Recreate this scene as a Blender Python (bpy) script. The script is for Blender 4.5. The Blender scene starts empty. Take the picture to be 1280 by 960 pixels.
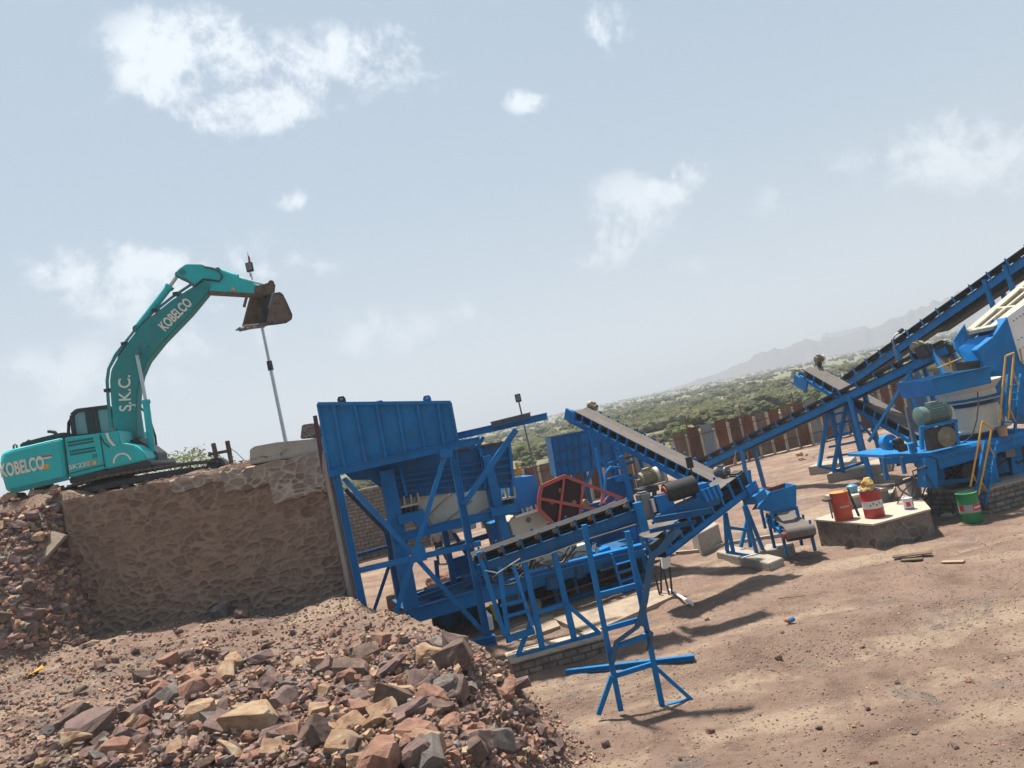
import bpy, bmesh, math, random
import numpy as np
from mathutils import Vector, Matrix, noise as mnoise

random.seed(7); np.random.seed(7)
SC = bpy.context.scene
COL = SC.collection
R = math.radians
TAU = 2 * math.pi

# ------------------------------------------------------------------ camera, sky, sun, exposure
FOC = 960.0; EYE = 5.8
ROLL = math.atan(.212); PITCH = math.atan(45.7 / 960)
_f = Vector((0, math.cos(PITCH), math.sin(PITCH)))
_x = Vector((1, 0, 0)); _u = Vector((0, -math.sin(PITCH), math.cos(PITCH)))
_r = _x * math.cos(ROLL) - _u * math.sin(ROLL)
_up = _x * math.sin(ROLL) + _u * math.cos(ROLL)
CAM = Vector((0, 0, EYE))
cd = bpy.data.cameras.new("camera"); cam = bpy.data.objects.new("camera", cd); COL.objects.link(cam)
cd.sensor_width = 36.0; cd.lens = FOC / 1280 * 36.0; cd.clip_start = .1; cd.clip_end = 30000
m = Matrix.Identity(4)
for i in range(3):
    m[i][0] = _r[i]; m[i][1] = _up[i]; m[i][2] = -_f[i]; m[i][3] = CAM[i]
cam.matrix_world = m
SC.camera = cam

SUN_EL = R(73); SUN_AZ = R(-25)          # azimuth of the sun measured from +Y towards +X
sun_dir = Vector((math.sin(SUN_AZ) * math.cos(SUN_EL), math.cos(SUN_AZ) * math.cos(SUN_EL), math.sin(SUN_EL)))
sl = bpy.data.lights.new("sun", 'SUN'); sl.energy = 5.0; sl.angle = R(3.0); sl.color = (1, .945, .86)
so = bpy.data.objects.new("sun", sl); COL.objects.link(so)
so.rotation_euler = (-sun_dir).to_track_quat('-Z', 'Y').to_euler(); so.location = (0, 0, 60)

SC.view_settings.view_transform = 'Standard'
try: SC.view_settings.look = 'None'
except Exception: pass
SC.view_settings.exposure = EXPO = 0.97
SC.view_settings.gamma = 1.0
SC.render.engine = 'CYCLES'
SC.cycles.max_bounces = 6; SC.cycles.diffuse_bounces = 3; SC.cycles.glossy_bounces = 3
SC.cycles.transmission_bounces = 4; SC.cycles.transparent_max_bounces = 8; SC.cycles.volume_bounces = 0
SC.cycles.use_denoising = True

def ray(px, py):
    """Direction of the ray through a pixel of the 1280 x 960 photograph."""
    return (_f + _r * ((px - 640) / FOC) + _up * ((480 - py) / FOC))

W = bpy.data.worlds.new("World"); SC.world = W; W.use_nodes = True
def build_world():
    nt = W.node_tree; N = nt.nodes; L = nt.links; N.clear()
    out = N.new('ShaderNodeOutputWorld'); bg = N.new('ShaderNodeBackground'); L.new(bg.outputs[0], out.inputs[0])
    sky = N.new('ShaderNodeTexSky'); sky.sky_type = 'NISHITA'; sky.sun_disc = False
    sky.sun_elevation = SUN_EL; sky.sun_rotation = SUN_AZ
    sky.air_density = 1.0; sky.dust_density = 4.0; sky.ozone_density = 2.0; sky.altitude = 100
    tc = N.new('ShaderNodeTexCoord')
    # a dusty veil that greys the blue of the clear sky
    veil = N.new('ShaderNodeMixRGB'); veil.inputs[0].default_value = .62; veil.inputs[2].default_value = (*VEIL, 1)
    L.new(sky.outputs[0], veil.inputs[1])
    def math_(op, a, b=None, clamp=False):
        n = N.new('ShaderNodeMath'); n.operation = op; n.use_clamp = clamp
        for i, v in enumerate((a, b)):
            if v is None: continue
            if isinstance(v, (int, float)): n.inputs[i].default_value = v
            else: L.new(v, n.inputs[i])
        return n.outputs[0]
    n1 = N.new('ShaderNodeTexNoise'); n1.inputs['Scale'].default_value = 11; n1.inputs['Detail'].default_value = 12; n1.inputs['Roughness'].default_value = .66
    n1.inputs['Distortion'].default_value = .3
    L.new(tc.outputs['Generated'], n1.inputs['Vector'])
    n2 = N.new('ShaderNodeTexNoise'); n2.inputs['Scale'].default_value = 30; n2.inputs['Detail'].default_value = 10; n2.inputs['Roughness'].default_value = .7; L.new(tc.outputs['Generated'], n2.inputs['Vector'])
    total = None
    for px, py, rx, ry, amt in CLOUDS:
        c = ray(px, py).normalized()
        rt = (ray(px + 10, py) - ray(px - 10, py)).normalized(); u2 = c.cross(rt).normalized()
        sub = N.new('ShaderNodeVectorMath'); sub.operation = 'SUBTRACT'; L.new(tc.outputs['Generated'], sub.inputs[0]); sub.inputs[1].default_value = c
        ds = []
        for ax, rr in ((rt, rx / FOC), (u2, ry / FOC)):
            dt = N.new('ShaderNodeVectorMath'); dt.operation = 'DOT_PRODUCT'; L.new(sub.outputs[0], dt.inputs[0]); dt.inputs[1].default_value = ax / rr
            ds.append(math_('MULTIPLY', dt.outputs['Value'], dt.outputs['Value']))
        dc = N.new('ShaderNodeVectorMath'); dc.operation = 'DOT_PRODUCT'; L.new(sub.outputs[0], dc.inputs[0]); dc.inputs[1].default_value = c * 6
        ds.append(math_('MULTIPLY', dc.outputs['Value'], dc.outputs['Value']))
        d2 = math_('ADD', math_('ADD', ds[0], ds[1]), ds[2])
        fo = math_('MULTIPLY', math_('SUBTRACT', 1.0, d2, True), amt)
        total = fo if total is None else math_('MAXIMUM', total, fo)
    e = math_('ADD', math_('ADD', math_('MULTIPLY', math_('SUBTRACT', n1.outputs['Fac'], .5), 1.25), math_('MULTIPLY', math_('SUBTRACT', n2.outputs['Fac'], .5), .45)), math_('MULTIPLY', total, .36))
    mr = N.new('ShaderNodeMapRange'); mr.interpolation_type = 'SMOOTHSTEP'
    L.new(e, mr.inputs['Value']); mr.inputs['From Min'].default_value = .11; mr.inputs['From Max'].default_value = .36
    dens = math_('MULTIPLY', mr.outputs[0], math_('MULTIPLY', total, 1.6, True), True)
    mix = N.new('ShaderNodeMixRGB'); L.new(math_('MULTIPLY', dens, .9), mix.inputs[0]); L.new(veil.outputs[0], mix.inputs[1])
    mix.inputs[2].default_value = (*CLOUDC, 1)
    L.new(mix.outputs[0], bg.inputs['Color']); bg.inputs['Strength'].default_value = .056
VEIL = (2.85, 4.35, 5.7); CLOUDC = (8.8, 9.4, 9.9)
CLOUDS = [(250, 80, 115, 75, 1.0), (300, 130, 110, 50, 1.0), (420, 80, 150, 55, .8), (520, 60, 80, 50, .6), (755, 35, 40, 45, .75),
          (660, 125, 42, 22, .8), (790, 270, 75, 75, .62), (860, 215, 55, 35, .6), (1240, 190, 120, 62, .95), (1190, 215, 80, 40, .8), (1100, 240, 110, 70, .42),
          (160, 350, 130, 55, .95), (250, 410, 120, 60, .6), (775, 300, 50, 40, .7), (830, 240, 45, 26, .75), (740, 325, 40, 22, .6), (365, 250, 32, 18, .6), (60, 520, 150, 60, .5), (150, 135, 60, 40, .4), (620, 385, 55, 25, .4), (905, 340, 75, 28, .6), (480, 420, 120, 50, .5), (620, 390, 80, 30, .55), (100, 480, 140, 60, .55), (1010, 250, 90, 40, .5), (330, 330, 120, 50, .5), (560, 95, 50, 35, .55)]
build_world()

# ------------------------------------------------------------------ helpers: placing
class PL:
    """A vertical plane through (x, y) whose horizontal run makes an angle with +X."""
    def __init__(s, x, y, ang):
        s.p = Vector((x, y, 0)); s.t = Vector((math.cos(R(ang)), math.sin(R(ang)), 0)); s.n = Vector((-s.t.y, s.t.x, 0))
def on(px, py, pl, off=0.0):
    d = ray(px, py); p = pl.p + pl.n * off
    return CAM + d * ((p - CAM).dot(pl.n) / d.dot(pl.n))
def atY(px, py, y): d = ray(px, py); return CAM + d * (y / d.y)
def atZ(px, py, z=0.0): d = ray(px, py); return CAM + d * ((z - EYE) / d.z)
Z = Vector((0, 0, 1))

# ------------------------------------------------------------------ helpers: meshes
class MB:
    def __init__(s): s.v = []; s.f = []
    def add(s, vs, fs):
        b = len(s.v); s.v += [Vector(v) for v in vs]; s.f += [tuple(i + b for i in f) for f in fs]; return s
    def obox(s, c, ax, ay, az):
        c = Vector(c); q = [c + ax * i + ay * j + az * k for i in (-.5, .5) for j in (-.5, .5) for k in (-.5, .5)]
        return s.add(q, [(0, 1, 3, 2), (4, 6, 7, 5), (0, 4, 5, 1), (2, 3, 7, 6), (0, 2, 6, 4), (1, 5, 7, 3)])
    def box(s, c, sz, rz=0):
        a = R(rz); return s.obox(c, Vector((math.cos(a), math.sin(a), 0)) * sz[0], Vector((-math.sin(a), math.cos(a), 0)) * sz[1], Z * sz[2])
    def beam(s, p0, p1, w, d, n=None):
        p0 = Vector(p0); p1 = Vector(p1); t = (p1 - p0)
        if t.length < 1e-5: return s
        tn = t.normalized(); n = Vector((0, 1, 0)) if n is None else Vector(n)
        n = n - tn * n.dot(tn)
        if n.length < 1e-3: n = tn.orthogonal()
        n.normalize(); o = tn.cross(n)
        return s.obox((p0 + p1) / 2, t, o * w, n * d)
    def chan(s, p0, p1, h, d, n, tk=.018):
        """an I section: web plus two flanges, h deep, d wide (d along n)"""
        p0 = Vector(p0); p1 = Vector(p1); tn = (p1 - p0).normalized(); n = Vector(n); n = (n - tn * n.dot(tn)).normalized(); o = tn.cross(n)
        s.beam(p0, p1, h - 2 * tk, tk, n)
        for g in (-1, 1): s.beam(p0 + o * g * (h - tk) / 2, p1 + o * g * (h - tk) / 2, tk, d, n)
        return s
    def tube(s, p0, p1, r0, r1=None, k=14, caps=True):
        p0 = Vector(p0); p1 = Vector(p1); r1 = r0 if r1 is None else r1
        t = (p1 - p0).normalized(); a = t.orthogonal().normalized(); b = t.cross(a)
        vs = []
        for p, r in ((p0, r0), (p1, r1)):
            vs += [p + (a * math.cos(TAU * i / k) + b * math.sin(TAU * i / k)) * r for i in range(k)]
        fs = [(i, (i + 1) % k, k + (i + 1) % k, k + i) for i in range(k)]
        if caps: fs += [tuple(range(k - 1, -1, -1)), tuple(range(k, 2 * k))]
        return s.add(vs, fs)
    def pipe(s, pts, r, k=8):
        pts = [Vector(p) for p in pts]; vs = []; fs = []
        a = None
        for i, p in enumerate(pts):
            t = (pts[min(i + 1, len(pts) - 1)] - pts[max(i - 1, 0)]).normalized()
            a = t.orthogonal().normalized() if a is None else (a - t * a.dot(t)).normalized()
            b = t.cross(a); rr = r[i] if isinstance(r, (list, tuple)) else r
            vs += [p + (a * math.cos(TAU * j / k) + b * math.sin(TAU * j / k)) * rr for j in range(k)]
        for i in range(len(pts) - 1):
            for j in range(k): fs.append((i * k + j, i * k + (j + 1) % k, (i + 1) * k + (j + 1) % k, (i + 1) * k + j))
        fs += [tuple(range(k - 1, -1, -1)), tuple(range((len(pts) - 1) * k, len(pts) * k))]
        return s.add(vs, fs)
    def prism(s, poly, vec):
        poly = [Vector(p) for p in poly]; n = len(poly); vec = Vector(vec)
        vs = poly + [p + vec for p in poly]
        return s.add(vs, [tuple(range(n)), tuple(range(2 * n - 1, n - 1, -1))] + [(i, n + i, n + (i + 1) % n, (i + 1) % n) for i in range(n)])
    def loft(s, rings, caps=True):
        n = len(rings[0]); vs = [Vector(p) for r_ in rings for p in r_]; fs = []
        for i in range(len(rings) - 1):
            for j in range(n): fs.append((i * n + j, i * n + (j + 1) % n, (i + 1) * n + (j + 1) % n, (i + 1) * n + j))
        if caps: fs += [tuple(range(n - 1, -1, -1)), tuple(range((len(rings) - 1) * n, len(rings) * n))]
        return s.add(vs, fs)
    def lathe(s, c, prof, k=24, axis=Z, caps=True):
        c = Vector(c); axis = Vector(axis).normalized(); a = axis.orthogonal().normalized(); b = axis.cross(a)
        return s.loft([[c + axis * h + (a * math.cos(TAU * i / k) + b * math.sin(TAU * i / k)) * r for i in range(k)] for r, h in prof], caps)
    def plate(s, poly, tk, n):
        """a flat sheet, tk thick along n"""
        return s.prism([Vector(p) - Vector(n) * tk / 2 for p in poly], Vector(n) * tk)

ORG = {}
def mesh_of(mb, name, mat, org, smooth=False, bevel=0, ang=38):
    me = bpy.data.meshes.new(name)
    me.from_pydata([tuple(v - org) for v in mb.v], [], mb.f); me.update()
    if getattr(mb, 'attr', None):
        for nm, vals in zip(('joint', 'tone'), mb.attr): me.attributes.new(nm, 'FLOAT', 'POINT').data.foreach_set('value', vals)
    bm = bmesh.new(); bm.from_mesh(me); bmesh.ops.recalc_face_normals(bm, faces=bm.faces)
    if bevel: bmesh.ops.bevel(bm, geom=list(bm.edges), offset=bevel, segments=2, affect='EDGES', clamp_overlap=True)
    bm.to_mesh(me); bm.free()
    for mm in (mat if isinstance(mat, (list, tuple)) else [mat]): me.materials.append(mm)
    if smooth:
        me.shade_smooth(); me.set_sharp_from_angle(angle=R(ang))
    return me
def part(name, mb, mat, parent, smooth=False, label=None, bevel=0, ang=38):
    o = bpy.data.objects.new(name, mesh_of(mb, name, mat, ORG[parent], smooth, bevel, ang)); COL.objects.link(o)
    o.parent = parent; ORG[o] = ORG[parent]
    if label: o['label'] = label
    return o
def tag(o, label=None, cat=None, group=None, kind=None):
    if label: o['label'] = label
    if cat: o['category'] = cat
    if group: o['group'] = group
    if kind: o['kind'] = kind
    return o
def thing(name, label, cat, loc, group=None):
    o = bpy.data.objects.new(name, None); o.empty_display_size = .3; COL.objects.link(o)
    o.location = loc; ORG[o] = Vector(loc); return tag(o, label, cat, group)
def solo(name, mb, mat, org, label=None, cat=None, group=None, kind=None, smooth=False, bevel=0):
    """a thing (or piece of the setting) that is one mesh"""
    org = Vector(org); o = bpy.data.objects.new(name, mesh_of(mb, name, mat, org, smooth, bevel)); COL.objects.link(o)
    o.location = org; ORG[o] = org; return tag(o, label, cat, group, kind)
def copy_tree(o, parent=None):
    c = o.copy(); COL.objects.link(c); ORG[c] = ORG[o]
    if parent: c.parent = parent
    for ch in o.children: copy_tree(ch, c)
    return c
def lettering(name, text, mat, parent, org, right, up, height, ext=.008, bold=.0, sx=1.0):
    cu = bpy.data.curves.new(name, 'FONT'); cu.body = text; cu.size = 1; cu.extrude = .01; cu.offset = bold; cu.align_x = 'LEFT'
    t = bpy.data.objects.new(name + "_tmp", cu); COL.objects.link(t)
    bpy.context.view_layer.update()
    me = bpy.data.meshes.new_from_object(t.evaluated_get(bpy.context.evaluated_depsgraph_get()))
    bpy.data.objects.remove(t, do_unlink=True); bpy.data.curves.remove(cu)
    right = Vector(right).normalized(); up = Vector(up); up = (up - right * up.dot(right)).normalized(); n = right.cross(up)
    k = height / .7
    for v in me.vertices: v.co = Vector(org) + right * v.co.x * k * sx + up * v.co.y * k + n * (v.co.z * ext / .01) - ORG[parent]
    me.name = name; me.materials.clear(); me.materials.append(mat); me.update()
    o = bpy.data.objects.new(name, me); COL.objects.link(o); o.parent = parent; ORG[o] = ORG[parent]
    return o

# ------------------------------------------------------------------ helpers: materials
MATS = {}
def pmat(name, col, rough=.6, var=.18, scale=2.5, dirt=None, damt=.0, dscale=1.2, metal=0.0, bump=0.0, bscale=30, spec=.5, stretch=None, streak=0.0):
    if name in MATS: return MATS[name]
    ma = bpy.data.materials.new(name); ma.use_nodes = True; nt = ma.node_tree; N = nt.nodes; L = nt.links
    b = N['Principled BSDF']; b.inputs['Roughness'].default_value = rough; b.inputs['Metallic'].default_value = metal
    b.inputs['Specular IOR Level'].default_value = spec
    tc = N.new('ShaderNodeTexCoord'); vec = tc.outputs['Object']
    if stretch:
        mp = N.new('ShaderNodeMapping'); mp.inputs['Scale'].default_value = stretch; L.new(vec, mp.inputs['Vector']); vec = mp.outputs[0]
    n1 = N.new('ShaderNodeTexNoise'); n1.inputs['Scale'].default_value = scale; n1.inputs['Detail'].default_value = 8; n1.inputs['Roughness'].default_value = .65; L.new(vec, n1.inputs['Vector'])
    cr = N.new('ShaderNodeValToRGB'); L.new(n1.outputs['Fac'], cr.inputs[0])
    cr.color_ramp.elements[0].position = .3; cr.color_ramp.elements[1].position = .7
    cr.color_ramp.elements[0].color = (*[c * (1 - var) for c in col], 1); cr.color_ramp.elements[1].color = (*[min(1, c * (1 + var)) for c in col], 1)
    c_out = cr.outputs[0]
    if dirt:
        n2 = N.new('ShaderNodeTexNoise'); n2.inputs['Scale'].default_value = dscale; n2.inputs['Detail'].default_value = 10; n2.inputs['Roughness'].default_value = .72; L.new(vec, n2.inputs['Vector'])
        mr = N.new('ShaderNodeMapRange'); L.new(n2.outputs['Fac'], mr.inputs['Value']); mr.inputs['From Min'].default_value = .62 - damt * .4; mr.inputs['From Max'].default_value = .80 - damt * .3
        mx = N.new('ShaderNodeMixRGB'); L.new(mr.outputs[0], mx.inputs[0]); L.new(c_out, mx.inputs[1]); mx.inputs[2].default_value = (*dirt, 1)
        c_out = mx.outputs[0]
    if streak:      # run-down stains and faded patches in the paint
        mp2 = N.new('ShaderNodeMapping'); mp2.inputs['Scale'].default_value = (7, 7, .8); L.new(tc.outputs['Object'], mp2.inputs['Vector'])
        n5 = N.new('ShaderNodeTexNoise'); n5.inputs['Scale'].default_value = 1.0; n5.inputs['Detail'].default_value = 9; n5.inputs['Roughness'].default_value = .7; L.new(mp2.outputs[0], n5.inputs['Vector'])
        m5 = N.new('ShaderNodeMapRange'); L.new(n5.outputs['Fac'], m5.inputs[0]); m5.inputs['From Min'].default_value = .50; m5.inputs['From Max'].default_value = .78; m5.inputs['To Max'].default_value = streak
        x5 = N.new('ShaderNodeMixRGB'); L.new(m5.outputs[0], x5.inputs[0]); L.new(c_out, x5.inputs[1]); x5.inputs[2].default_value = (.11, .095, .08, 1); c_out = x5.outputs[0]
        r5 = N.new('ShaderNodeMapRange'); L.new(n5.outputs['Fac'], r5.inputs[0]); r5.inputs['To Min'].default_value = rough - .12; r5.inputs['To Max'].default_value = rough + .3; L.new(r5.outputs[0], b.inputs['Roughness'])
    L.new(c_out, b.inputs['Base Color'])
    if bump:
        n3 = N.new('ShaderNodeTexNoise'); n3.inputs['Scale'].default_value = bscale; n3.inputs['Detail'].default_value = 6; L.new(vec, n3.inputs['Vector'])
        bp = N.new('ShaderNodeBump'); bp.inputs['Strength'].default_value = bump; bp.inputs['Distance'].default_value = .05
        L.new(n3.outputs['Fac'], bp.inputs['Height']); L.new(bp.outputs[0], b.inputs['Normal'])
    MATS[name] = ma; return ma
DUST = (.22, .17, .13)
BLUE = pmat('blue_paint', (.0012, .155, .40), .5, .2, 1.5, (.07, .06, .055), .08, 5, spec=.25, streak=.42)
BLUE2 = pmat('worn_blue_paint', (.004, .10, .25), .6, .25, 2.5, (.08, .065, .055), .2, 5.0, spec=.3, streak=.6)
BLUE3 = pmat('bright_blue_paint', (.003, .19, .52), .42, .1, 1.5, DUST, .04, 2.2, spec=.35)
TEAL = pmat('teal_paint', (.004, .41, .405), .4, .1, 1.2, (.16, .13, .10), .06, 1.6, streak=.3)
TEALD = pmat('dusty_teal_paint', (.005, .225, .22), .55, .25, 1.6, (.07, .075, .065), .3, 1.6, streak=.5)
CREAM = pmat('cream_paint', (.50, .46, .37), .55, .1, 2, (.25, .18, .11), .14, 2.5)
WHITE = pmat('white_paint', (.75, .74, .70), .5, .06, 2)
BLACK = pmat('black_steel', (.022, .021, .022), .55, .3, 3, (.09, .07, .055), .2, 2.5)
RUBBER = pmat('conveyor_rubber', (.022, .021, .021), .8, .25, 4, (.075, .062, .052), .18, 3)
BELT = pmat('dusty_belt', (.135, .115, .10), .9, .15, 3, (.07, .06, .055), .2, 1.5)
GREYS = pmat('grey_steel', (.16, .165, .17), .5, .2, 4, (.12, .09, .07), .2, 3, metal=.4)
STEEL = pmat('bare_steel', (.50, .50, .49), .32, .12, 5, metal=.8)
RUST = pmat('rusty_iron', (.15, .055, .025), .85, .4, 4, (.05, .025, .015), .3, 5)
RED = pmat('red_guard_paint', (.42, .075, .055), .5, .15, 2, (.16, .08, .06), .18, 4)
YEL = pmat('yellow_paint', (.55, .30, .035), .5, .14, 3, (.25, .15, .06), .1, 4)
MOTG = pmat('green_motor_paint', (.10, .17, .155), .5, .15, 4, DUST, .2, 4)
MOTB = pmat('dusty_motor', (.21, .18, .12), .7, .22, 6, (.07, .06, .05), .2, 4)
CONC = pmat('concrete', (.33, .29, .24), .9, .16, 3, (.17, .14, .11), .2, 1.5, bump=.4, bscale=25)
PALEC = pmat('pale_screed', (.42, .35, .27), .9, .14, 3, (.28, .22, .17), .16, 2, bump=.3, bscale=20)
TANPAD = pmat('tan_screed', (.32, .25, .18), .95, .2, 3, (.20, .15, .11), .3, 1.2, bump=.4, bscale=18)
WOOD = pmat('weathered_wood', (.115, .075, .05), .9, .3, 5, stretch=(1, 1, .3))
MUDSTEEL = pmat('muddy_steel', (.13, .09, .065), .85, .3, 5, (.05, .035, .028), .3, 6, bump=.5, bscale=22)
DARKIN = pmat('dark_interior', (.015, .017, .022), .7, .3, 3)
GLASS = pmat('cab_glass', (.20, .30, .30), .08, .1, 2)

# ------------------------------------------------------------------ the ground
def sstep(t): t = min(1, max(0, t)); return t * t * (3 - 2 * t)
def lerp_tab(tab, v):
    if v <= tab[0][0]: return tab[0][1]
    for (a, b), (c, d) in zip(tab, tab[1:]):
        if v <= c: return b + (d - b) * (v - a) / (c - a)
    return tab[-1][1]
EDGE = [(4, 1.0), (8, .5), (10, .2), (12, -.15), (13.5, -.1), (14.4, -.05), (15.5, -.75), (16.6, -1.5), (18.1, -2.6), (19.3, -3.5), (20.9, -4.6), (22, -5.2), (24, -5.9)]
WALL_Y = 22.0
WALL_X0 = atY(80, 622, WALL_Y).x; WALL_X1 = atY(405, 560, WALL_Y).x
PLAT = 6.2
def terrain(x, y, fine=True):
    # the flat yard, dipping a little in front
    h = -.34 * sstep((17.2 - y) / 1.6)
    # rubble mound on the left
    t = (lerp_tab(EDGE, y) - x) / lerp_tab([(8, 2.6), (13, 2.0), (18, 1.1), (22, .9)], y)
    crest = lerp_tab([(5, 2.3), (9, 2.15), (12, 2.05), (15, 2.0), (19, 1.95), (22, 1.9)], y)
    crest += .45 * sstep((-6 - x) / 6) + .15 * math.exp(-((x + 6.2) / 1.6) ** 2 - ((y - 20.8) / 1.2) ** 2)
    behind = sstep((23.2 - y) / 1.2)
    k = sstep(t) * behind
    h = h * (1 - k) + crest * k
    # platform behind the stone wall and the slope left of it
    right = WALL_X1 * (y / WALL_Y)
    if y > WALL_Y + .25 and x < right - .25:
        h = PLAT * sstep((44 - y) / 6) if y > 38 else PLAT
        if x < WALL_X0 + 1.2: h += .38 * sstep((WALL_X0 + .9 - x) / 1.2) * sstep((27 - y) / 3)
    elif x < WALL_X0 + 1.6 and y < WALL_Y + 1:
        s = sstep((y - 17.9 - .9 * max(0, x - WALL_X0 + .6)) / 4.4) * sstep((WALL_X0 + .55 - x) / 1.1)
        h = h + (PLAT + .05 - h) * s
    # spoil heap under the feed bin, seen between the legs
    h += 1.15 * math.exp(-((x + 2.6) / 1.5) ** 2 - ((y - 27.5) / 1.6) ** 2)
    if y < 70 and x > -40 and x < 60:
        a = .17 if k > .5 or h > 3 else .07
        h += a * (mnoise.noise(Vector((x * .55, y * .55, 1.3)))) + a * .55 * mnoise.noise(Vector((x * 1.9, y * 1.9, 4.1)))
        if x > -3: h += .05 * mnoise.noise(Vector((x * .22 + y * .06, y * 1.5 - x * .25, 6.6))) * sstep((x + 2) / 2)
        if fine: h += a * .32 * mnoise.noise(Vector((x * 5.1, y * 5.1, 7.7)))
    elif y > 70:
        h += 1.6 * mnoise.noise(Vector((x * .012, y * .012, 2.2))) * sstep((y - 75) / 80)
    return h
def spaced(lo, hi, step, far, grow=1.18):
    v = list(np.arange(lo, hi + 1e-6, step)); a = [v[0]]; s = step
    while a[-1] > -far: s *= grow; a.append(a[-1] - s)
    b = [v[-1]]; s = step
    while b[-1] < far: s *= grow; b.append(b[-1] + s)
    return a[:0:-1] + v + b[1:]
xs = spaced(-16.5, 17, .13, 7000, 1.16)
ys = spaced(7.0, 27, .13, 7000, 1.13)
ys = [v for v in ys if v > -60]
vs = [(x, y, terrain(x, y)) for y in ys for x in xs]
nx = len(xs)
fs = [(j * nx + i, j * nx + i + 1, (j + 1) * nx + i + 1, (j + 1) * nx + i) for j in range(len(ys) - 1) for i in range(nx - 1)]
def ground_mat():
    ma = bpy.data.materials.new('ground_soil'); ma.use_nodes = True; nt = ma.node_tree; N = nt.nodes; L = nt.links
    b = N['Principled BSDF']; b.inputs['Roughness'].default_value = .95; b.inputs['Specular IOR Level'].default_value = .2
    tc = N.new('ShaderNodeTexCoord'); V = tc.outputs['Object']
    def noise(sc, det=8, ro=.65, stretch=None, dist=0):
        n = N.new('ShaderNodeTexNoise'); n.inputs['Scale'].default_value = sc; n.inputs['Detail'].default_value = det; n.inputs['Roughness'].default_value = ro; n.inputs['Distortion'].default_value = dist
        if stretch:
            mp = N.new('ShaderNodeMapping'); mp.inputs['Scale'].default_value = stretch; mp.inputs['Rotation'].default_value = (0, 0, R(-12)); L.new(V, mp.inputs[0]); L.new(mp.outputs[0], n.inputs['Vector'])
        else: L.new(V, n.inputs['Vector'])
        return n.outputs['Fac']
    def ramp(fac, stops):
        c = N.new('ShaderNodeValToRGB'); L.new(fac, c.inputs[0]); e = c.color_ramp.elements
        e[0].position, e[0].color = stops[0][0], (*stops[0][1], 1); e[1].position, e[1].color = stops[-1][0], (*stops[-1][1], 1)
        for p, col in stops[1:-1]: q = e.new(p); q.color = (*col, 1)
        return c.outputs[0]
    def rng(fac, a, b_):
        m_ = N.new('ShaderNodeMapRange'); m_.interpolation_type = 'SMOOTHSTEP'; L.new(fac, m_.inputs[0]); m_.inputs['From Min'].default_value = a; m_.inputs['From Max'].default_value = b_; return m_.outputs[0]
    def mix(f, a, b_, mode='MIX'):
        m_ = N.new('ShaderNodeMixRGB'); m_.blend_type = mode
        if isinstance(f, (int, float)): m_.inputs[0].default_value = f
        else: L.new(f, m_.inputs[0])
        for i, v in ((1, a), (2, b_)):
            if isinstance(v, tuple): m_.inputs[i].default_value = (*v, 1)
            else: L.new(v, m_.inputs[i])
        return m_.outputs[0]
    base = ramp(noise(.9, 10, .7), [(.30, (.155, .10, .075)), (.5, (.26, .175, .132)), (.70, (.32, .22, .168))])
    sand = rng(noise(.33, 6, .6, (.55, 1.6, 1), .4), .50, .63)
    c = mix(sand, base, ramp(noise(3, 8), [(.3, (.30, .215, .15)), (.7, (.42, .315, .23))]))
    # pale dusty wheel track across the yard
    tp, tq = atZ(1010, 868, 0), atZ(1290, 800, 0); tn = Vector((-(tq - tp).y, (tq - tp).x, 0)).normalized()
    dt = N.new('ShaderNodeVectorMath'); dt.operation = 'DOT_PRODUCT'; L.new(V, dt.inputs[0]); dt.inputs[1].default_value = tn
    def mth(op, a_, b_=None):
        n_ = N.new('ShaderNodeMath'); n_.operation = op
        for i_, v_ in enumerate((a_, b_)):
            if v_ is None: continue
            if isinstance(v_, (int, float)): n_.inputs[i_].default_value = v_
            else: L.new(v_, n_.inputs[i_])
        return n_.outputs[0]
    wob = mth('MULTIPLY', mth('SUBTRACT', noise(.5, 4), .5), 2.2)
    d0 = mth('ADD', mth('SUBTRACT', dt.outputs['Value'], tp.dot(tn)), wob)
    for off in (0, 1.9):
        tr_ = mth('MULTIPLY', rng(mth('ABSOLUTE', mth('SUBTRACT', d0, off)), .45, .12), rng(noise(1.1, 6), .40, .58))
        c = mix(mth('MULTIPLY', tr_, .8), c, (.42, .31, .22))
    # grey gravel spread
    gr = rng(noise(.45, 7, .7, None, .3), .55, .66)
    c = mix(gr, c, ramp(noise(6, 8), [(.3, (.13, .105, .09)), (.7, (.24, .195, .165))]))
    # small stones: cells of differing tone
    vo = N.new('ShaderNodeTexVoronoi'); vo.inputs['Scale'].default_value = 13; vo.inputs['Randomness'].default_value = 1; L.new(V, vo.inputs['Vector'])
    sep = N.new('ShaderNodeSeparateColor'); L.new(vo.outputs['Color'], sep.inputs[0])
    st = rng(sep.outputs[0], .76, .84)
    core = rng(vo.outputs['Distance'], .42, .26)
    mm = N.new('ShaderNodeMath'); mm.operation = 'MULTIPLY'; L.new(st, mm.inputs[0]); L.new(core, mm.inputs[1])
    c = mix(mm.outputs[0], c, ramp(sep.outputs[1], [(.0, (.17, .12, .10)), (.5, (.28, .195, .155)), (1, (.42, .32, .25))]))
    # speckle
    c = mix(.4, c, ramp(noise(26, 6, .8), [(.3, (.32, .30, .29)), (.5, (.5, .5, .5)), (.7, (.72, .70, .66))]), 'OVERLAY')
    # the plain beyond the fence: pale sand with dry scrub cover
    xyz = N.new('ShaderNodeSeparateXYZ'); L.new(V, xyz.inputs[0])
    far = rng(xyz.outputs[1], 56, 75)
    plain = mix(rng(noise(.035, 8, .7), .42, .58), (.20, .175, .115), (.145, .15, .08))
    c = mix(far, c, plain)
    L.new(c, b.inputs['Base Color'])
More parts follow.
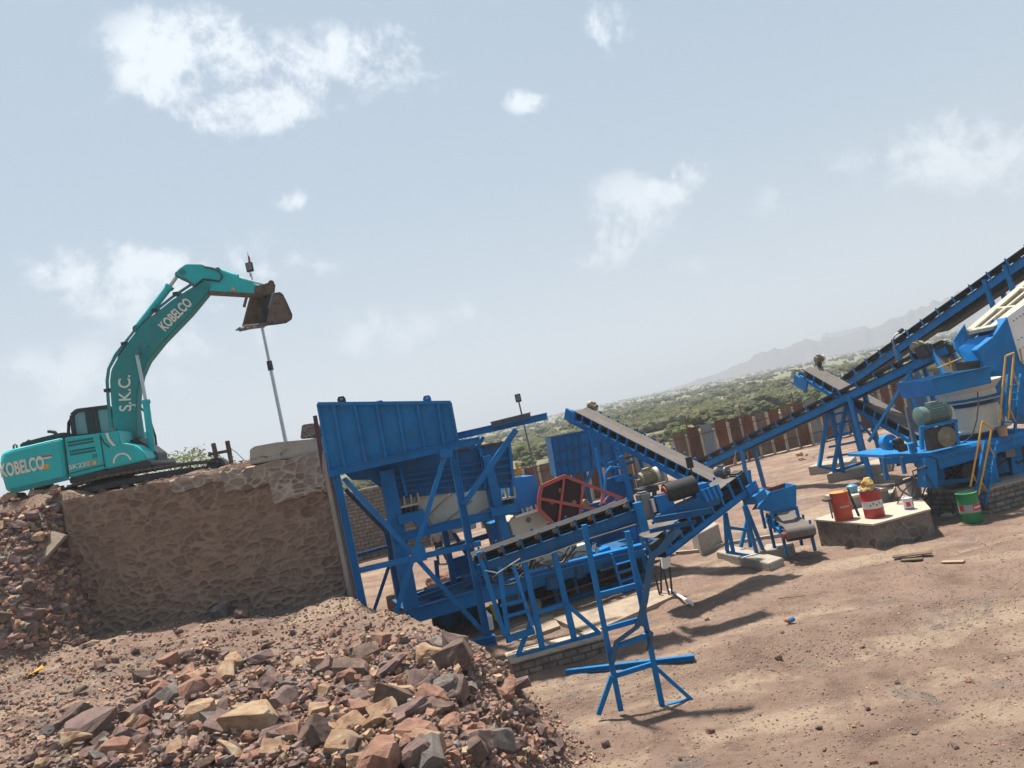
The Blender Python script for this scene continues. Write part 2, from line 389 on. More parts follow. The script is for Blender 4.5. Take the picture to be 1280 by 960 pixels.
    bp = N.new('ShaderNodeBump'); bp.inputs['Strength'].default_value = 1.0; bp.inputs['Distance'].default_value = .09
    ad = N.new('ShaderNodeMath'); ad.operation = 'ADD'; L.new(noise(14, 10, .75), ad.inputs[0]); L.new(mm.outputs[0], ad.inputs[1])
    L.new(ad.outputs[0], bp.inputs['Height']); L.new(bp.outputs[0], b.inputs['Normal'])
    return ma
gm = bpy.data.meshes.new('ground'); gm.from_pydata(vs, [], fs); gm.materials.append(ground_mat()); gm.shade_smooth()
ground = bpy.data.objects.new('ground', gm); COL.objects.link(ground); tag(ground, kind='structure')

# far hills, faint in the haze
HILLM = pmat('hill_rock', (.09, .075, .065), .95, .25, .01)
def hills():
    sky_line = [(600, 1), (830, 2), (870, 5), (900, 9), (930, 13), (955, 19), (985, 25), (1012, 28), (1035, 29), (1060, 23), (1085, 25), (1110, 29), (1150, 33), (1190, 41), (1230, 46), (1290, 58), (1400, 66), (1600, 55)]
    for name, D, k, sh in (('hills', 1650, 1.0, -22), ('far_hills', 2300, 1.05, 45)):
        rows = []
        n = 420
        for i in range(n):
            px = 700 + i * 900 / n
            hgt = lerp_tab(sky_line, px - sh) * k * D / FOC * .98
            hgt *= 1 + .26 * mnoise.noise(Vector((px * .035, k, 0))) + .10 * mnoise.noise(Vector((px * .10, k, 3))) + .04 * mnoise.noise(Vector((px * .4, k, 3)))
            d = ray(px, 497 - .212 * (px - 780)); x = d.x / d.y * D
            rows.append([Vector((x * s, D * s, EYE - 9 + max(0, hgt) * q + hgt * .12 * mnoise.noise(Vector((px * .09, s * 40, 1))))) for s, q in ((.93, 0), (.955, .3), (.975, .62), (1, 1), (1.03, .5), (1.07, 0))])
        v = [p for r_ in rows for p in r_]; c = 6
        f = [(i * c + j, (i + 1) * c + j, (i + 1) * c + j + 1, i * c + j + 1) for i in range(n - 1) for j in range(c - 1)]
        mb = MB(); mb.add(v, f); solo(name, mb, HILLM, (0, 0, 0), kind='structure')
hills()

# the dusty air
def haze():
    mb = MB(); x0, x1, y0, y1, z0, z1 = -7600, 7600, -200, 7500, -8, 285
    mb.box(((x0 + x1) / 2, (y0 + y1) / 2, (z0 + z1) / 2), (x1 - x0, y1 - y0, z1 - z0))
    ma = bpy.data.materials.new('haze_air'); ma.use_nodes = True; nt = ma.node_tree; nt.nodes.remove(nt.nodes['Principled BSDF'])
    v = nt.nodes.new('ShaderNodeVolumePrincipled'); v.inputs['Density'].default_value = HAZE; v.inputs['Color'].default_value = (.85, .92, 1.0, 1); v.inputs['Anisotropy'].default_value = .1
    nt.links.new(v.outputs[0], nt.nodes['Material Output'].inputs['Volume'])
    solo('haze', mb, ma, (0, 0, 0), kind='stuff')
HAZE = .00078
haze()

# ------------------------------------------------------------------ the stone retaining wall
def stone_mat(name, stone, mortar, sx=3.2, sz=5.5, dark=.5, edge=(.0, .09), joints=False):
    ma = bpy.data.materials.new(name); ma.use_nodes = True; nt = ma.node_tree; N = nt.nodes; L = nt.links
    b = N['Principled BSDF']; b.inputs['Roughness'].default_value = .95; b.inputs['Specular IOR Level'].default_value = .15
    tc = N.new('ShaderNodeTexCoord')
    nz = N.new('ShaderNodeTexNoise'); nz.inputs['Scale'].default_value = 2.2; nz.inputs['Detail'].default_value = 3; L.new(tc.outputs['Object'], nz.inputs['Vector'])
    ad = N.new('ShaderNodeVectorMath'); ad.operation = 'MULTIPLY_ADD'; L.new(nz.outputs['Color'], ad.inputs[0]); ad.inputs[1].default_value = (.22,) * 3; L.new(tc.outputs['Object'], ad.inputs[2])
    mp = N.new('ShaderNodeMapping'); mp.inputs['Scale'].default_value = (sx, sx, sz); L.new(ad.outputs[0], mp.inputs[0])
    vo = N.new('ShaderNodeTexVoronoi'); vo.inputs['Scale'].default_value = 1; L.new(mp.outputs[0], vo.inputs['Vector'])
    ve = N.new('ShaderNodeTexVoronoi'); ve.feature = 'DISTANCE_TO_EDGE'; ve.inputs['Scale'].default_value = 1; L.new(mp.outputs[0], ve.inputs['Vector'])
    sp = N.new('ShaderNodeSeparateColor'); L.new(vo.outputs['Color'], sp.inputs[0])
    cr = N.new('ShaderNodeValToRGB'); L.new(sp.outputs[0], cr.inputs[0]); e = cr.color_ramp.elements
    e[0].color = (*[c * dark for c in stone], 1); e[1].color = (*[c * 1.25 for c in stone], 1)
    n2 = N.new('ShaderNodeTexNoise'); n2.inputs['Scale'].default_value = 9; n2.inputs['Detail'].default_value = 9; L.new(tc.outputs['Object'], n2.inputs['Vector'])
    ov = N.new('ShaderNodeMixRGB'); ov.blend_type = 'OVERLAY'; ov.inputs[0].default_value = .7; L.new(cr.outputs[0], ov.inputs[1]); L.new(n2.outputs['Fac'], ov.inputs[2])
    mr = N.new('ShaderNodeMapRange'); mr.interpolation_type = 'SMOOTHSTEP'; L.new(ve.outputs['Distance'], mr.inputs[0]); mr.inputs['From Min'].default_value = edge[1]; mr.inputs['From Max'].default_value = edge[0]
    jt = mr.outputs[0]
    if joints:
        at = N.new('ShaderNodeAttribute'); at.attribute_name = 'joint'; jt = at.outputs['Fac']
        at2 = N.new('ShaderNodeAttribute'); at2.attribute_name = 'tone'; L.new(at2.outputs['Fac'], cr.inputs[0])
    mx = N.new('ShaderNodeMixRGB'); L.new(jt, mx.inputs[0]); L.new(ov.outputs[0], mx.inputs[1]); mx.inputs[2].default_value = (*mortar, 1)
    # mud smeared over the face in patches
    n4 = N.new('ShaderNodeTexNoise'); n4.inputs['Scale'].default_value = .8; n4.inputs['Detail'].default_value = 8; L.new(tc.outputs['Object'], n4.inputs['Vector'])
    m4 = N.new('ShaderNodeMapRange'); L.new(n4.outputs['Fac'], m4.inputs[0]); m4.inputs['From Min'].default_value = .4; m4.inputs['From Max'].default_value = .62; m4.inputs['To Max'].default_value = .6
    mu = N.new('ShaderNodeMixRGB'); L.new(m4.outputs[0], mu.inputs[0]); L.new(mx.outputs[0], mu.inputs[1]); mu.inputs[2].default_value = (*[(a + b_) / 2 for a, b_ in zip(stone, mortar)], 1)
    L.new(mu.outputs[0], b.inputs['Base Color'])
    bp = N.new('ShaderNodeBump'); bp.inputs['Strength'].default_value = .7; bp.inputs['Distance'].default_value = .04
    a2 = N.new('ShaderNodeMath'); a2.operation = 'ADD'; L.new(jt, a2.inputs[0]); L.new(n2.outputs['Fac'], a2.inputs[1]); L.new(a2.outputs[0], bp.inputs['Height']); L.new(bp.outputs[0], b.inputs['Normal'])
    return ma
MUDWALL = stone_mat('mud_pointed_stone', (.20, .135, .10), (.285, .20, .145), 2.7, 4.6, .72, (.0, .12), True)
DRYSTONE = stone_mat('mortared_stone', (.15, .11, .09), (.30, .25, .20), 3.4, 5.5, .5)
COURSE = stone_mat('stone_courses', (.24, .185, .15), (.44, .37, .29), 3.4, 5.5, .5, (0, .12), True)
PLINTHST = stone_mat('plinth_stone', (.15, .12, .10), (.27, .235, .20), 3.2, 4.5, .45)
def brick_mat(name, c1, c2, mortar, scale, w=.5, h=.25):
    ma = bpy.data.materials.new(name); ma.use_nodes = True; nt = ma.node_tree; N = nt.nodes; L = nt.links
    b = N['Principled BSDF']; b.inputs['Roughness'].default_value = .95
    tc = N.new('ShaderNodeTexCoord'); mp = N.new('ShaderNodeMapping'); mp.inputs['Rotation'].default_value = (R(90), 0, 0); L.new(tc.outputs['Object'], mp.inputs[0])
    br = N.new('ShaderNodeTexBrick'); L.new(mp.outputs[0], br.inputs['Vector']); br.inputs['Scale'].default_value = scale
    br.inputs['Color1'].default_value = (*c1, 1); br.inputs['Color2'].default_value = (*c2, 1); br.inputs['Mortar'].default_value = (*mortar, 1)
    br.inputs['Mortar Size'].default_value = .025; br.inputs['Brick Width'].default_value = w; br.inputs['Row Height'].default_value = h
    n2 = N.new('ShaderNodeTexNoise'); n2.inputs['Scale'].default_value = 6; n2.inputs['Detail'].default_value = 9; L.new(tc.outputs['Object'], n2.inputs['Vector'])
    ov = N.new('ShaderNodeMixRGB'); ov.blend_type = 'OVERLAY'; ov.inputs[0].default_value = .8; L.new(br.outputs['Color'], ov.inputs[1]); L.new(n2.outputs['Fac'], ov.inputs[2])
    L.new(ov.outputs[0], b.inputs['Base Color'])
    bp = N.new('ShaderNodeBump'); bp.inputs['Strength'].default_value = .6; bp.inputs['Distance'].default_value = .03
    a2 = N.new('ShaderNodeMath'); a2.operation = 'SUBTRACT'; L.new(n2.outputs['Fac'], a2.inputs[0]); L.new(br.outputs['Fac'], a2.inputs[1]); L.new(a2.outputs[0], bp.inputs['Height']); L.new(bp.outputs[0], b.inputs['Normal'])
    return ma
BLOCKS = brick_mat('grey_blockwork', (.20, .175, .15), (.15, .13, .115), (.085, .07, .06), 1.0, .42, .2)
BRICKP = brick_mat('plinth_brick', (.24, .195, .155), (.155, .125, .10), (.10, .08, .065), 1.0, .34, .15)
def stone_wall():
    WT = [(WALL_X0 - .2, 6.25), (WALL_X0 + 2, 6.22), (WALL_X0 + 4, 6.12), (WALL_X0 + 5.6, 6.06), (WALL_X1, 6.05)]
    def face(x0, x1, z0, ztop, y, dz=.033, dep=.036, rough=1.0, rag=0):
        jl = []; tl = []
        nxx = int((x1 - x0) / dz); nz = max(6, int((6.1 - z0) / dz)); v = []; f = []
        for j in range(nz + 1):
            for i in range(nxx + 1):
                x = x0 + (x1 - x0) * i / nxx; zt = ztop(x) + .05 * mnoise.noise(Vector((x * 2.3, 0, 8))); zb = z0 + rag * .35 * mnoise.noise(Vector((x * 1.7, 3, z0))); z = zb + (zt - zb) * j / nz
                q = Vector((x * 2.9, 3.3, z * 5.2)); q += Vector((.5 * mnoise.noise(q * .45), 0, .5 * mnoise.noise(q * .45 + Vector((9, 0, 0)))))
                dd, pp = mnoise.voronoi(q)
                ed = min(1, (dd[1] - dd[0]) * 3.4)
                hgt = dep * (1 - ed) * .8 + .045 * mnoise.noise(pp[0] * 3.1) * ed + .05 * mnoise.noise(Vector((x * 1.1, 2, z * 1.1))) + .02 * mnoise.noise(Vector((x * 9, 1, z * 9)))
                v.append(Vector((x, y - hgt * rough, z))); jl.append(min(1, max(0, (1 - ed) * 1.5 - .25 + .5 * mnoise.noise(Vector((x * 3, 4, z * 3)))))); tl.append(.5 + .5 * mnoise.cell(pp[0] * 7.3))
        c = nxx + 1
        for j in range(nz):
            for i in range(nxx): f.append((j * c + i, j * c + i + 1, (j + 1) * c + i + 1, (j + 1) * c + i))
        b = len(v)
        # the body behind the face: top, ends
        for i in range(c): v.append(Vector((v[nz * c + i].x * (1 + .018), y + .75, v[nz * c + i].z)))
        for i in range(c - 1): f.append((nz * c + i, nz * c + i + 1, b + i + 1, b + i))
        for col, bi in ((0, 0), (c - 1, c - 1)):
            e = len(v); v.append(Vector((v[col].x * 1.018, y + .75, z0)))
            f.append(tuple([j * c + col for j in range(nz + 1)] + [b + bi, e]))
        mb = MB(); mb.add(v, f); mb.attr = (jl + [0] * (len(v) - len(jl)), tl + [.5] * (len(v) - len(tl))); return mb
    w = thing('retaining_wall', 'mud plastered rubble stone retaining wall in shade below the teal excavator', 'wall', (WALL_X0, WALL_Y, 1.5))
    part('stone_face', face(WALL_X0 - .1, WALL_X1 + .02, .9, lambda x: lerp_tab(WT, x) - (0 if x < WALL_X0 + 3.6 else .0), WALL_Y), MUDWALL, w, smooth=True, ang=60)
    # stepped upper courses of cleaner mortared stone at the right
    for x0, zlo, out in ((WALL_X0 + 3.1, 5.84, .07), (WALL_X0 + 4.6, 5.46, .09), (WALL_X0 + 5.9, 4.95, .11)):
        part('upper_course', face(x0, WALL_X1 + .03, zlo, lambda x: lerp_tab(WT, x) + .03, WALL_Y - out, .033, .055, 1.0, .5), COURSE, w, smooth=True, ang=60)
    mb = MB(); a = atY(443, 750, WALL_Y - .02); b_ = Vector((WALL_X1, WALL_Y - .02, 6.0))
    mb.beam(a + Vector((-.06, 0, 0)), b_ + Vector((-.04, 0, 0)), .11, .3, (0, 1, 0)); part('mortar_edge', mb, CONC, w)
    # concrete coping block and broken stones on top
    p = [atY(px, py, WALL_Y + .25) for px, py in ((312, 581), (399, 567), (399, 546), (388, 549), (345, 553), (318, 558), (312, 562))]
    mb = MB(); mb.prism(p, (0, .7, 0)); solo('coping_block', mb, CONC, p[0], 'long grey concrete kerb block on top of the stone wall', 'kerb block', bevel=.02)
    p = [atY(px, py, WALL_Y + .5) for px, py in ((375, 549), (400, 547), (401, 533), (391, 529), (377, 531))]
    mb = MB(); mb.prism(p, (0, .5, 0)); solo('stone_block', mb, DRYSTONE, p[0], 'square brown stone block on the wall beside the blue bin', 'stone block', bevel=.03)
stone_wall()

# block wall far behind the legs of the feed bin
def far_block_wall():
    pl = PL(*atY(440, 690, 43).xy, 6)
    a, b_ = on(424, 640, pl), on(560, 620, pl); mb = MB(); top = on(455, 613, pl).z
    mb.beam((a.x, a.y, top / 2 - .2), (b_.x, b_.y, top / 2 - .2), top + .4, .2, pl.n)
    o = thing('block_wall', 'grey blockwork wall standing behind the legs of the feed bin', 'wall', (a.x, a.y, 0)); part('blockwork', mb, BLOCKS, o)
    mb = MB(); mb.beam((a.x, a.y, top + .055), (b_.x, b_.y, top + .055), .1, .26, pl.n); part('coping', mb, CONC, o)
far_block_wall()

# ------------------------------------------------------------------ fence of sheet panels
def fence():
    rr = random.Random(11)
    A = atY(600, 640, 46); B = atY(1180, 520, 56.0)
    A.z = B.z = 0
    n = 34; t = (B - A) / n; d = t.normalized(); nn = Vector((-d.y, d.x, 0))
    fe = thing('sheet_metal_fence', 'fence of rusty and grey metal sheets between concrete posts behind the plant', 'fence', A)
    mats = [pmat('rusty_sheet', (.19, .066, .028), .85, .35, 2.0, (.06, .03, .02), .25, 2.2, stretch=(1.5, 1.5, .5)),
            pmat('faded_sheet', (.27, .26, .25), .6, .12, 1.5, (.17, .10, .06), .2, 1.6, metal=.2, stretch=(1.5, 1.5, .4)),
            pmat('galvanised_sheet', (.24, .28, .32), .5, .1, 2, (.2, .13, .08), .08, 2, metal=.3, stretch=(1.5, 1.5, .4)),
            pmat('brown_sheet', (.20, .125, .08), .8, .25, 2, (.26, .22, .18), .25, 1.5, stretch=(1.5, 1.5, .4)),
            pmat('dark_rusty_sheet', (.115, .042, .022), .85, .35, 2.5, (.2, .09, .04), .2, 2.2, stretch=(1.5, 1.5, .5))]
    order = [0, 4, 3, 0, 3, 0, 4, 4, 0, 3, 1, 2, 0, 3, 4, 2, 0, 4, 0, 3, 0, 3, 0, 1, 0, 2, 0, 4, 3, 0, 4, 3, 0, 2]
    POSTM = pmat('fence_post_concrete', (.36, .30, .23), .9, .2, 3)
    for i in range(n):
        c = A + t * i; c.z = 0; zz = terrain(c.x, c.y)
        w = t.length; h = 2.95 + rr.uniform(-.12, .16)
        v = []; f = []; k = 22; tilt = rr.uniform(-.03, .03)
        for j in range(k + 1):
            u = .1 + (w - .2) * j / k; off = nn * (.02 * (1 if j % 2 else -1))
            for z in (.05, h * .5, h): v.append(c + d * (u + tilt * z * .4) + off + Z * (zz + z))
        for j in range(k):
            for q in range(2): f.append((j * 3 + q, j * 3 + 3 + q, j * 3 + 4 + q, j * 3 + 1 + q))
        mb = MB(); mb.add(v, f)
        if i not in (12,): part('sheet_panel', mb, mats[order[i]], fe)
        mb = MB(); hp = 2.7 + rr.uniform(-.15, .15); mb.beam(c + Z * (zz - .2) + d * rr.uniform(-.03, .03), c + Z * (zz + hp) + d * rr.uniform(-.06, .06), .16, .14, nn)
        if i % 4 == 2:
            part('fence_post', mb, POSTM, fe); mb = MB(); mb.tube(c + nn * -.12 + Z * zz, c + nn * -.15 + d * .12 + Z * (zz + 3.75), .045, k=8); part('iron_stake', mb, RUST, fe)
        else: part('fence_post', mb, POSTM, fe)
    for z in (.75, 2.45):
        mb = MB(); mb.beam(A + Z * z - nn * .07, B + Z * z - nn * .07, .05, .04, nn); part('fence_rail', mb, RUST, fe)
fence()

# ------------------------------------------------------------------ scrub on the plain
def leaf_mat(name, col):
    ma = pmat(name, col, .95, .35, .9, spec=.05); nt = ma.node_tree; N = nt.nodes; L = nt.links; b = N['Principled BSDF']
    tl = N.new('ShaderNodeBsdfTranslucent'); mx = N.new('ShaderNodeMixShader'); mx.inputs[0].default_value = .4
    src = b.inputs['Base Color'].links[0].from_socket; L.new(src, tl.inputs[0]); L.new(b.outputs[0], mx.inputs[1]); L.new(tl.outputs[0], mx.inputs[2]); L.new(mx.outputs[0], N['Material Output'].inputs[0]); return ma
LEAF = [leaf_mat('scrub_leaf_a', (.165, .165, .085)), leaf_mat('scrub_leaf_b', (.125, .135, .07)), leaf_mat('scrub_leaf_c', (.20, .19, .115)), leaf_mat('scrub_leaf_d', (.155, .175, .065))]
ICO = None
def blob(mb, c, r, rr, flat=.75):
    """a small uneven clump of the crown"""
    global ICO
    if ICO is None:
        bm = bmesh.new(); bmesh.ops.create_icosphere(bm, subdivisions=2, radius=1); ICO = ([v.co.copy() for v in bm.verts], [[v.index for v in f.verts] for f in bm.faces]); bm.free()
    o = Vector((rr.uniform(0, 99), rr.uniform(0, 99), 0))
    mb.add([c + Vector((v.x, v.y, v.z * flat)) * r * (1 + .38 * mnoise.noise(v * 1.7 + o) + .22 * mnoise.noise(v * 4.1 + o)) for v in ICO[0]], ICO[1])
BARK = pmat('bark', (.10, .075, .055), .95, .3, 6)
def leaf_cloud(rr, rx, rz, n, ls, clumps, base=.0, flat=.6):
    mb = MB(); cs = []
    for _ in range(clumps):
        a = rr.uniform(0, TAU); q = math.sqrt(rr.random()); zz = rr.uniform(.12, 1)
        lim = math.sqrt(max(.08, 1 - ((zz - .45) / .6) ** 2)) if zz > .45 else .62 + zz * .75
        cs.append((Vector((math.cos(a) * rx * q * lim * rr.uniform(.8, 1.15), math.sin(a) * rx * q * lim * rr.uniform(.8, 1.15), base + zz * rz)), rx * rr.uniform(.16, .34)))
    for c, s in cs: blob(mb, c, s * 1.15, rr)
    for i in range(n):
        c, s = cs[i % clumps]
        d = Vector((rr.gauss(0, 1), rr.gauss(0, 1), rr.gauss(0, 1))).normalized()
        p = c + Vector((d.x, d.y, d.z * .75)) * s * rr.uniform(1.0, 1.55)
        if p.z < .04: p.z = abs(p.z) + .04
        e = (Vector((rr.uniform(-1, 1), rr.uniform(-1, 1), rr.uniform(-.5, .5))) + d * .3).normalized(); g = e.cross((d + Vector((rr.uniform(-1, 1), rr.uniform(-1, 1), rr.uniform(-1, 1))) * .6).normalized()).normalized()
        l = ls * rr.uniform(.6, 1.4)
        mb.add([p - e * l * .5, p + g * l * .28, p + e * l * .5, p - g * l * .28], [(0, 1, 2, 3)])
    return mb, cs
def scrub():
    rr = random.Random(5)
    protos = []
    for k in range(10):
        rx = rr.uniform(.9, 1.6); rz = rr.uniform(1.0, 2.1)
        mb, cs = leaf_cloud(rr, rx, rz, 900, .17, 26)
        t = thing('desert_shrub', 'grey green desert shrub growing on the plain beyond the fence', 'shrub', (0, 0, 0), 'shrubs on the plain beyond the fence')
        part('crown', mb, LEAF[k % 4], t)
        mb = MB()
        for c, s in cs[:9]: mb.pipe([(0, 0, -.15), c * .45 + Vector((0, 0, -.1)), c], [.06, .035, .012], 5)
        part('stem', mb, BARK, t); protos.append(t)
    placed = 0; used = set()
    pts = []
    # larger green bushes just beyond the fence
    for px, py, y, s in ((1120, 520, 62, 1.2), (1150, 515, 60, 1.2), (1180, 470, 66, 1.4), (1100, 500, 68, 1.2), (1210, 470, 64, 1.4), (1060, 480, 84, 1.2), (1040, 470, 98, 1.3), (1190, 520, 58, 1.0), (445, 600, 62, 1.5), (465, 605, 58, 1.2), (430, 600, 70, 1.4), (880, 500, 78, 1.6), (940, 480, 88, 1.7)):
        pts.append((atY(px, py, y).x, y, s))
    while len(pts) < 290:
        y = 66 + 260 * rr.random() ** 1.5; x = y * rr.uniform(-.02, .80)
        if rr.random() > .8 * sstep(.5 + .9 * mnoise.noise(Vector((x * .03, y * .02, 9)))) + .12: continue
        pts.append((x, y, rr.uniform(.4, 1.0) * (1 if rr.random() < .88 else 1.5)))
    for x, y, s in pts:
        k = rr.randrange(10); o = protos[k] if k not in used else copy_tree(protos[k]); used.add(k)
        o.location = (x, y, terrain(x, y) - .05); sz = s * rr.uniform(.8, 1.1); o.scale = (s * rr.uniform(.9, 1.35), s * rr.uniform(.9, 1.35), sz); o.rotation_euler.z = rr.uniform(0, TAU)
    # beyond them the scrub reads as one cover
    for k, (mat, cnt) in enumerate(zip(LEAF[:3], (1900, 1700, 1500))):
        mb = MB()
        for _ in range(cnt):
            y = 110 + 1400 * rr.random() ** 2.0; x = y * rr.uniform(-.25, .85)
            if rr.random() > .75 * sstep(.5 + .8 * mnoise.noise(Vector((x * .008, y * .005, 3)))) + .2: continue
            s = rr.uniform(.5, 1.15) * (1 + y / 2500); nq = int(max(10, min(46, 9000 / y))); ls = max(.45, min(2.2, y / 330)) * 1.0; z = terrain(x, y, False)
            for _b in range(3 if y < 500 else 2):
                blob(mb, Vector((x + rr.gauss(0, .8) * s, y + rr.gauss(0, .8) * s, z + s * rr.uniform(.5, 1.1))), s * rr.uniform(.6, 1.15), rr, .7)
            for i in range(nq // 2):
                a = rr.uniform(0, TAU); q = math.sqrt(rr.random()); h = rr.random() ** .8
                lim = 1 - .55 * h * h; l2 = min(.5, ls)
                p = Vector((x + math.cos(a) * 1.7 * s * q * lim, y + math.sin(a) * 1.7 * s * q * lim, z + .1 + h * 1.9 * s))
                e = Vector((rr.uniform(-1, 1), rr.uniform(-1, 1), rr.uniform(-.6, .6))).normalized() * l2 * rr.uniform(.4, .8); g = e.cross(Vector((rr.uniform(-1, 1), rr.uniform(-1, 1), 1)).normalized()) * .7
                mb.add([p - e, p + g, p + e, p - g], [(0, 1, 2, 3)])
        solo('scrub_cover', mb, mat, (0, 0, 0), kind='stuff')
scrub()

def acacia():
    rr = random.Random(21); y = 40; b = atY(226, 590, y); g = terrain(b.x, y)
    t = thing('acacia_tree', 'feathery green acacia rising behind the tracks of the excavator', 'tree', (b.x, y, g))
    top = atY(226, 556, y).z; mb = MB(); tw = MB()
    for k in range(34):
        a = rr.uniform(0, TAU); q = rr.uniform(.4, 2.7); c = Vector((b.x + math.cos(a) * q, y + math.sin(a) * q, top - rr.uniform(.1, 1.6) - .12 * q * q))
        tw.pipe([(b.x, y, max(g, top - 3.4)), Vector((b.x, y, top - 2.4)) * .5 + c * .5 + Vector((0, 0, -.2)), c], [.07, .035, .01], 5)
        for _ in range(75):
            p = c + Vector((rr.gauss(0, .36), rr.gauss(0, .36), rr.gauss(0, .13))); e = Vector((rr.uniform(-1, 1), rr.uniform(-1, 1), rr.uniform(-.3, .3))).normalized() * .09; f_ = e.cross(Vector((rr.uniform(-1, 1), rr.uniform(-1, 1), 1))).normalized() * .045
            mb.add([p - e, p + f_, p + e, p - f_], [(0, 1, 2, 3)])
    part('crown', mb, LEAF[3], t)
    tw.tube((b.x, y, g - .1), (b.x, y, max(g, top - 3.3)), .16, .09, 8); part('trunk', tw, BARK, t)
acacia()

# ------------------------------------------------------------------ rocks
ROCKM = []
def rock_mat(name, c1, c2, c3):
    ma = bpy.data.materials.new(name); ma.use_nodes = True; nt = ma.node_tree; N = nt.nodes; L = nt.links
    b = N['Principled BSDF']; b.inputs['Roughness'].default_value = .9; b.inputs['Specular IOR Level'].default_value = .25
    tc = N.new('ShaderNodeTexCoord'); oi = N.new('ShaderNodeObjectInfo')
    ad = N.new('ShaderNodeVectorMath'); ad.operation = 'MULTIPLY_ADD'; L.new(oi.outputs['Random'], ad.inputs[0]); ad.inputs[1].default_value = (31, 17, 23); L.new(tc.outputs['Object'], ad.inputs[2])
    n1 = N.new('ShaderNodeTexNoise'); n1.inputs['Scale'].default_value = 1.6; n1.inputs['Detail'].default_value = 9; n1.inputs['Roughness'].default_value = .6; L.new(ad.outputs[0], n1.inputs['Vector'])
    cr = N.new('ShaderNodeValToRGB'); L.new(n1.outputs['Fac'], cr.inputs[0]); e = cr.color_ramp.elements
    e[0].position = .34; e[0].color = (*c1, 1); e[1].position = .66; e[1].color = (*c3, 1); q = e.new(.5); q.color = (*c2, 1)
    n2 = N.new('ShaderNodeTexNoise'); n2.inputs['Scale'].default_value = 16; n2.inputs['Detail'].default_value = 8; n2.inputs['Roughness'].default_value = .75; L.new(ad.outputs[0], n2.inputs['Vector'])
    ov = N.new('ShaderNodeMixRGB'); ov.blend_type = 'OVERLAY'; ov.inputs[0].default_value = .55; L.new(cr.outputs[0], ov.inputs[1]); L.new(n2.outputs['Fac'], ov.inputs[2])
    L.new(ov.outputs[0], b.inputs['Base Color'])
    bp = N.new('ShaderNodeBump'); bp.inputs['Strength'].default_value = .9; bp.inputs['Distance'].default_value = .09; L.new(n2.outputs['Fac'], bp.inputs['Height']); L.new(bp.outputs[0], b.inputs['Normal'])
    return ma
RK = {'purple brown': rock_mat('purple_brown_rock', (.201, .137, .123), (.288, .193, .166), (.385, .254, .211)),
      'orange tan': rock_mat('orange_tan_rock', (.356, .212, .130), (.547, .342, .212), (.600, .492, .328)),
      'slate grey': rock_mat('slate_grey_rock', (.188, .162, .146), (.268, .228, .203), (.365, .314, .274)),
      'dark brown': rock_mat('dark_brown_rock', (.149, .105, .088), (.219, .149, .115), (.315, .211, .157)),
      'reddish': rock_mat('reddish_rock', (.299, .157, .115), (.438, .237, .166), (.543, .315, .219))}
def rock_mesh(rr, el=(1, .75, .6), n=15, cut=3, boxy=True):
    bm = bmesh.new()
    if not boxy: n += 12
    for sx in (-1, 1) if boxy else ():
        for sy in (-1, 1):
            for sz in (-1, 1): bm.verts.new((sx * el[0] * rr.uniform(.35, 1.0), sy * el[1] * rr.uniform(.35, 1.0), sz * el[2] * rr.uniform(.35, 1.0)))
    for _ in range(n - 8):
        v = Vector((rr.gauss(0, 1), rr.gauss(0, 1), rr.gauss(0, 1))).normalized() * rr.uniform(.8, 1.0); bm.verts.new((v.x * el[0], v.y * el[1], v.z * el[2]))
    bmesh.ops.convex_hull(bm, input=list(bm.verts))
    bm.verts.ensure_lookup_table()
    for v in [v for v in bm.verts if not v.link_faces]: bm.verts.remove(v)
    for _ in range(cut):
        d = Vector((rr.gauss(0, 1), rr.gauss(0, 1), rr.gauss(0, .8))).normalized()
        ex = max(v.co.dot(d) for v in bm.verts)
        r_ = bmesh.ops.bisect_plane(bm, geom=list(bm.verts) + list(bm.edges) + list(bm.faces), plane_co=d * ex * rr.uniform(.6, .85), plane_no=d, clear_outer=True)
        bmesh.ops.holes_fill(bm, edges=[e for e in bm.edges if e.is_boundary])
    bmesh.ops.dissolve_limit(bm, angle_limit=R(14), verts=list(bm.verts), edges=list(bm.edges))
    bmesh.ops.bevel(bm, geom=list(bm.edges), offset=.022, segments=1, affect='EDGES', clamp_overlap=True)
    bmesh.ops.triangulate(bm, faces=list(bm.faces))
    bmesh.ops.subdivide_edges(bm, edges=[e for e in bm.edges if e.calc_length() > .25], cuts=2, use_grid_fill=True)
    o_ = Vector((rr.uniform(0, 50), 0, rr.uniform(0, 50)))
    for v in bm.verts: v.co += v.co.normalized() * (.06 * mnoise.noise(v.co * 2.4 + o_) + .035 * mnoise.noise(v.co * 7 + o_))
    me = bpy.data.meshes.new('rock'); bm.to_mesh(me); bm.free(); me.update(); return me
RR = random.Random(99)
ROCKS = []
for k in range(22):
    el = [(1, .8, .62), (1, .7, .42), (1, .62, .6), (1, .55, .32), (1, .85, .75)][k % 5]
    ROCKS.append(rock_mesh(RR, el, RR.choice((8, 9, 12)), RR.choice((3, 4, 6)), k % 3 != 1))
RMESH = {}
def rock_of(k, kind):
    if (k, kind) not in RMESH:
        me = ROCKS[k].copy(); me.name = kind.replace(' ', '_') + '_rock'; me.materials.append(RK[kind]); RMESH[(k, kind)] = me
    return RMESH[(k, kind)]
def inside(x, y, poly):
    c = False; n = len(poly)
    for i in range(n):
        (x1, y1), (x2, y2) = poly[i], poly[i - 1]
        if (y1 > y) != (y2 > y) and x < (x2 - x1) * (y - y1) / (y2 - y1) + x1: c = not c
    return c
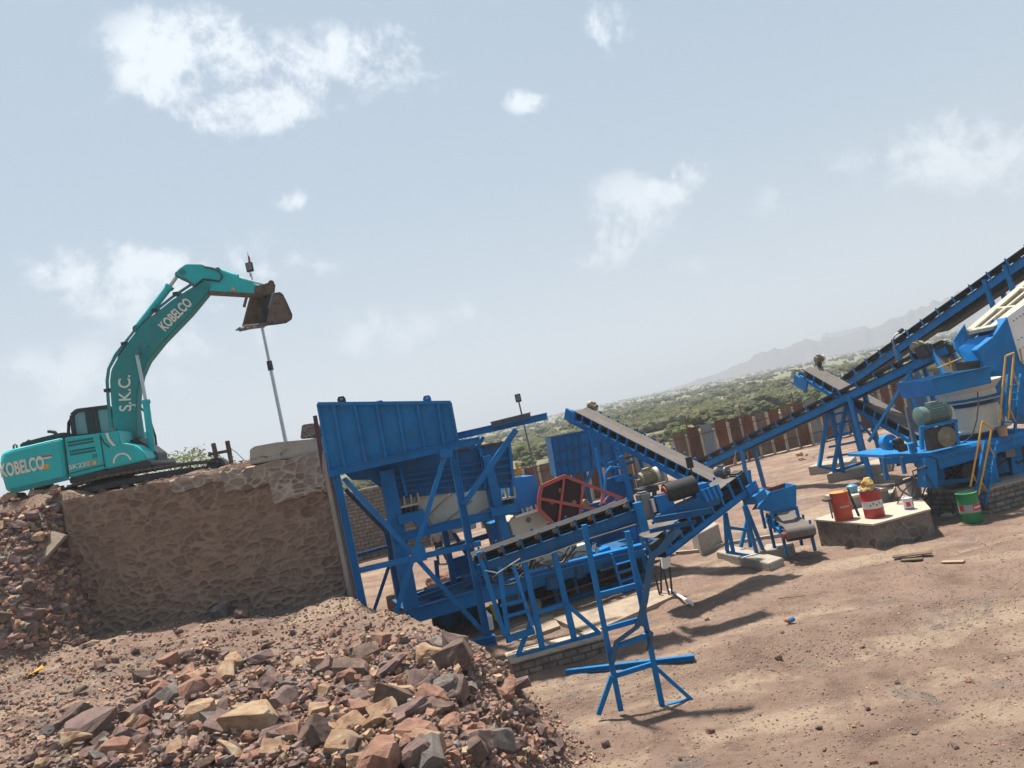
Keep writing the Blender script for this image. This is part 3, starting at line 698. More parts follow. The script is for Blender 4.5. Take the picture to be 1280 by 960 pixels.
def hit(px, py):
    """where a ray first meets the ground"""
    d = ray(px, py); t = 4.0; last = t
    while t < 70:
        p = CAM + d * t
        if p.z < terrain(p.x, p.y, False):
            a, b_ = last, t
            for _ in range(12):
                mdl = (a + b_) / 2; p = CAM + d * mdl
                if p.z < terrain(p.x, p.y, False): b_ = mdl
                else: a = mdl
            return CAM + d * b_
        last = t; t += .12
    return None
WHERE = {'pile': 'in the foreground rubble pile', 'slope': 'on the rubble slope left of the stone wall', 'yard': 'lying loose on the bare yard', 'foot': 'on the spoil below the stone wall', 'top': 'heaped beside the excavator tracks'}
def put_rock(p, r, kind, where, k=None, tilt=.5, sink=.3, label=None):
    k = RR.randrange(len(ROCKS)) if k is None else k
    o = bpy.data.objects.new(kind.replace(' ', '_') + '_rock', rock_of(k, kind)); COL.objects.link(o)
    o.scale = (r * RR.uniform(.85, 1.15), r * RR.uniform(.85, 1.15), r * RR.uniform(.85, 1.15))
    o.rotation_euler = (RR.uniform(-tilt, tilt), RR.uniform(-tilt, tilt), RR.uniform(0, TAU)); o.location = (p.x, p.y, p.z + r * .45 * (1 - sink))
    ORG[o] = o.location.copy()
    return tag(o, label or f'{kind} angular broken rock {WHERE[where]}', 'rock', None if label else f'{kind} rocks {WHERE[where]}')
PILE = [(30, 960), (60, 915), (150, 880), (185, 835), (260, 808), (320, 830), (400, 795), (470, 800), (540, 805), (590, 812), (640, 835), (660, 870), (690, 905), (705, 960)]
def pick(): return RR.choices(list(RK), (36, 17, 9, 15, 23))[0]
def rocks():
    spots = [  # the stones that stand out: px, py, radius m, kind, mesh, label
        (478, 968, .46, 'reddish', 4, 'large pointed pinkish brown rock at the bottom edge of the rubble pile'),
        (535, 950, .40, 'orange tan', 6, 'pale cream flat faced rock beside the large pointed rock in the pile'),
        (320, 912, .46, 'orange tan', 0, 'large orange faced block with shaded front in the rubble pile'),
        (255, 905, .40, 'orange tan', 5, 'cream topped block with brown front in the rubble pile'),
        (110, 925, .55, 'purple brown', 3, 'long dark purple rock at the left end of the rubble pile'),
        (245, 855, .26, 'orange tan', 9, 'squarish tan topped rock at the top of the rubble pile'),
        (575, 832, .42, 'dark brown', 14, 'big dark brown boulder at the right crest of the spoil'),
        (445, 848, .42, 'dark brown', 11, 'dark pyramid shaped rock in the middle of the spoil'),
        (325, 832, .42, 'purple brown', 8, 'rounded purple boulder at the upper edge of the rubble pile'),
        (490, 880, .46, 'orange tan', 18, 'long narrow pinkish slab lying across the rubble pile'),
        (560, 870, .34, 'slate grey', 10, 'light grey rounded rock in the middle of the rubble pile'),
        (635, 872, .42, 'reddish', 13, 'wide pinkish rock near the brick plinth end'),
        (600, 945, .40, 'purple brown', 7, 'steep brown rock at the right bottom of the rubble pile'),
        (280, 770, .38, 'slate grey', 5, 'squared grey block leaning at the foot of the stone wall'),
        (305, 772, .36, 'dark brown', 10, 'dark brown rounded block at the foot of the stone wall'),
        (100, 868, .2, 'dark brown', 3, 'small dark rock with a notch left of the rubble pile')]
    for px, py, y, r, kind, k, lab in ((512, 728, 26, 1.0, 'dark brown', 14, 'huge brown boulder behind the left column of the crusher'), (470, 735, 25.5, .9, 'purple brown', 8, 'rounded brown boulder behind the left legs of the feed bin'), (545, 712, 27.5, .8, 'reddish', 10, 'reddish boulder on the spoil heap behind the crusher deck')):
        q = atY(px, py, y); put_rock(Vector((q.x, y, terrain(q.x, y))), r, kind, 'foot', k, .3, .3, lab)
    cnt = 0
    for px, py, r, kind, k, lab in spots:
        p = hit(px, py)
        if p: put_rock(p, r, kind, 'pile', k, .35, .1, lab); cnt += 1
    def scatter(n, poly, box, rf, where, kinds=None, **kw):
        c = 0; tries = 0
        while c < n and tries < n * 40:
            tries += 1; px, py = RR.uniform(box[0], box[2]), RR.uniform(box[1], box[3])
            if not inside(px, py, poly): continue
            p = hit(px, py)
            if p is None: continue
            put_rock(p, rf(), RR.choice(kinds) if kinds else pick(), where, **kw); c += 1
    big = lambda: min(.36, .14 * (1 / max(.08, RR.random())) ** .55)
    scatter(205, PILE, (30, 795, 740, 962), big, 'pile')
    SL = [(0, 800), (0, 640), (78, 628), (82, 690), (98, 740), (128, 785), (110, 808), (0, 812)]
    scatter(36, SL, (0, 628, 130, 812), lambda: RR.uniform(.12, .38), 'slope', ['slate grey', 'slate grey', 'dark brown', 'orange tan', 'purple brown'])
    FT = [(120, 795), (330, 765), (430, 760), (550, 790), (600, 815), (400, 800), (130, 850), (10, 860), (10, 815)]
    scatter(26, FT, (10, 755, 600, 870), lambda: RR.uniform(.08, .2), 'foot')
    YD = [(700, 905), (760, 960), (1280, 960), (1280, 690), (1000, 720), (880, 760), (880, 880)]
    scatter(18, YD, (700, 690, 1280, 960), lambda: RR.uniform(.05, .11), 'yard', ['dark brown', 'purple brown', 'reddish', 'orange tan'], sink=.4)
    # stones heaped on the platform left of the tracks
    for i in range(22):
        px = RR.uniform(-8, 75); y = RR.uniform(22.4, 24.6); q = atY(px, 610, y); put_rock(Vector((q.x, y, terrain(q.x, y) + RR.uniform(-.05, .12))), RR.uniform(.14, .32), RR.choice(['reddish', 'orange tan', 'purple brown']), 'top')
rocks()
def gravel():
    small = []
    for k in range(7):
        me = rock_mesh(RR, (1, .8, .6), 9, 1); bm = bmesh.new(); bm.from_mesh(me); bmesh.ops.dissolve_limit(bm, angle_limit=R(25), verts=list(bm.verts), edges=list(bm.edges)); bmesh.ops.triangulate(bm, faces=bm.faces[:])
        small.append(([v.co.copy() for v in bm.verts], [[v.index for v in f.verts] for f in bm.faces])); bm.free()
    jobs = [(PILE, (30, 795, 740, 962), 5600, .025, .12, .12), ([(0, 960), (0, 790), (430, 745), (600, 800), (760, 960)], (0, 745, 760, 960), 15000, .012, .06, .03),
            ([(0, 810), (0, 640), (78, 628), (98, 740), (130, 785), (112, 810)], (0, 628, 130, 812), 2000, .03, .15, .08),
            ([(640, 870), (820, 760), (1280, 650), (1280, 960), (700, 960)], (640, 650, 1280, 960), 5000, .008, .03, .0)]
    kinds = list(RK); mbs = {k: MB() for k in kinds}
    for poly, box, n, lo, hi, up in jobs:
        c = 0
        while c < n:
            px, py = RR.uniform(box[0], box[2]), RR.uniform(box[1], box[3])
            c += 1
            if not inside(px, py, poly): continue
            p = hit(px, py)
            if p is None or p.y > 30: continue
            if lo < .01 and RR.random() > .25 + 1.1 * sstep(.5 + mnoise.noise(Vector((p.x * .7, p.y * .7, 5)))): continue
            r = lo + (hi - lo) * RR.random() ** 2.4; V_, F_ = RR.choice(small)
            mt = Matrix.Rotation(RR.uniform(0, TAU), 3, 'Z') @ Matrix.Rotation(RR.uniform(-.6, .6), 3, 'X')
            q = Vector((p.x, p.y, terrain(p.x, p.y) + r * .25 + up * RR.random() ** 2))
            mbs[pick()].add([q + (mt @ v) * r for v in V_], F_)
    for k in kinds: solo('loose_gravel', mbs[k], RK[k], (0, 0, 0), kind='stuff')
gravel()
def slab_left():
    p = [hit(60, 705), ]
    c = hit(58, 700); mb = MB(); a = atY(34, 708, c.y - .4); b_ = atY(72, 666, c.y + .5)
    mb.beam(a, b_, .62, .12, (.3, -.6, .75)); solo('concrete_slab', mb, pmat('muddy_concrete', (.27, .215, .16), .95, .25, 4, (.15, .11, .08), .4, 2, bump=.6, bscale=14), c, 'broken tan concrete slab tilted on the gravel left of the wall', 'slab', bevel=.025)
    c = hit(43, 844); mb = MB(); mb.add([c + Vector(v) for v in ((-.22, -.1, .02), (.02, -.14, .05), (.24, .02, .1), (.1, .16, .16), (-.1, .1, .05))], [(0, 1, 2, 3, 4)])
    mb.prism([c + Vector(v) for v in ((-.22, -.1, .03), (.02, -.14, .06), (.24, .02, .11), (-.05, .06, .03))], (0, 0, .012))
    solo('plastic_wrapper', mb, pmat('yellow_plastic', (.65, .33, .04), .4, .15, 4), c, 'crumpled yellow wrapper lying on the spoil at the left', 'litter')
slab_left()

# ------------------------------------------------------------------ excavator
def excavator():
    e0 = atY(100, 600, 23.0); E = PL(e0.x, e0.y, 8); n = E.n
    P = lambda px, py, off=0.0: on(px, py, E, off)
    poly = lambda pts, off=0.0: [P(x, y, off) for x, y in pts]
    base = P(150, 610, 1.3); base.z = PLAT
    X = thing('excavator', 'teal tracked excavator with raised boom standing on the stone wall platform', 'excavator', base)
    # counterweight: rounded block running the whole width
    def ring(off, inset):
        pts = [(0, 585), (1.5, 569), (9, 563), (60, 551), (79, 547), (86, 600), (17, 617), (8, 613)]
        cx = sum(p[0] for p in pts) / 8; cy = sum(p[1] for p in pts) / 8
        return poly([(cx + (x - cx) * (1 - inset) + (inset * 22 if x < 20 else 0), cy + (y - cy) * (1 - inset * .7)) for x, y in pts], off)
    mb = MB(); mb.loft([ring(-.04, .10), ring(.06, .0), ring(2.6, 0), ring(2.72, .1)])
    cw = part('counterweight', mb, TEAL, X, True, bevel=.03)
    mb = MB(); mb.prism(poly([(17, 616.5), (86, 600), (85.5, 594), (12, 611)], -.045), n * .02); part('mud_splash', mb, TEALD, cw)
    mb = MB(); mb.prism(poly([(79.6, 547), (148, 538.5), (151, 554), (158, 581), (132, 586), (86, 598)], .02), n * 2.6); eh = part('engine_cover', mb, TEAL, X, bevel=.035, smooth=True)
    mb = MB(); mb.prism(poly([(150, 553.5), (169, 557), (182, 567.5), (183.5, 575), (133, 586.5), (128, 560)], -.02), n * 1.0); part('side_fender', mb, TEAL, X, bevel=.04, smooth=True)
    mb = MB(); mb.prism(poly([(85.5, 598), (186, 575), (189.5, 580), (187.5, 588), (88, 605)], .0), n * 2.5); part('lower_skirt', mb, BLACK, X, bevel=.02)
    # door seams
    mb = MB()
    for a, b_ in (((80, 549), (86, 598)), ((125, 543), (131, 585)), ((87, 592), (130, 581))): mb.beam(P(*a, .012), P(*b_, .012), .022, .03, n)
    part('panel_seam', mb, BLACK, eh)
    for r_ in range(5):
        if r_ == 2: continue
        mb = MB()
        for c in range(13):
            f = c / 12; x = 84.2 + f * 30 + r_ * .85; y = 552.2 - f * 5.2 + r_ * 3.75
            mb.prism(poly([(x, y), (x + 1.3, y - .25), (x + 1.8, y + 2.2), (x + .5, y + 2.5)], .006), n * .03)
        part('vent_grille', mb, DARKIN, eh)
    mb = MB(); mb.prism(poly([(115, 568), (121, 567), (121.5, 571.5), (115.5, 572.5)], .004), n * .03); part('latch_plate', mb, TEALD, eh)
    # decals
    ct = pmat('decal_cream', (.66, .64, .55), .5, .05, 3); cr = pmat('decal_red', (.42, .05, .05), .5, .1); cy = pmat('decal_yellow', (.62, .30, .03), .5, .1)
    rt = P(60, 600) - P(20, 608.5); up = P(30, 580) - P(34, 596)
    lettering('brand_lettering', 'KOBELCO', ct, cw, P(1.2, 596.8, -.055), rt, up, .38, .01, .03, .50)
    for nm, q, mt in (('decal_stripe_red', [(44.5, 571.3), (64, 568.1), (64.3, 570.2), (45, 573.3)], cr), ('decal_stripe_white', [(45, 573.4), (64.3, 570.3), (64.6, 572.3), (45.5, 575.5)], ct)):
        mb = MB(); mb.prism(poly(q, -.05), n * .015); part(nm, mb, mt, cw)
    mb = MB(); mb.prism(poly([(49.5, 581.5), (61, 579.5), (61.6, 585.5), (51, 588)], -.05), n * .015); part('yellow_label', mb, cy, cw)
    o_ = lettering('model_lettering', 'SK220', ct, eh, P(86.5, 587.3, .01), rt, up, .135, .008, .012, 1.2)
    lettering('model_lettering', 'XD', cy, eh, P(107.5, 583.0, .01), rt, up, .135, .008, .012, 1.2)
    lettering('model_lettering', '-8', ct, eh, P(114.8, 581.6, .01), rt, up, .10, .008, .012, 1.1)
    # sweep of white and dark lines on the front door, round emblem
    def curve_strip(pts, w, mt, nm):
        mb = MB()
        for a, b_ in zip(pts, pts[1:]): mb.beam(P(*a, .008), P(*b_, .008), w, .02, n)
        part(nm, mb, mt, eh)
    curve_strip([(133.5, 541.5), (136, 549), (141.5, 556), (148.5, 560.5)], .07, ct, 'white_swoosh')
    curve_strip([(125.5, 545), (130, 553.5), (137, 559.5), (146, 564), (155, 569.5)], .03, BLACK, 'dark_swoosh')
    mb = MB(); c = P(152.8, 577, -.03)
    ringp = [c + E.t * math.cos(a) * .24 + Z * math.sin(a) * .24 for a in [math.pi * (.0 + i / 16) for i in range(17)]]
    for a, b_ in zip(ringp, ringp[1:]): mb.beam(a, b_, .05, .02, n)
    part('round_emblem', mb, ct, X)
    # cab on the far side
    C0, C1 = 1.55, 2.55
    def quad(pts, off): return poly(pts, off)
    cabo = [(90, 519), (96, 513.5), (136, 508.5), (148, 531), (148, 541), (93, 546)]
    mb = MB()
    for off in (C0, C1):
        q = quad(cabo, off)
        for a, b_ in zip(q, q[1:] + q[:1]): mb.beam(a, b_, .12, .10, n)
        mb.beam(P(111, 511.5, off), P(116, 543, off), .24, .10, n); mb.beam(P(119, 511, off), P(124, 542, off), .1, .10, n)
    a0 = quad(cabo, C0); a1 = quad(cabo, C1)
    mb.add([a0[0], a0[1], a1[1], a1[0]], [(0, 1, 2, 3)]); mb.prism([a0[1], a0[2], a1[2], a1[1]], (0, 0, .07))
    cab = part('cab', mb, BLACK, X)
    mb = MB(); mb.prism(poly([(92, 520), (97, 515), (110, 513), (114, 543), (95, 544)], C0 + .02), n * .01); mb.prism(poly([(121, 512.5), (135, 511), (146, 531), (146, 540), (126, 541)], C0 + .02), n * .01); part('window', mb, GLASS, cab)
    mb = MB(); mb.box(P(108, 536, 2.1), (.5, .5, .8)); part('seat', mb, BLACK, cab, bevel=.05)
    # dark hood, exhaust and rails on top
    mb = MB(); mb.loft([poly([(24, 559), (26.5, 553.5), (52, 546.5), (78, 540.5), (90, 541), (90, 548), (60, 552)], o) for o in (.7, 1.5)]); part('engine_hood', mb, BLACK, X, bevel=.03)
    mb = MB(); mb.pipe([P(60, 539.2, .7), P(64, 539.2, .7), P(68.5, 540.5, .7), P(71.5, 544, .7), P(73.5, 549, .7)], .055, 10); part('exhaust_pipe', mb, BLACK, X, True)
    mb = MB(); mb.pipe([P(85.5, 544, 1.9), P(86, 528, 1.9), P(88, 524.5, 1.9), P(92, 523.5, 1.9)], .05, 8); part('handrail', mb, BLACK, X, True)
    mb = MB()
    for x, y in ((19, 560), (36, 554.5)): mb.pipe([P(x - 2, y + 1, 1.0), P(x - 2, y - 3, 1.0), P(x, y - 4.5, 1.0), P(x + 2, y - 3.5, 1.0), P(x + 2, y, 1.0)], .03, 6)
    part('lifting_eye', mb, TEALD, X, True)
    mb = MB()
    for c in range(5): mb.prism(poly([(75 + c * 2.4, 543.7 - c * .45), (76.6 + c * 2.4, 543.4 - c * .45), (77 + c * 2.4, 546 - c * .45), (75.4 + c * 2.4, 546.3 - c * .45)], .69), n * .03)
    part('hood_grille', mb, DARKIN, X)
    # slewing ring
    c = P(140, 594, 1.35); mb = MB(); mb.tube(c - Z * .25, c + Z * .2, .65, .6, 24); part('slew_ring', mb, BLACK, X, True)
    # tracks
    def track(off, w):
        outline = [(47, 643), (45, 638), (48, 631), (60, 621), (90, 606), (135, 594.5), (180, 587), (240, 579), (268, 576.3), (277, 578), (282, 583), (281, 588), (272, 592), (240, 597), (180, 607.5), (120, 620), (75, 637), (56, 646)]
        pts = [P(x, y, off) for x, y in outline]
        # even spacing along the loop
        loop = pts + [pts[0]]; seg = [(b_ - a).length for a, b_ in zip(loop, loop[1:])]; tot = sum(seg); ns = 64
        mb = MB(); sh = MB(); ci = 0; acc = 0
        for i in range(ns):
            s = tot * i / ns
            while acc + seg[ci] < s: acc += seg[ci]; ci += 1
            a, b_ = loop[ci], loop[ci + 1]; p = a.lerp(b_, (s - acc) / seg[ci]); t = (b_ - a).normalized(); o = n.cross(t)
            sh.obox(p + n * w / 2, t * (tot / ns * .9), n * w, o * .05); sh.obox(p + n * w / 2 + o * -.0, t * .03, n * w, o * .11)
        tr = part('track', sh, MUDSTEEL, X)
        mb = MB(); inn = [(70, 626), (100, 611), (180, 594), (255, 583), (262, 587), (180, 601), (110, 616), (76, 631)]; mb.prism(poly(inn, off + .12), n * (w - .24)); part('track_frame', mb, BLACK, tr)
        for x, y, r in ((57, 636, .30), (270, 584, .29)):
            c = P(x, y, off + .05); mb = MB(); mb.tube(c, c + n * (w - .1), r, r, 18); mb.tube(c - n * .04, c + n * .05, r * .4, r * .4, 12); part('sprocket', mb, BLACK, tr, True)
        for k in range(6):
            x = 100 + k * 28; y = 621.0 - (x - 100) * .195; c = P(x, y, off + .06); mb = MB(); mb.tube(c, c + n * (w - .12), .12, .12, 12); part('track_roller', mb, MUDSTEEL, tr, True)
    track(-.12, .6); track(2.0, .6)
    mb = MB(); mb.prism(poly([(110, 604), (225, 586), (225, 596), (110, 614)], .5), n * 1.5); part('undercarriage', mb, BLACK, X)
    # boom
    BO = 1.15; BW = .46
    bo = [(155, 552), (152, 548), (141, 528), (138.5, 500), (137, 476), (139, 462), (146, 449), (160, 427), (178, 404), (216, 374), (246, 355), (256, 352), (262, 356), (261, 364), (238, 392), (203, 428), (184, 452), (176, 470), (172, 490), (170.5, 512), (172, 545), (166, 554)]
    mb = MB(); mb.prism(poly(bo, BO), n * BW); boom = part('boom', mb, TEALD, X, bevel=.025)
    lettering('brand_lettering', 'KOBELCO', ct, boom, P(206, 414.5, BO - .012), P(241, 379) - P(203, 417), P(196, 411) - P(203, 418), .31, .01, .03, .62)
    lettering('owner_lettering', 'S.K.C.', ct, boom, P(164.0, 514.0, BO - .012), P(157, 484) - P(158, 514), P(150, 500) - P(165, 500.4), .36, .01, .012, .92)
    lettering('owner_lettering', '3', ct, boom, P(169.3, 508.5, BO - .012), P(157, 484) - P(158, 514), P(150, 500) - P(165, 500.4), .15, .01, .016, 1)
    # hydraulic lines along the back of the boom
    mb = MB()
    for o, d in ((BO + .05, 0), (BO + .16, -1.2), (BO + .3, -2.2)):
        mb.pipe([P(140 + d, 535, o), P(136.5 + d, 502, o), (P(135 + d, 476, o)), P(137 + d, 461, o), P(146 + d, 445 + d, o), P(162, 422 + d, o), P(178, 402 + d, o), P(216, 372 + d, o), P(243, 354 + d, o)], .024, 6)
    part('hydraulic_line', mb, TEALD, boom, True)
    for x, y in ((158, 430), (196, 388.5), (222, 368), (136.8, 488)): mb = MB(); mb.box(P(x, y, BO + .2), (.16, .4, .1)); part('line_clamp', mb, BLACK, boom)
    # arm
    AO = BO + .04; AW = .38
    ar = [(218.5, 343), (222, 337), (232, 330), (252, 330.2), (256, 332), (296, 346), (326, 358), (332, 363), (329, 368.5), (300, 367), (261, 365), (243, 358.5), (232, 349)]
    mb = MB(); mb.prism(poly(ar, AO), n * AW); arm = part('arm', mb, TEAL, X, bevel=.025)
    mb = MB(); mb.prism(poly([(221, 346), (232, 351), (243, 360), (261, 366.6), (300, 368.8), (328, 370), (329, 367), (300, 365.5), (261, 363.5), (244, 357.5), (233, 348.5)], AO - .02), n * (AW + .04)); part('arm_underside', mb, MUDSTEEL, arm)
    mb = MB(); mb.pipe([P(255, 333, AO - .05), P(266, 335, AO - .05), P(274, 339, AO - .07), (P(278, 346, AO - .08)), P(274, 351.5, AO - .08), P(264, 350, AO - .06), P(254, 349, AO - .05), P(243, 358, AO - .05)], .03, 6); part('hose', mb, BLACK, arm, True)
    mb = MB(); mb.prism(poly([(289, 359.2), (294, 360), (294, 363), (289, 362.3)], AO - .03), n * .02); part('yellow_sticker', mb, cy, arm)
    # cylinders
    def cyl(nm, a, b_, c, r, off, roff):
        mb = MB(); mb.tube(P(*a, off), P(*b_, off), r, r, 14); mb.tube(P(*b_, off) - (P(*b_, off) - P(*a, off)).normalized() * .12, P(*b_, off), r * 1.3, r * 1.3, 14); cb = part(nm, mb, TEAL, X, True)
        mb = MB(); mb.tube(P(*b_, off), P(*c, off), r * .52, r * .52, 10); part('piston_rod', mb, STEEL, cb, True)
        for q, rr_ in ((a, r * 1.15), (c, r * .95)):
            mb = MB(); mb.tube(P(*q, off - .14), P(*q, off + .14), rr_, rr_, 12); part('pin', mb, TEALD, cb, True)
    cyl('arm_cylinder', (171, 411), (213, 357), (223, 343), .115, BO + BW / 2, 0)
    cyl('bucket_cylinder', (272, 338), (297, 347), (334, 357), .09, AO + AW / 2, 0)
    cyl('boom_cylinder', (191, 570), (182, 500), (170.5, 440), .105, BO - .22, 0)
    cyl('boom_cylinder', (180, 566), (171, 506), (169.5, 440), .105, BO + BW + .22, 0)
    mb = MB()
    for x, y, r, o in ((258, 357, .10, BO), (228, 340, .09, AO), (160, 549, .14, BO), (184, 433, .03, BO), (207, 360, .0, BO)):
        if r: mb.tube(P(x, y, o - .06), P(x, y, o + .55), r, r, 12)
    part('joint_pin', mb, TEALD, boom, True)
    mb = MB(); mb.prism(poly([(150, 552), (172, 548), (196, 566), (198, 578), (160, 580)], BO - .3), n * 1.0); part('boom_mount', mb, BLACK, X, bevel=.02)
    mb = MB(); mb.pipe([P(176, 510, 2.0), P(186, 520, 2.0), P(194, 545, 2.0), P(197, 568, 2.0)], .035, 8); part('cab_guard_rail', mb, BLACK, X, True)
    mb = MB(); mb.pipe([P(163, 428, BO + .1), P(152, 437, BO + .1), P(148.5, 447, BO + .1), P(149.5, 455, BO + .1)], .04, 6); mb.pipe([P(165, 426, BO + .3), P(154, 433, BO + .3), P(150, 447, BO + .3)], .035, 6); part('boom_hose', mb, BLACK, boom, True)
    # bucket and linkage
    y0 = 23.6; near = lambda x, y: P(x, y, .95); wv = P(311, 372, 2.1) - near(342, 367)
    sidep = [(343, 366), (350, 365), (354, 368), (358, 376), (365.5, 393), (365, 399), (358, 404), (345, 406), (333, 404.5), (338, 385)]
    sp_ = [near(*q) for q in sidep]; far_ = [p + wv for p in sp_]; c_ = sum(sp_, Vector()) / len(sp_); tkn = wv.normalized() * .045
    mb = MB(); mb.prism(sp_, tkn); mb.prism([p - tkn for p in far_], tkn)
    for i in range(0, 8): mb.prism([sp_[i], sp_[i + 1], sp_[i + 1] + wv, sp_[i] + wv], (c_ - (sp_[i] + sp_[i + 1]) / 2).normalized() * .05)
    bk = part('bucket', mb, MUDSTEEL, X)
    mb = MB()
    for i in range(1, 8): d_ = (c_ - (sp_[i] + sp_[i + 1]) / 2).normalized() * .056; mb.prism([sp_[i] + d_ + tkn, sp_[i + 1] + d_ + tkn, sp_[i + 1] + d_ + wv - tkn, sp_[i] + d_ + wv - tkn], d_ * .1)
    part('bucket_shade_sheet', mb, pmat('worn_steel_shade', (.03, .028, .03), .6, .3, 5), bk)  # added sheets: worn steel coloured near-black for the shade inside the bucket
    mb = MB(); mb.prism([sp_[8] + Vector((0, 0, -.03)), sp_[8] + wv + Vector((0, 0, -.03)), sp_[8] + wv + Vector((-.12, 0, -.10)), sp_[8] + Vector((-.12, 0, -.02))], (0, 0, -.06)); part('cutting_lip', mb, MUDSTEEL, bk)
    for k in range(5):
        p = sp_[8] + wv * (.02 + .235 * k) + Vector((-.08, 0, -.06)); mb = MB(); mb.loft([[p + Vector((0, -.07, -.05)), p + Vector((0, .07, -.05)), p + Vector((0, .07, .05)), p + Vector((0, -.07, .05))], [p + Vector((-.17, -.03, -.04)), p + Vector((-.17, .03, -.04)), p + Vector((-.17, .03, -.01)), p + Vector((-.17, -.03, -.01))]]); part('bucket_tooth', mb, GREYS, bk)
    mb = MB(); mb.prism([sp_[9] + tkn, sp_[9] + tkn * 1.6, sp_[0] + tkn * 1.6, sp_[0] + tkn], (-.05, 0, 0)); part('side_edge', mb, GREYS, bk)
    mb = MB(); mb.prism(poly([(318, 358), (330, 355), (341, 352), (344, 356), (343, 365), (330, 369), (318, 366)], AO - .06), n * .06); mb.prism(poly([(318, 358), (330, 355), (341, 352), (344, 356), (343, 365), (330, 369), (318, 366)], AO + AW), n * .06)
    for x, y in ((324, 362), (339, 354), (337, 364)): mb.tube(P(x, y, AO - .1), P(x, y, AO + AW + .1), .1, .1, 12)
    part('bucket_linkage', mb, MUDSTEEL, X)
    mb = MB(); mb.pipe([P(309, 369, AO), P(307, 376, AO), P(305, 384, AO)], .05, 6); part('loose_link', mb, MUDSTEEL, X)
excavator()

# ------------------------------------------------------------------ masts and posts on the platform
def mast():
    y = 29.0; b = atY(357.5, 553, y); b.z = terrain(b.x, y)
    t = thing('light_mast', 'tall slender telescopic light mast with red flag behind the excavator bucket', 'light mast', b)
    P = lambda px, py: atY(px, py, y)
    ax = P(317, 350)
    # keep it truly straight: base to tip
    tip = P(313.5, 341); tip = Vector((tip.x, y, tip.z)); at_ = lambda f: b.lerp(tip, f)
    mb = MB(); mb.tube(at_(0), at_(.49), .075, .065, 12); part('lower_pole', mb, STEEL, t, True)
    mb = MB(); mb.tube(at_(.47), at_(.52), .105, .10, 12); part('collar', mb, BLACK, t, True)
    mb = MB(); mb.tube(at_(.50), at_(.80), .06, .055, 12); mb.tube(at_(.78), at_(1), .035, .03, 10); part('upper_pole', mb, STEEL, t, True)
    c = at_(1) + Vector((.02, -.08, .2)); mb = MB(); mb.box(c, (.26, .12, .36)); fl = part('floodlight', mb, BLACK, t, bevel=.015)
    mb = MB(); mb.box(c + Vector((0, -.063, .02)), (.2, .012, .26)); part('lens', mb, GREYS, fl)
    a = P(309.5, 315); f0 = P(312.5, 331); mb = MB(); mb.tube(at_(.98) + Vector((-.05, 0, 0)), Vector((a.x, y, a.z)), .015, .01, 6); part('flag_pole', mb, BLACK, t)
    k = FOC / y
    pts = [P(309.8, 318), P(312.5, 322), P(313.3, 329), P(311.5, 332), P(310.4, 325)]; mb = MB(); mb.prism(pts, (0, .012, 0)); part('flag', mb, pmat('flag_red', (.62, .04, .03), .7, .1), t)
mast()
def timber_posts():
    y = 25.0
    P = lambda px, py: atY(px, py, y)
    t = thing('timber_post_frame', 'two weathered timber posts with a cross bar on the platform', 'post frame', P(280, 588))
    for a, b_ in (((266.5, 554), (274.5, 590)), ((284, 551), (291, 588))):
        p, q = P(*a), P(*b_); mb = MB(); mb.beam(p, q, .12, .12); part('post', mb, WOOD, t, bevel=.012)
    mb = MB(); mb.beam(P(262, 568), P(289, 563) , .1, .07); mb.tube(P(262, 565) , P(262, 571), .05, .05, 8); part('cross_bar', mb, WOOD, t)
    mb = MB(); mb.pipe([P(288, 560), P(296, 566), P(303, 573), P(308, 577)], .012, 5); part('wire', mb, GREYS, t)
timber_posts()
def flood_pole():
    y = 34; b = atY(668, 600, y); tip = atY(648.5, 502, y); bb = Vector((tip.x + .1, y, 0))
    t = thing('floodlight_pole', 'thin grey floodlight pole rising behind the jib beam of the feed bin', 'light pole', bb)
    mb = MB(); mb.tube(bb, Vector((tip.x, y, tip.z)), .055, .035, 10); part('pole', mb, GREYS, t, True)
    c = Vector((tip.x, y - .06, tip.z + .16)); mb = MB(); mb.box(c, (.26, .12, .36)); fl = part('floodlight', mb, BLACK, t, bevel=.015)
    mb = MB(); mb.box(c + Vector((0, -.063, .02)), (.2, .012, .25)); part('lens', mb, GREYS, fl)
flood_pole()

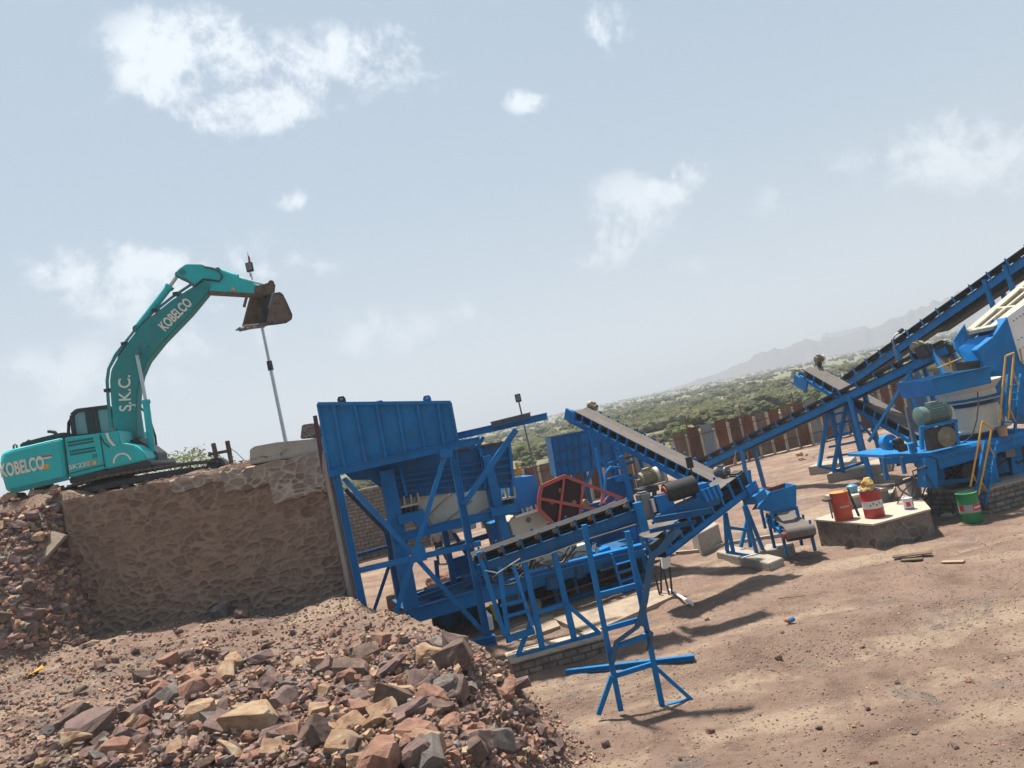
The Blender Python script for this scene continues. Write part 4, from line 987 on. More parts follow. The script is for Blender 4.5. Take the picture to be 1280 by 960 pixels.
# ------------------------------------------------------------------ feed bin on its frame
H0 = PL(-2.07, 21.38, 12)
def bar(mb, a, b_, pl, off, w, d=None): return mb.beam(on(*a, pl, off), on(*b_, pl, off), w, d or w, pl.n)
def on_ground(px, py, px2, py2, pl, off, sink=.1):
    """follow the line through two pixels on a plane down to the ground: its foot"""
    a, b_ = on(px, py, pl, off), on(px2, py2, pl, off); d = (b_ - a).normalized()
    p = a.copy()
    while p.z > terrain(p.x, p.y, False) - sink and p.z > -2: p += d * .05
    return p
def feed_bin():
    n = H0.n; t = H0.t; P = lambda x, y, o=0.0: on(x, y, H0, o)
    F = thing('feed_bin', 'big blue ribbed steel feed bin on tall braced legs beside the stone wall', 'feed bin', Vector((-3.4, 22.2, 0)))
    D = 2.7
    # near side plate leans outward at the top
    tl, tr_, br, bl = P(397, 505, -.32), P(563, 503, -.32), P(572, 551, 0), P(412, 588, 0)
    mb = MB(); mb.plate([tl, tr_, br, bl], .02, n); sp = part('side_plate', mb, BLUE, F)
    tops = [416, 442, 469, 495, 520, 546]; bots = [(430, 583), (456, 577), (481, 571), (505, 566), (530, 560), (554, 555)]
    for a, b_ in zip(tops, bots):
        f1 = (a - 397) / 166; p = tl.lerp(tr_, f1) - n * .035; q = bl.lerp(br, (b_[0] - 412) / 160) - n * .035
        mb = MB(); mb.beam(p, q, .07, .11, n); part('rib', mb, BLUE, sp)
    mb = MB(); mb.beam(tl - n * .03, tr_ - n * .03, .09, .09, n); mb.beam(tr_ - n * .03, br - n * .03, .06, .07, n); mb.beam(tl - n * .03, bl - n * .03, .06, .07, n); part('rim', mb, BLUE, sp)
    for x in (427, 534):
        f1 = (x - 397) / 166; p = tl.lerp(tr_, f1); mb = MB(); mb.prism([p - t * .11, p + t * .11, p + t * .11 + Z * .13, p + t * .07 + Z * .2, p - t * .07 + Z * .2, p - t * .11 + Z * .13], n * .04); mb.tube(p + Z * .1 - n * .02, p + Z * .1 - n * .03 , .03, .03, 8); part('lifting_lug', mb, BLACK if x < 480 else BLUE, sp)
        mb = MB(); mb.tube(p + Z * .11 - n * .01, p + Z * .11 + n * .05, .035, .035, 10); part('lug_hole', mb, WHITE, sp)
    p = tl.lerp(tr_, .455); mb = MB(); mb.prism([p - t * .12, p + t * .12, p + t * .09 + Z * .07, p - t * .09 + Z * .07], n * .04); part('cleat', mb, BLUE, sp)
    # bolt heads along the ledge
    mb = MB()
    for i in range(24):
        q = bl.lerp(br, i / 23) - n * .03 + Z * .02; mb.tube(q, q - n * .02, .014, .014, 6)
    for i in range(6):
        q = tr_.lerp(br, .1 + i * .15) - n * .05 - t * .05; mb.tube(q, q - n * .02, .018, .018, 6)
    part('bolts', mb, GREYS, sp)
    # far side and inner plates
    ftl, ftr, fbr, fbl = tl + n * (D + .6), tr_ + n * (D + .6), br + n * D, bl + n * D
    mb = MB(); mb.plate([ftl, ftr, fbr, fbl], .02, n); part('far_side_plate', mb, BLUE, F)
    mb = MB(); mb.add([tr_, ftr, fbr, br], [(0, 1, 2, 3)]); part('end_plate', mb, BLUE, F)
    mb = MB(); mb.add([bl + t * .2 + Z * .25, fbl + t * .2 + Z * .25, fbr - Z * .12 - t * .6, br + n * .4 - Z * .12 - t * .6], [(0, 1, 2, 3)]); part('chute_floor', mb, BLUE2, F)
    q = P(393, 521, .1); mb = MB(); mb.prism([P(391, 520, .3), P(396, 519, .3), P(403, 560, .3), P(402, 590, .3)], n * .12); part('end_post', mb, pmat('maroon_steel', (.10, .03, .03), .7, .2), F)
    # ledge beams under the bin, running on as the jib of the hoist
    a, b_ = P(411, 592, -.05), P(600, 550, -.05)
    mb = MB(); mb.chan(a, b_, .20, .16, n); part('ledge_beam', mb, BLUE, F)
    mb = MB(); mb.chan(a + n * D, b_ + n * D, .20, .16, n); part('ledge_beam', mb, BLUE, F)
    for k in range(4):
        q = a.lerp(b_, k / 3.0 * .97 + .015); mb = MB(); mb.chan(q + n * .1, q + n * (D - .1), .18, .12, t); part('cross_beam', mb, BLUE2, F)
    j0, j1 = P(568, 546, .35), P(684, 520, .35); mb = MB(); mb.chan(j0, j1, .20, .17, n); jb = part('jib_beam', mb, BLUE, F)
    mb = MB(); mb.chan(P(614, 530.5, .3), P(663, 518.5, .3), .15, .3, n); part('hoist_rail', mb, GREYS, jb)
    mb = MB(); bar(mb, (596, 548), (588, 562), H0, .3, .12); bar(mb, (604, 546), (596, 561), H0, .5, .1); part('jib_strut', mb, BLUE, F)
    # legs
    def leg(a, b_, off, w, d=None, nm='leg', mat=BLUE):
        p = on(*a, H0, off); q = on_ground(*a, *b_, H0, off); mb = MB(); mb.chan(p, q, w, d or w, n, .02); return part(nm, mb, mat, F)
    leg((420, 592), (455, 762), .0, .2); leg((565, 563), (610, 803), .0, .2)
    leg((406, 590), (442, 745), D, .2); leg((540, 575), (566, 720), D, .18)
    # bracing
    def brace(a, b_, off, w=.11, d=.07, mat=BLUE):
        mb = MB(); bar(mb, a, b_, H0, off, w, d); br_ = part('brace', mb, mat, F)
        p, q = P(*a, off), P(*b_, off); u = (q - p).normalized()
        for e, sg in ((p, 1), (q, -1)):
            for k in range(3): c = e + u * sg * (.1 + .09 * k) - n * d * .5; mb = MB(); mb.tube(c, c - n * .025, .02, .02, 6); part('bolt', mb, GREYS, br_)
    brace((430, 598), (606, 792), .02, .13); brace((556, 570), (491, 778), -.06, .13)
    brace((449, 713), (601, 679), -.03, .15, .08)
    brace((645, 537), (579, 631), -.02, .16, .1)
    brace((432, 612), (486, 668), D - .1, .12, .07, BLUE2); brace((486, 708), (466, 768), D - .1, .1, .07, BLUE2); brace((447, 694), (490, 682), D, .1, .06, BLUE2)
    g = P(522, 694, -.09); mb = MB(); mb.prism([P(513, 685, -.1), P(531, 682, -.1), P(534, 700, -.1), P(516, 704, -.1)], n * .02); part('gusset_plate', mb, BLUE, F)
    mb = MB(); bar(mb, (550, 567), (566, 566), H0, -.12, .22, .02); part('gusset_plate', mb, BLUE, F)
    a, b_ = P(581, 806, -.1), P(619, 796.5, -.1); mb = MB(); mb.chan(a, b_, .14, .2, n); mb.beam(a - Z * .14, b_ - Z * .14, .04, .3, n); part('base_sill', mb, BLUE, F)
feed_bin()

# ------------------------------------------------------------------ vibrating feeder and jaw crusher on one wheeled chassis
J0 = PL(-3.0, 22.3, 20)
def crusher():
    n = J0.n; t = J0.t; P = lambda x, y, o=0.0: on(x, y, J0, o)
    K = thing('jaw_crusher_plant', 'blue portable jaw crusher with cream feeder and crusher body behind roller conveyor', 'crusher plant', P(560, 770, 1.2) * 1)
    # chassis rails and deck
    def rail(a, b_, off, h, w=.14, mat=BLUE, nm='chassis_rail'): mb = MB(); mb.chan(P(*a, off), P(*b_, off), h, w, n, .022); return part(nm, mb, mat, K)
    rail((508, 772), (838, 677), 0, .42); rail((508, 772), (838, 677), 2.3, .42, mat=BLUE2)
    a, b_ = P(508, 766, 0), P(838, 671, 0); mb = MB(); mb.prism([a + n * .1, b_ + n * .1, b_ + n * 2.25, a + n * 2.25], (0, 0, .03)); part('deck_plate', mb, BLUE2, K)
    # pale edge and the walkway lip
    rail((655, 719), (805, 682), -.3, .16, .3, BLUE3, 'walkway_edge')
    for x, y in ((542, 742), (588, 727)):
        p = P(x, y, 1.0); mb = MB(); mb.box(p, (.42, .5, .42), 20); part('pedestal_box', mb, BLUE2, K, bevel=.015)
    p = P(596, 738, .5); mb = MB(); mb.box(p, (.62, .5, .02), 20); part('loose_panel', mb, WHITE, K)
    mb = MB(); mb.chan(P(515, 752, .6), P(605, 722, .6), .16, .12, n); mb.chan(P(505, 752, 1.7), P(602, 716, 1.7), .22, .12, n); part('deck_beam', mb, BLUE2, K)
    # underside: lower rails, drop legs, rusty pipe
    rail((655, 770), (812, 716), .25, .14, .12, BLUE2, 'lower_rail'); 
    for x in (662, 690, 716, 742, 768): mb = MB(); y = 735 - (x - 655) * .31; bar(mb, (x, y), (x + 8, y + 34), J0, .35, .12, .1); part('drop_leg', mb, BLUE2, K)
    mb = MB(); mb.tube(P(668, 752, .1), P(790, 713, .1), .03, .03, 8); part('rusty_pipe', mb, RUST, K, True)
    mb = MB(); mb.prism([P(628, 738, .8), P(662, 728, .8), P(674, 770, .8), P(636, 782, .8)], n * .7); part('crusher_pedestal', mb, BLUE2, K)
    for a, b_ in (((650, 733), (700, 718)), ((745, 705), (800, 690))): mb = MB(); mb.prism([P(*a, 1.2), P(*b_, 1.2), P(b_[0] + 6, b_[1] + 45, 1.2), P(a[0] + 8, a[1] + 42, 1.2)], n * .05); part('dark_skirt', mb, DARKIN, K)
    # big columns carrying the feeder
    def col(a, b_, off, w, d, mat=BLUE): mb = MB(); bar(mb, a, b_, J0, off, w, d); part('column', mb, mat, K)
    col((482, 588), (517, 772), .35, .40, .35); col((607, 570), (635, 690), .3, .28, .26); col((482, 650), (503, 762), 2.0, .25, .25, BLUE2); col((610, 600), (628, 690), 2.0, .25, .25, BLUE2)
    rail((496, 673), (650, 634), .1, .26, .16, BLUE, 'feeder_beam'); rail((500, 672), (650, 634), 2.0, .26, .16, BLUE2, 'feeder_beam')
    mb = MB(); bar(mb, (497, 650), (529, 642), J0, .2, .26, .3); bar(mb, (520, 645), (531, 660), J0, .2, .3, .26); part('spring_seat', mb, BLUE, K); mb = MB(); bar(mb, (612, 641), (644, 634), J0, .15, .26, .3); part('spring_seat', mb, BLUE, K)
    # upper hopper of the feeder: ribbed blue side
    o0 = .45
    sd = [(440, 600), (430, 591), (560, 560), (600, 556), (637, 552), (643, 609), (497, 623), (480, 613), (463, 600)]
    mb = MB(); mb.plate([P(x, y, o0) for x, y in sd], .03, n); hp = part('feeder_hopper_side', mb, BLUE2, K)
    for f_ in (.35, .52, .68, .86):
        a = P(480, 588 + f_ * 34, o0 - .05); b_ = P(637 + f_ * 5, 553 + f_ * 55, o0 - .05); mb = MB(); mb.beam(a, b_, .075, .07, n); part('rib', mb, BLUE2, hp)
    for x0, y0, x1, y1 in ((566, 566, 572, 612), (600, 560, 607, 611), (636, 553, 642, 608), (500, 585, 508, 620)):
        mb = MB(); bar(mb, (x0, y0), (x1, y1), J0, o0 - .06, .09, .1); part('rib', mb, BLUE, hp)
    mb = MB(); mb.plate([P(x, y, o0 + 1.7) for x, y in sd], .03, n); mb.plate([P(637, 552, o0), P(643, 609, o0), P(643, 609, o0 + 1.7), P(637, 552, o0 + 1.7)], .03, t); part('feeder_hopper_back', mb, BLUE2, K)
    mb = MB(); mb.beam(P(570, 563, .4), P(637, 551, .4), .05, .08, n); part('hopper_rim', mb, RUST, K)
    # cream feeder trough
    tr = [(493, 622), (607, 611), (611, 634), (598, 641), (542, 656), (530, 640), (519, 626), (500, 632)]
    mb = MB(); mb.prism([P(x, y, .55) for x, y in tr], n * 1.5); ft = part('feeder_trough', mb, CREAM, K, bevel=.01)
    for a, b_ in (((566, 615), (532, 648)), ((590, 626), (553, 655))): mb = MB(); bar(mb, a, b_, J0, .53, .04, .05); part('stiffener', mb, pmat('stained_cream', (.30, .245, .17), .7, .2, 3), ft)
    for (x0, y0, x1, y1) in ((495, 622, 521, 616), (616, 613, 641, 608)):
        mb = MB()
        for f_ in (0, .33, .66, 1): x = x0 + (x1 - x0) * f_; y = y0 + (y1 - y0) * f_; bar(mb, (x, y), (x + 1.5, y + 14), J0, .35, .03, .3)
        bar(mb, (x0, y0 + 13), (x1 + 1, y1 + 13), J0, .35, .05, .34); part('spring_bracket', mb, CREAM, K)
        for f_ in (.15, .38, .62, .85): x = x0 + (x1 - x0) * f_ + 2; y = y0 + (y1 - y0) * f_; mb = MB(); mb.tube(P(x, y + 15, .38), P(x + 1.5, y + 26, .38), .075, .075, 10); part('coil_spring', mb, BLACK, K, True)
    # crusher body
    bd = [(636, 652), (641, 646), (672, 637), (694, 655), (720, 668), (722, 690), (647, 712), (640, 690), (644, 675)]
    mb = MB(); mb.prism([P(x, y, .3) for x, y in bd], n * 1.5); cb = part('crusher_body', mb, CREAM, K, bevel=.015)
    c = P(661, 650, .28); mb = MB(); mb.tube(c, c + n * .03, .085, .085, 18); mb.tube(c - n * .01, c, .03, .03, 8); part('cover_disc', mb, GREYS, cb)
    mb = MB(); mb.beam(P(643, 646, .2), P(672, 637.5, .2), .06, .2, n); part('top_flange', mb, WHITE, cb)
    for k in range(4): p = P(654 + k * 5.6, 641.5 - k * 1.8, .2); mb = MB(); mb.tube(p, p + Z * .14, .022, .022, 6); part('stud', mb, WHITE, cb)
    lb = [(655, 703), (735, 679), (737, 697), (700, 707), (662, 717)]
    mb = MB(); mb.prism([P(x, y, .45) for x, y in lb], n * 1.2); lo_ = part('lower_housing', mb, CREAM, K, bevel=.01)
    for k, x in enumerate((681, 690)): c = P(x, 699.5 - k * 2.2, .43); mb = MB(); mb.tube(c, c + n * .03, .09, .09, 16); mb.tube(c - n * .012, c, .03, .03, 8); part('cover_disc', mb, WHITE, lo_)
    mb = MB(); mb.box(P(671, 703, .35), (.32, .3, .26), 20); part('bearing_block', mb, CREAM, lo_, bevel=.02)
    mb = MB(); c = P(671.5, 704.5, .12); mb.lathe(c, [(.06, -.1), (.045, 0), (.02, .1)], 10); part('rusty_bolt', mb, RUST, lo_)
    # blue cover over the jaw
    cv = [(640, 598), (668, 594), (672, 606), (675, 614), (672, 630), (647, 640), (638, 618)]
    mb = MB(); mb.prism([P(x, y, .35) for x, y in cv], n * 1.5); part('jaw_cover', mb, BLUE3, K, bevel=.02)
    mb = MB(); mb.prism([P(612, 655, .9), P(632, 648, .9), P(640, 685, .9), P(622, 690, .9)], n * .6); part('jaw_frame', mb, BLUE, K)
    # red flywheel guard
    gf = -.30
    G = [(677, 608), (706, 595), (778, 623), (747, 637), (727, 646), (693, 655), (674, 637), (673, 623)]
    Wd = .5
    hexp = [(677, 608), (706, 595), (728, 604), (726, 646), (693, 656), (674, 637)]
    mb = MB(); L_ = [(706, 595), (677, 608), (673.5, 623), (674, 637), (693, 656)]
    for a, b_ in zip(L_, L_[1:]): mb.prism([P(*a, gf), P(*b_, gf), P(*b_, gf + Wd), P(*a, gf + Wd)], (P(700, 625, gf) - P(*a, gf)).normalized() * .04)
    gd = part('flywheel_guard', mb, RED, K)
    mb = MB()
    def gb(a, b_, w=.06, d=.05): bar(mb, a, b_, J0, gf, w, d)
    for a, b_ in zip(L_, L_[1:]): gb(a, b_, .11, .05)
    gb((706, 595), (778, 623), .09); gb((673.5, 623), (748, 637), .09); gb((705, 597), (698, 655), .07); gb((729, 605), (724, 646), .07); gb((754, 614), (750, 636), .06); gb((693, 655), (748, 637), .06); gb((778, 623), (748, 637), .05); gb((762, 618), (754, 629), .04)
    part('guard_bars', mb, RED, gd)
    mb = MB(); mb.plate([P(x, y, gf + .06) for x, y in [(678, 609), (705, 597), (728, 606), (724, 645), (694, 654), (676, 637)]], .015, n); part('guard_mesh', mb, pmat('dark_red_mesh', (.035, .014, .013), .9, .5, 60), gd)
    c = P(702, 628, gf + .12); mb = MB(); mb.tube(c, c + n * .22, .52, .52, 28); fw = part('flywheel', mb, BLACK, gd, True)
    for x, y in ((701, 613), (718, 628), (690, 628)): c = P(x, y, gf + .03); mb = MB(); mb.tube(c, c + n * .02, .07, .07, 12); part('mesh_boss', mb, MOTB, gd)
    c = P(733, 629, gf + .1); mb = MB(); mb.tube(c, c + n * .2, .12, .12, 14); part('motor_pulley', mb, MOTB, gd)
    # steelwork at the right of the jaw: rear frame, lamp brackets, small drives
    for a, b_, o, w in (((745, 560), (760, 640), 1.6, .09), ((760, 580), (797, 568), 1.6, .07), ((757, 588), (792, 577), 1.7, .09), ((776, 570), (800, 668), .9, .14), ((790, 660), (812, 725), .4, .16), ((800, 640), (806, 690), .2, .2)):
        mb = MB(); bar(mb, a, b_, J0, o, w); part('frame_post', mb, BLUE, K)
    mb = MB(); mb.prism([P(754, 600, 1.5), P(790, 592, 1.5), P(794, 618, 1.5), P(758, 630, 1.5)], n * .3); part('drive_housing', mb, BLUE2, K)
    mb = MB(); mb.prism([P(768, 596, 1.4), P(785, 592, 1.4), P(787, 600, 1.4), P(771, 603, 1.4)], n * .3); part('drive_cap', mb, BLUE3, K)
    mb = MB(); mb.pipe([P(756, 625, 1.3), P(757, 592, 1.3), P(763, 584, 1.3), P(776, 585, 1.3), P(786, 597, 1.3)], .05, 8); part('handrail', mb, BLUE, K, True)
    for x, y in ((746, 694), (742, 688)): mb = MB(); mb.tube(P(x, y, .1), P(x + 1, y - 10, .1), .07, .06, 10); part('hydraulic_ram', mb, STEEL, K, True)
    mb = MB(); mb.prism([P(745, 690, .2), P(762, 683, .2), P(764, 688, .2), P(747, 695, .2)], n * .4); part('walkway_plate', mb, BLUE3, K)
    rr = random.Random(41)
    for k in range(16):
        x, y = rr.uniform(600, 800), 0; y = 742 - (x - 600) * .28 + rr.uniform(-28, 30); p = P(x, y, rr.uniform(.2, 1.4))
        pts = [p + t * (i * .14) + Vector((0, rr.uniform(-.08, .08), rr.uniform(-.07, .07) - .12 * math.sin(i / 5 * math.pi))) for i in range(7)]
        mb = MB(); mb.pipe(pts, rr.choice((.018, .025, .03)), 6); part('hose', mb, BLACK, K, True)
    for x, y, o_, sz in ((690, 727, .1, (.5, .3, .4)), (722, 712, .1, (.3, .3, .5)), (758, 705, .15, (.6, .3, .3)), (640, 745, .3, (.4, .3, .5)), (612, 722, 1.0, (.35, .4, .55)), (784, 655, .6, (.4, .35, .5)), (770, 640, .7, (.5, .3, .35))):
        mb = MB(); mb.box(P(x, y, o_), sz, 20); bx = part('equipment_box', mb, rr.choice((BLUE2, BLACK, BLUE2, GREYS)), K, bevel=.02)
        mb = MB(); mb.box(P(x, y, o_) - n * (sz[1] / 2 + .012), (sz[0] * .7, .02, sz[2] * .6), 20); part('box_lid', mb, BLUE2, bx)
    # dark running gear and bracing filling the underside
    for x, y, o_ in ((560, 775, .9), (585, 767, 1.6), (700, 733, .9), (730, 724, 1.6)):
        c = P(x, y, o_); mb = MB(); mb.tube(c, c + n * .35, .42, .42, 22); wh = part('wheel', mb, RUBBER, K, True); mb = MB(); mb.tube(c - n * .01, c + n * .05, .2, .2, 14); part('rim', mb, BLUE2, wh, True)
    for a_, b2, o_, w_ in (((545, 690), (640, 660), 1.9, .16), ((600, 640), (640, 720), 1.7, .14), ((560, 655), (610, 735), 2.1, .12), ((650, 650), (640, 735), 1.9, .2), ((700, 660), (705, 715), 1.9, .2), ((735, 640), (750, 700), 1.7, .18), ((640, 690), (760, 655), 1.9, .2), ((590, 690), (600, 740), .9, .14), ((545, 700), (550, 757), 2.1, .12)):
        mb = MB(); bar(mb, a_, b2, J0, o_, w_); part('frame_member', mb, BLUE2, K)
    mb = MB(); mb.prism([P(560, 700, 2.25), P(640, 676, 2.25), P(645, 735, 2.25), P(566, 755, 2.25)], n * .08); part('side_panel', mb, BLUE2, K)
    mb = MB(); mb.prism([P(700, 640, 2.0), P(778, 620, 2.0), P(785, 680, 2.0), P(705, 700, 2.0)], n * .1); part('side_panel', mb, BLUE2, K)
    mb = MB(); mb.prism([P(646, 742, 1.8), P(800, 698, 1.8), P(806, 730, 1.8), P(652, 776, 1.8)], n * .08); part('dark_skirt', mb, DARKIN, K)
    mb = MB(); mb.box(P(578, 652, 1.6), (.7, .5, .55), 20); cabn = part('control_box', mb, WHITE, K, bevel=.02); mb = MB(); mb.box(P(578, 652, 1.33), (.5, .04, .36), 20); part('box_window', mb, GLASS, cabn)
    # front steps
    ax = -.55; st = thing('access_steps', 'short blue steel steps leading up to the crusher deck', 'steps', P(778, 753, ax))
    for a, b_ in (((764, 692), (783, 754)), ((788, 688), (804, 738))):
        mb = MB(); bar(mb, a, b_, J0, ax, .05, .1); part('stringer', mb, BLUE3, st)
    for (a, b_) in (((768, 706), (790, 700)), ((771, 716), (793, 709)), ((775, 727), (796, 719)), ((779, 740), (800, 731))):
        mb = MB(); bar(mb, a, b_, J0, ax, .035, .2); part('tread', mb, BLUE3, st)
    q = [atZ(x, y, .10) for x, y in ((690, 772), (820, 737), (848, 742), (735, 792))]; mb = MB(); mb.prism([p + Z * .0 for p in q], (0, 0, -.3)); solo('concrete_pad', mb, TANPAD, q[0], 'pale concrete pad at the foot of the blue steps', 'concrete pad')
    q = [atZ(x, y, .07) for x, y in ((628, 790), (690, 768), (700, 782), (650, 800))]; mb = MB(); mb.prism(q, (0, 0, -.3)); solo('concrete_pad', mb, TANPAD, q[0], 'pale concrete pad under the blue ladder end of the roller conveyor', 'concrete pad')
crusher()

# ------------------------------------------------------------------ belt conveyors
def motor(mb_parent, c, ax, r, L, mat, up=Z, feet=True):
    """electric motor: finned body, end bells, fan cover, terminal box; its axis runs along ax"""
    ax = Vector(ax).normalized(); side = ax.cross(up).normalized(); u = side.cross(ax)
    mb = MB(); mb.lathe(c, [(r * .55, -L * .5), (r * .9, -L * .49), (r * .95, -L * .36), (r * .86, -L * .34), (r * .86, L * .26), (r * .95, L * .28), (r * .97, L * .48), (r * .8, L * .5)], 22, ax)
    for i in range(20):
        a = TAU * i / 20; d = side * math.cos(a) + u * math.sin(a)
        mb.beam(c + ax * -L * .33 + d * r * .9, c + ax * L * .25 + d * r * .9, r * .05, r * .2, d)
    mb.obox(c + u * r * 1.05 - ax * L * .05, ax * L * .34, side * r * .9, u * r * .42)
    mb.tube(c - ax * L * .5, c - ax * L * .66, r * .18, r * .18, 10)
    mb.obox(c - u * r * .98, ax * L * .5, side * r * 1.5, u * r * .16)
    o = part('motor', mb, mat, mb_parent, True)
    mb = MB(); mb.lathe(c, [(r * 1.0, L * .33), (r * 1.02, L * .5), (r * .7, L * .54)], 22, ax); part('fan_cover', mb, CREAM if mat is MOTB else mat, o, True)
    return o
def conveyor(name, label, a, b, width, nside, h=.2, idlers=10, belt_lift=.20, mat=BLUE, rail_d=.1, belt=BELT, tail=True, head=True, cat='conveyor', ret=True, rollers=True, lip=.0, base=None, edge=None):
    """a, b: tail and head ends of the near rail's centre line; nside: horizontal direction to the far rail"""
    a = Vector(a); b = Vector(b); t = (b - a).normalized(); s = Vector(nside); s = (s - t * s.dot(t)).normalized(); o = t.cross(s)
    if o.z < 0: o = -o
    L = (b - a).length; bs = a.copy(); bs.z = base if base is not None else min(a.z, b.z) - 1
    T = thing(name, label, cat, bs)
    for k in (0, 1):
        mb = MB(); mb.chan(a + s * width * k, b + s * width * k, h, rail_d, s, .02); part('side_rail', mb, mat, T)
    for i in range(1, idlers, 2): p = a.lerp(b, (i + .5) / idlers); mb = MB(); mb.beam(p + s * .03, p + s * (width - .03), .07, .07, t); part('cross_member', mb, mat, T)
    mb = MB(); mb.prism([a + s * .06 + o * (h * .5 + .05), b + s * .06 + o * (h * .5 + .05), b + s * (width - .06) + o * (h * .5 + .05), a + s * (width - .06) + o * (h * .5 + .05)], o * .012); part('under_tray', mb, DARKIN, T)
    # belt: shallow trough lifted on idlers, thin
    bl = []
    prof = [(0.06, belt_lift + .07 + lip), (.27, belt_lift), (.73, belt_lift), (.94, belt_lift + .07 + lip)]
    for q, up in ((a, 1), (b, 1)):
        r1 = [q + s * width * f_ + o * z for f_, z in prof]; bl.append(r1 + [p - o * .02 for p in reversed(r1)])
    mb = MB(); mb.loft(bl); bt = part('belt', mb, belt, T)
    if edge:
        mb = MB(); mb.beam(a + s * width * .05 + o * (belt_lift + .05 + lip), b + s * width * .05 + o * (belt_lift + .05 + lip), .05, .03, s); part('belt_edge', mb, RUBBER, bt)
    if ret: mb = MB(); mb.prism([a + s * .1 - o * h * .75, b + s * .1 - o * h * .75, b + s * (width - .1) - o * h * .75, a + s * (width - .1) - o * h * .75], o * .02); part('return_belt', mb, RUBBER, T)
    for i in range(idlers):
        p = a.lerp(b, (i + .5) / idlers)
        mb = MB()
        for q, sg in ((p - s * .03, 1), (p + s * (width + .03), -1)):
            mb.beam(q + o * h * .3, q + o * (belt_lift + .12 + lip), .05, .06, s)
        mb.beam(p + o * (h * .5 + .02), p + s * width + o * (h * .5 + .02), .05, .06, t); br = part('idler_bracket', mb, mat, T)
        if rollers:
            mb = MB(); zz = belt_lift - .075
            mb.tube(p + s * width * .29 + o * zz, p + s * width * .71 + o * zz, .055, .055, 10); mb.tube(p + s * width * .04 + o * (zz + .07 + lip), p + s * width * .27 + o * zz, .055, .055, 10); mb.tube(p + s * width * .96 + o * (zz + .07 + lip), p + s * width * .73 + o * zz, .055, .055, 10)
            part('roller', mb, BLACK, br, True)
    for e, q in ((tail, a), (head, b)):
        if e: mb = MB(); mb.tube(q + s * .05 + o * .02, q + s * (width - .05) + o * .02, .2, .2, 18); part('end_pulley', mb, RUBBER, T, True)
    return T, a, b, t, s, o

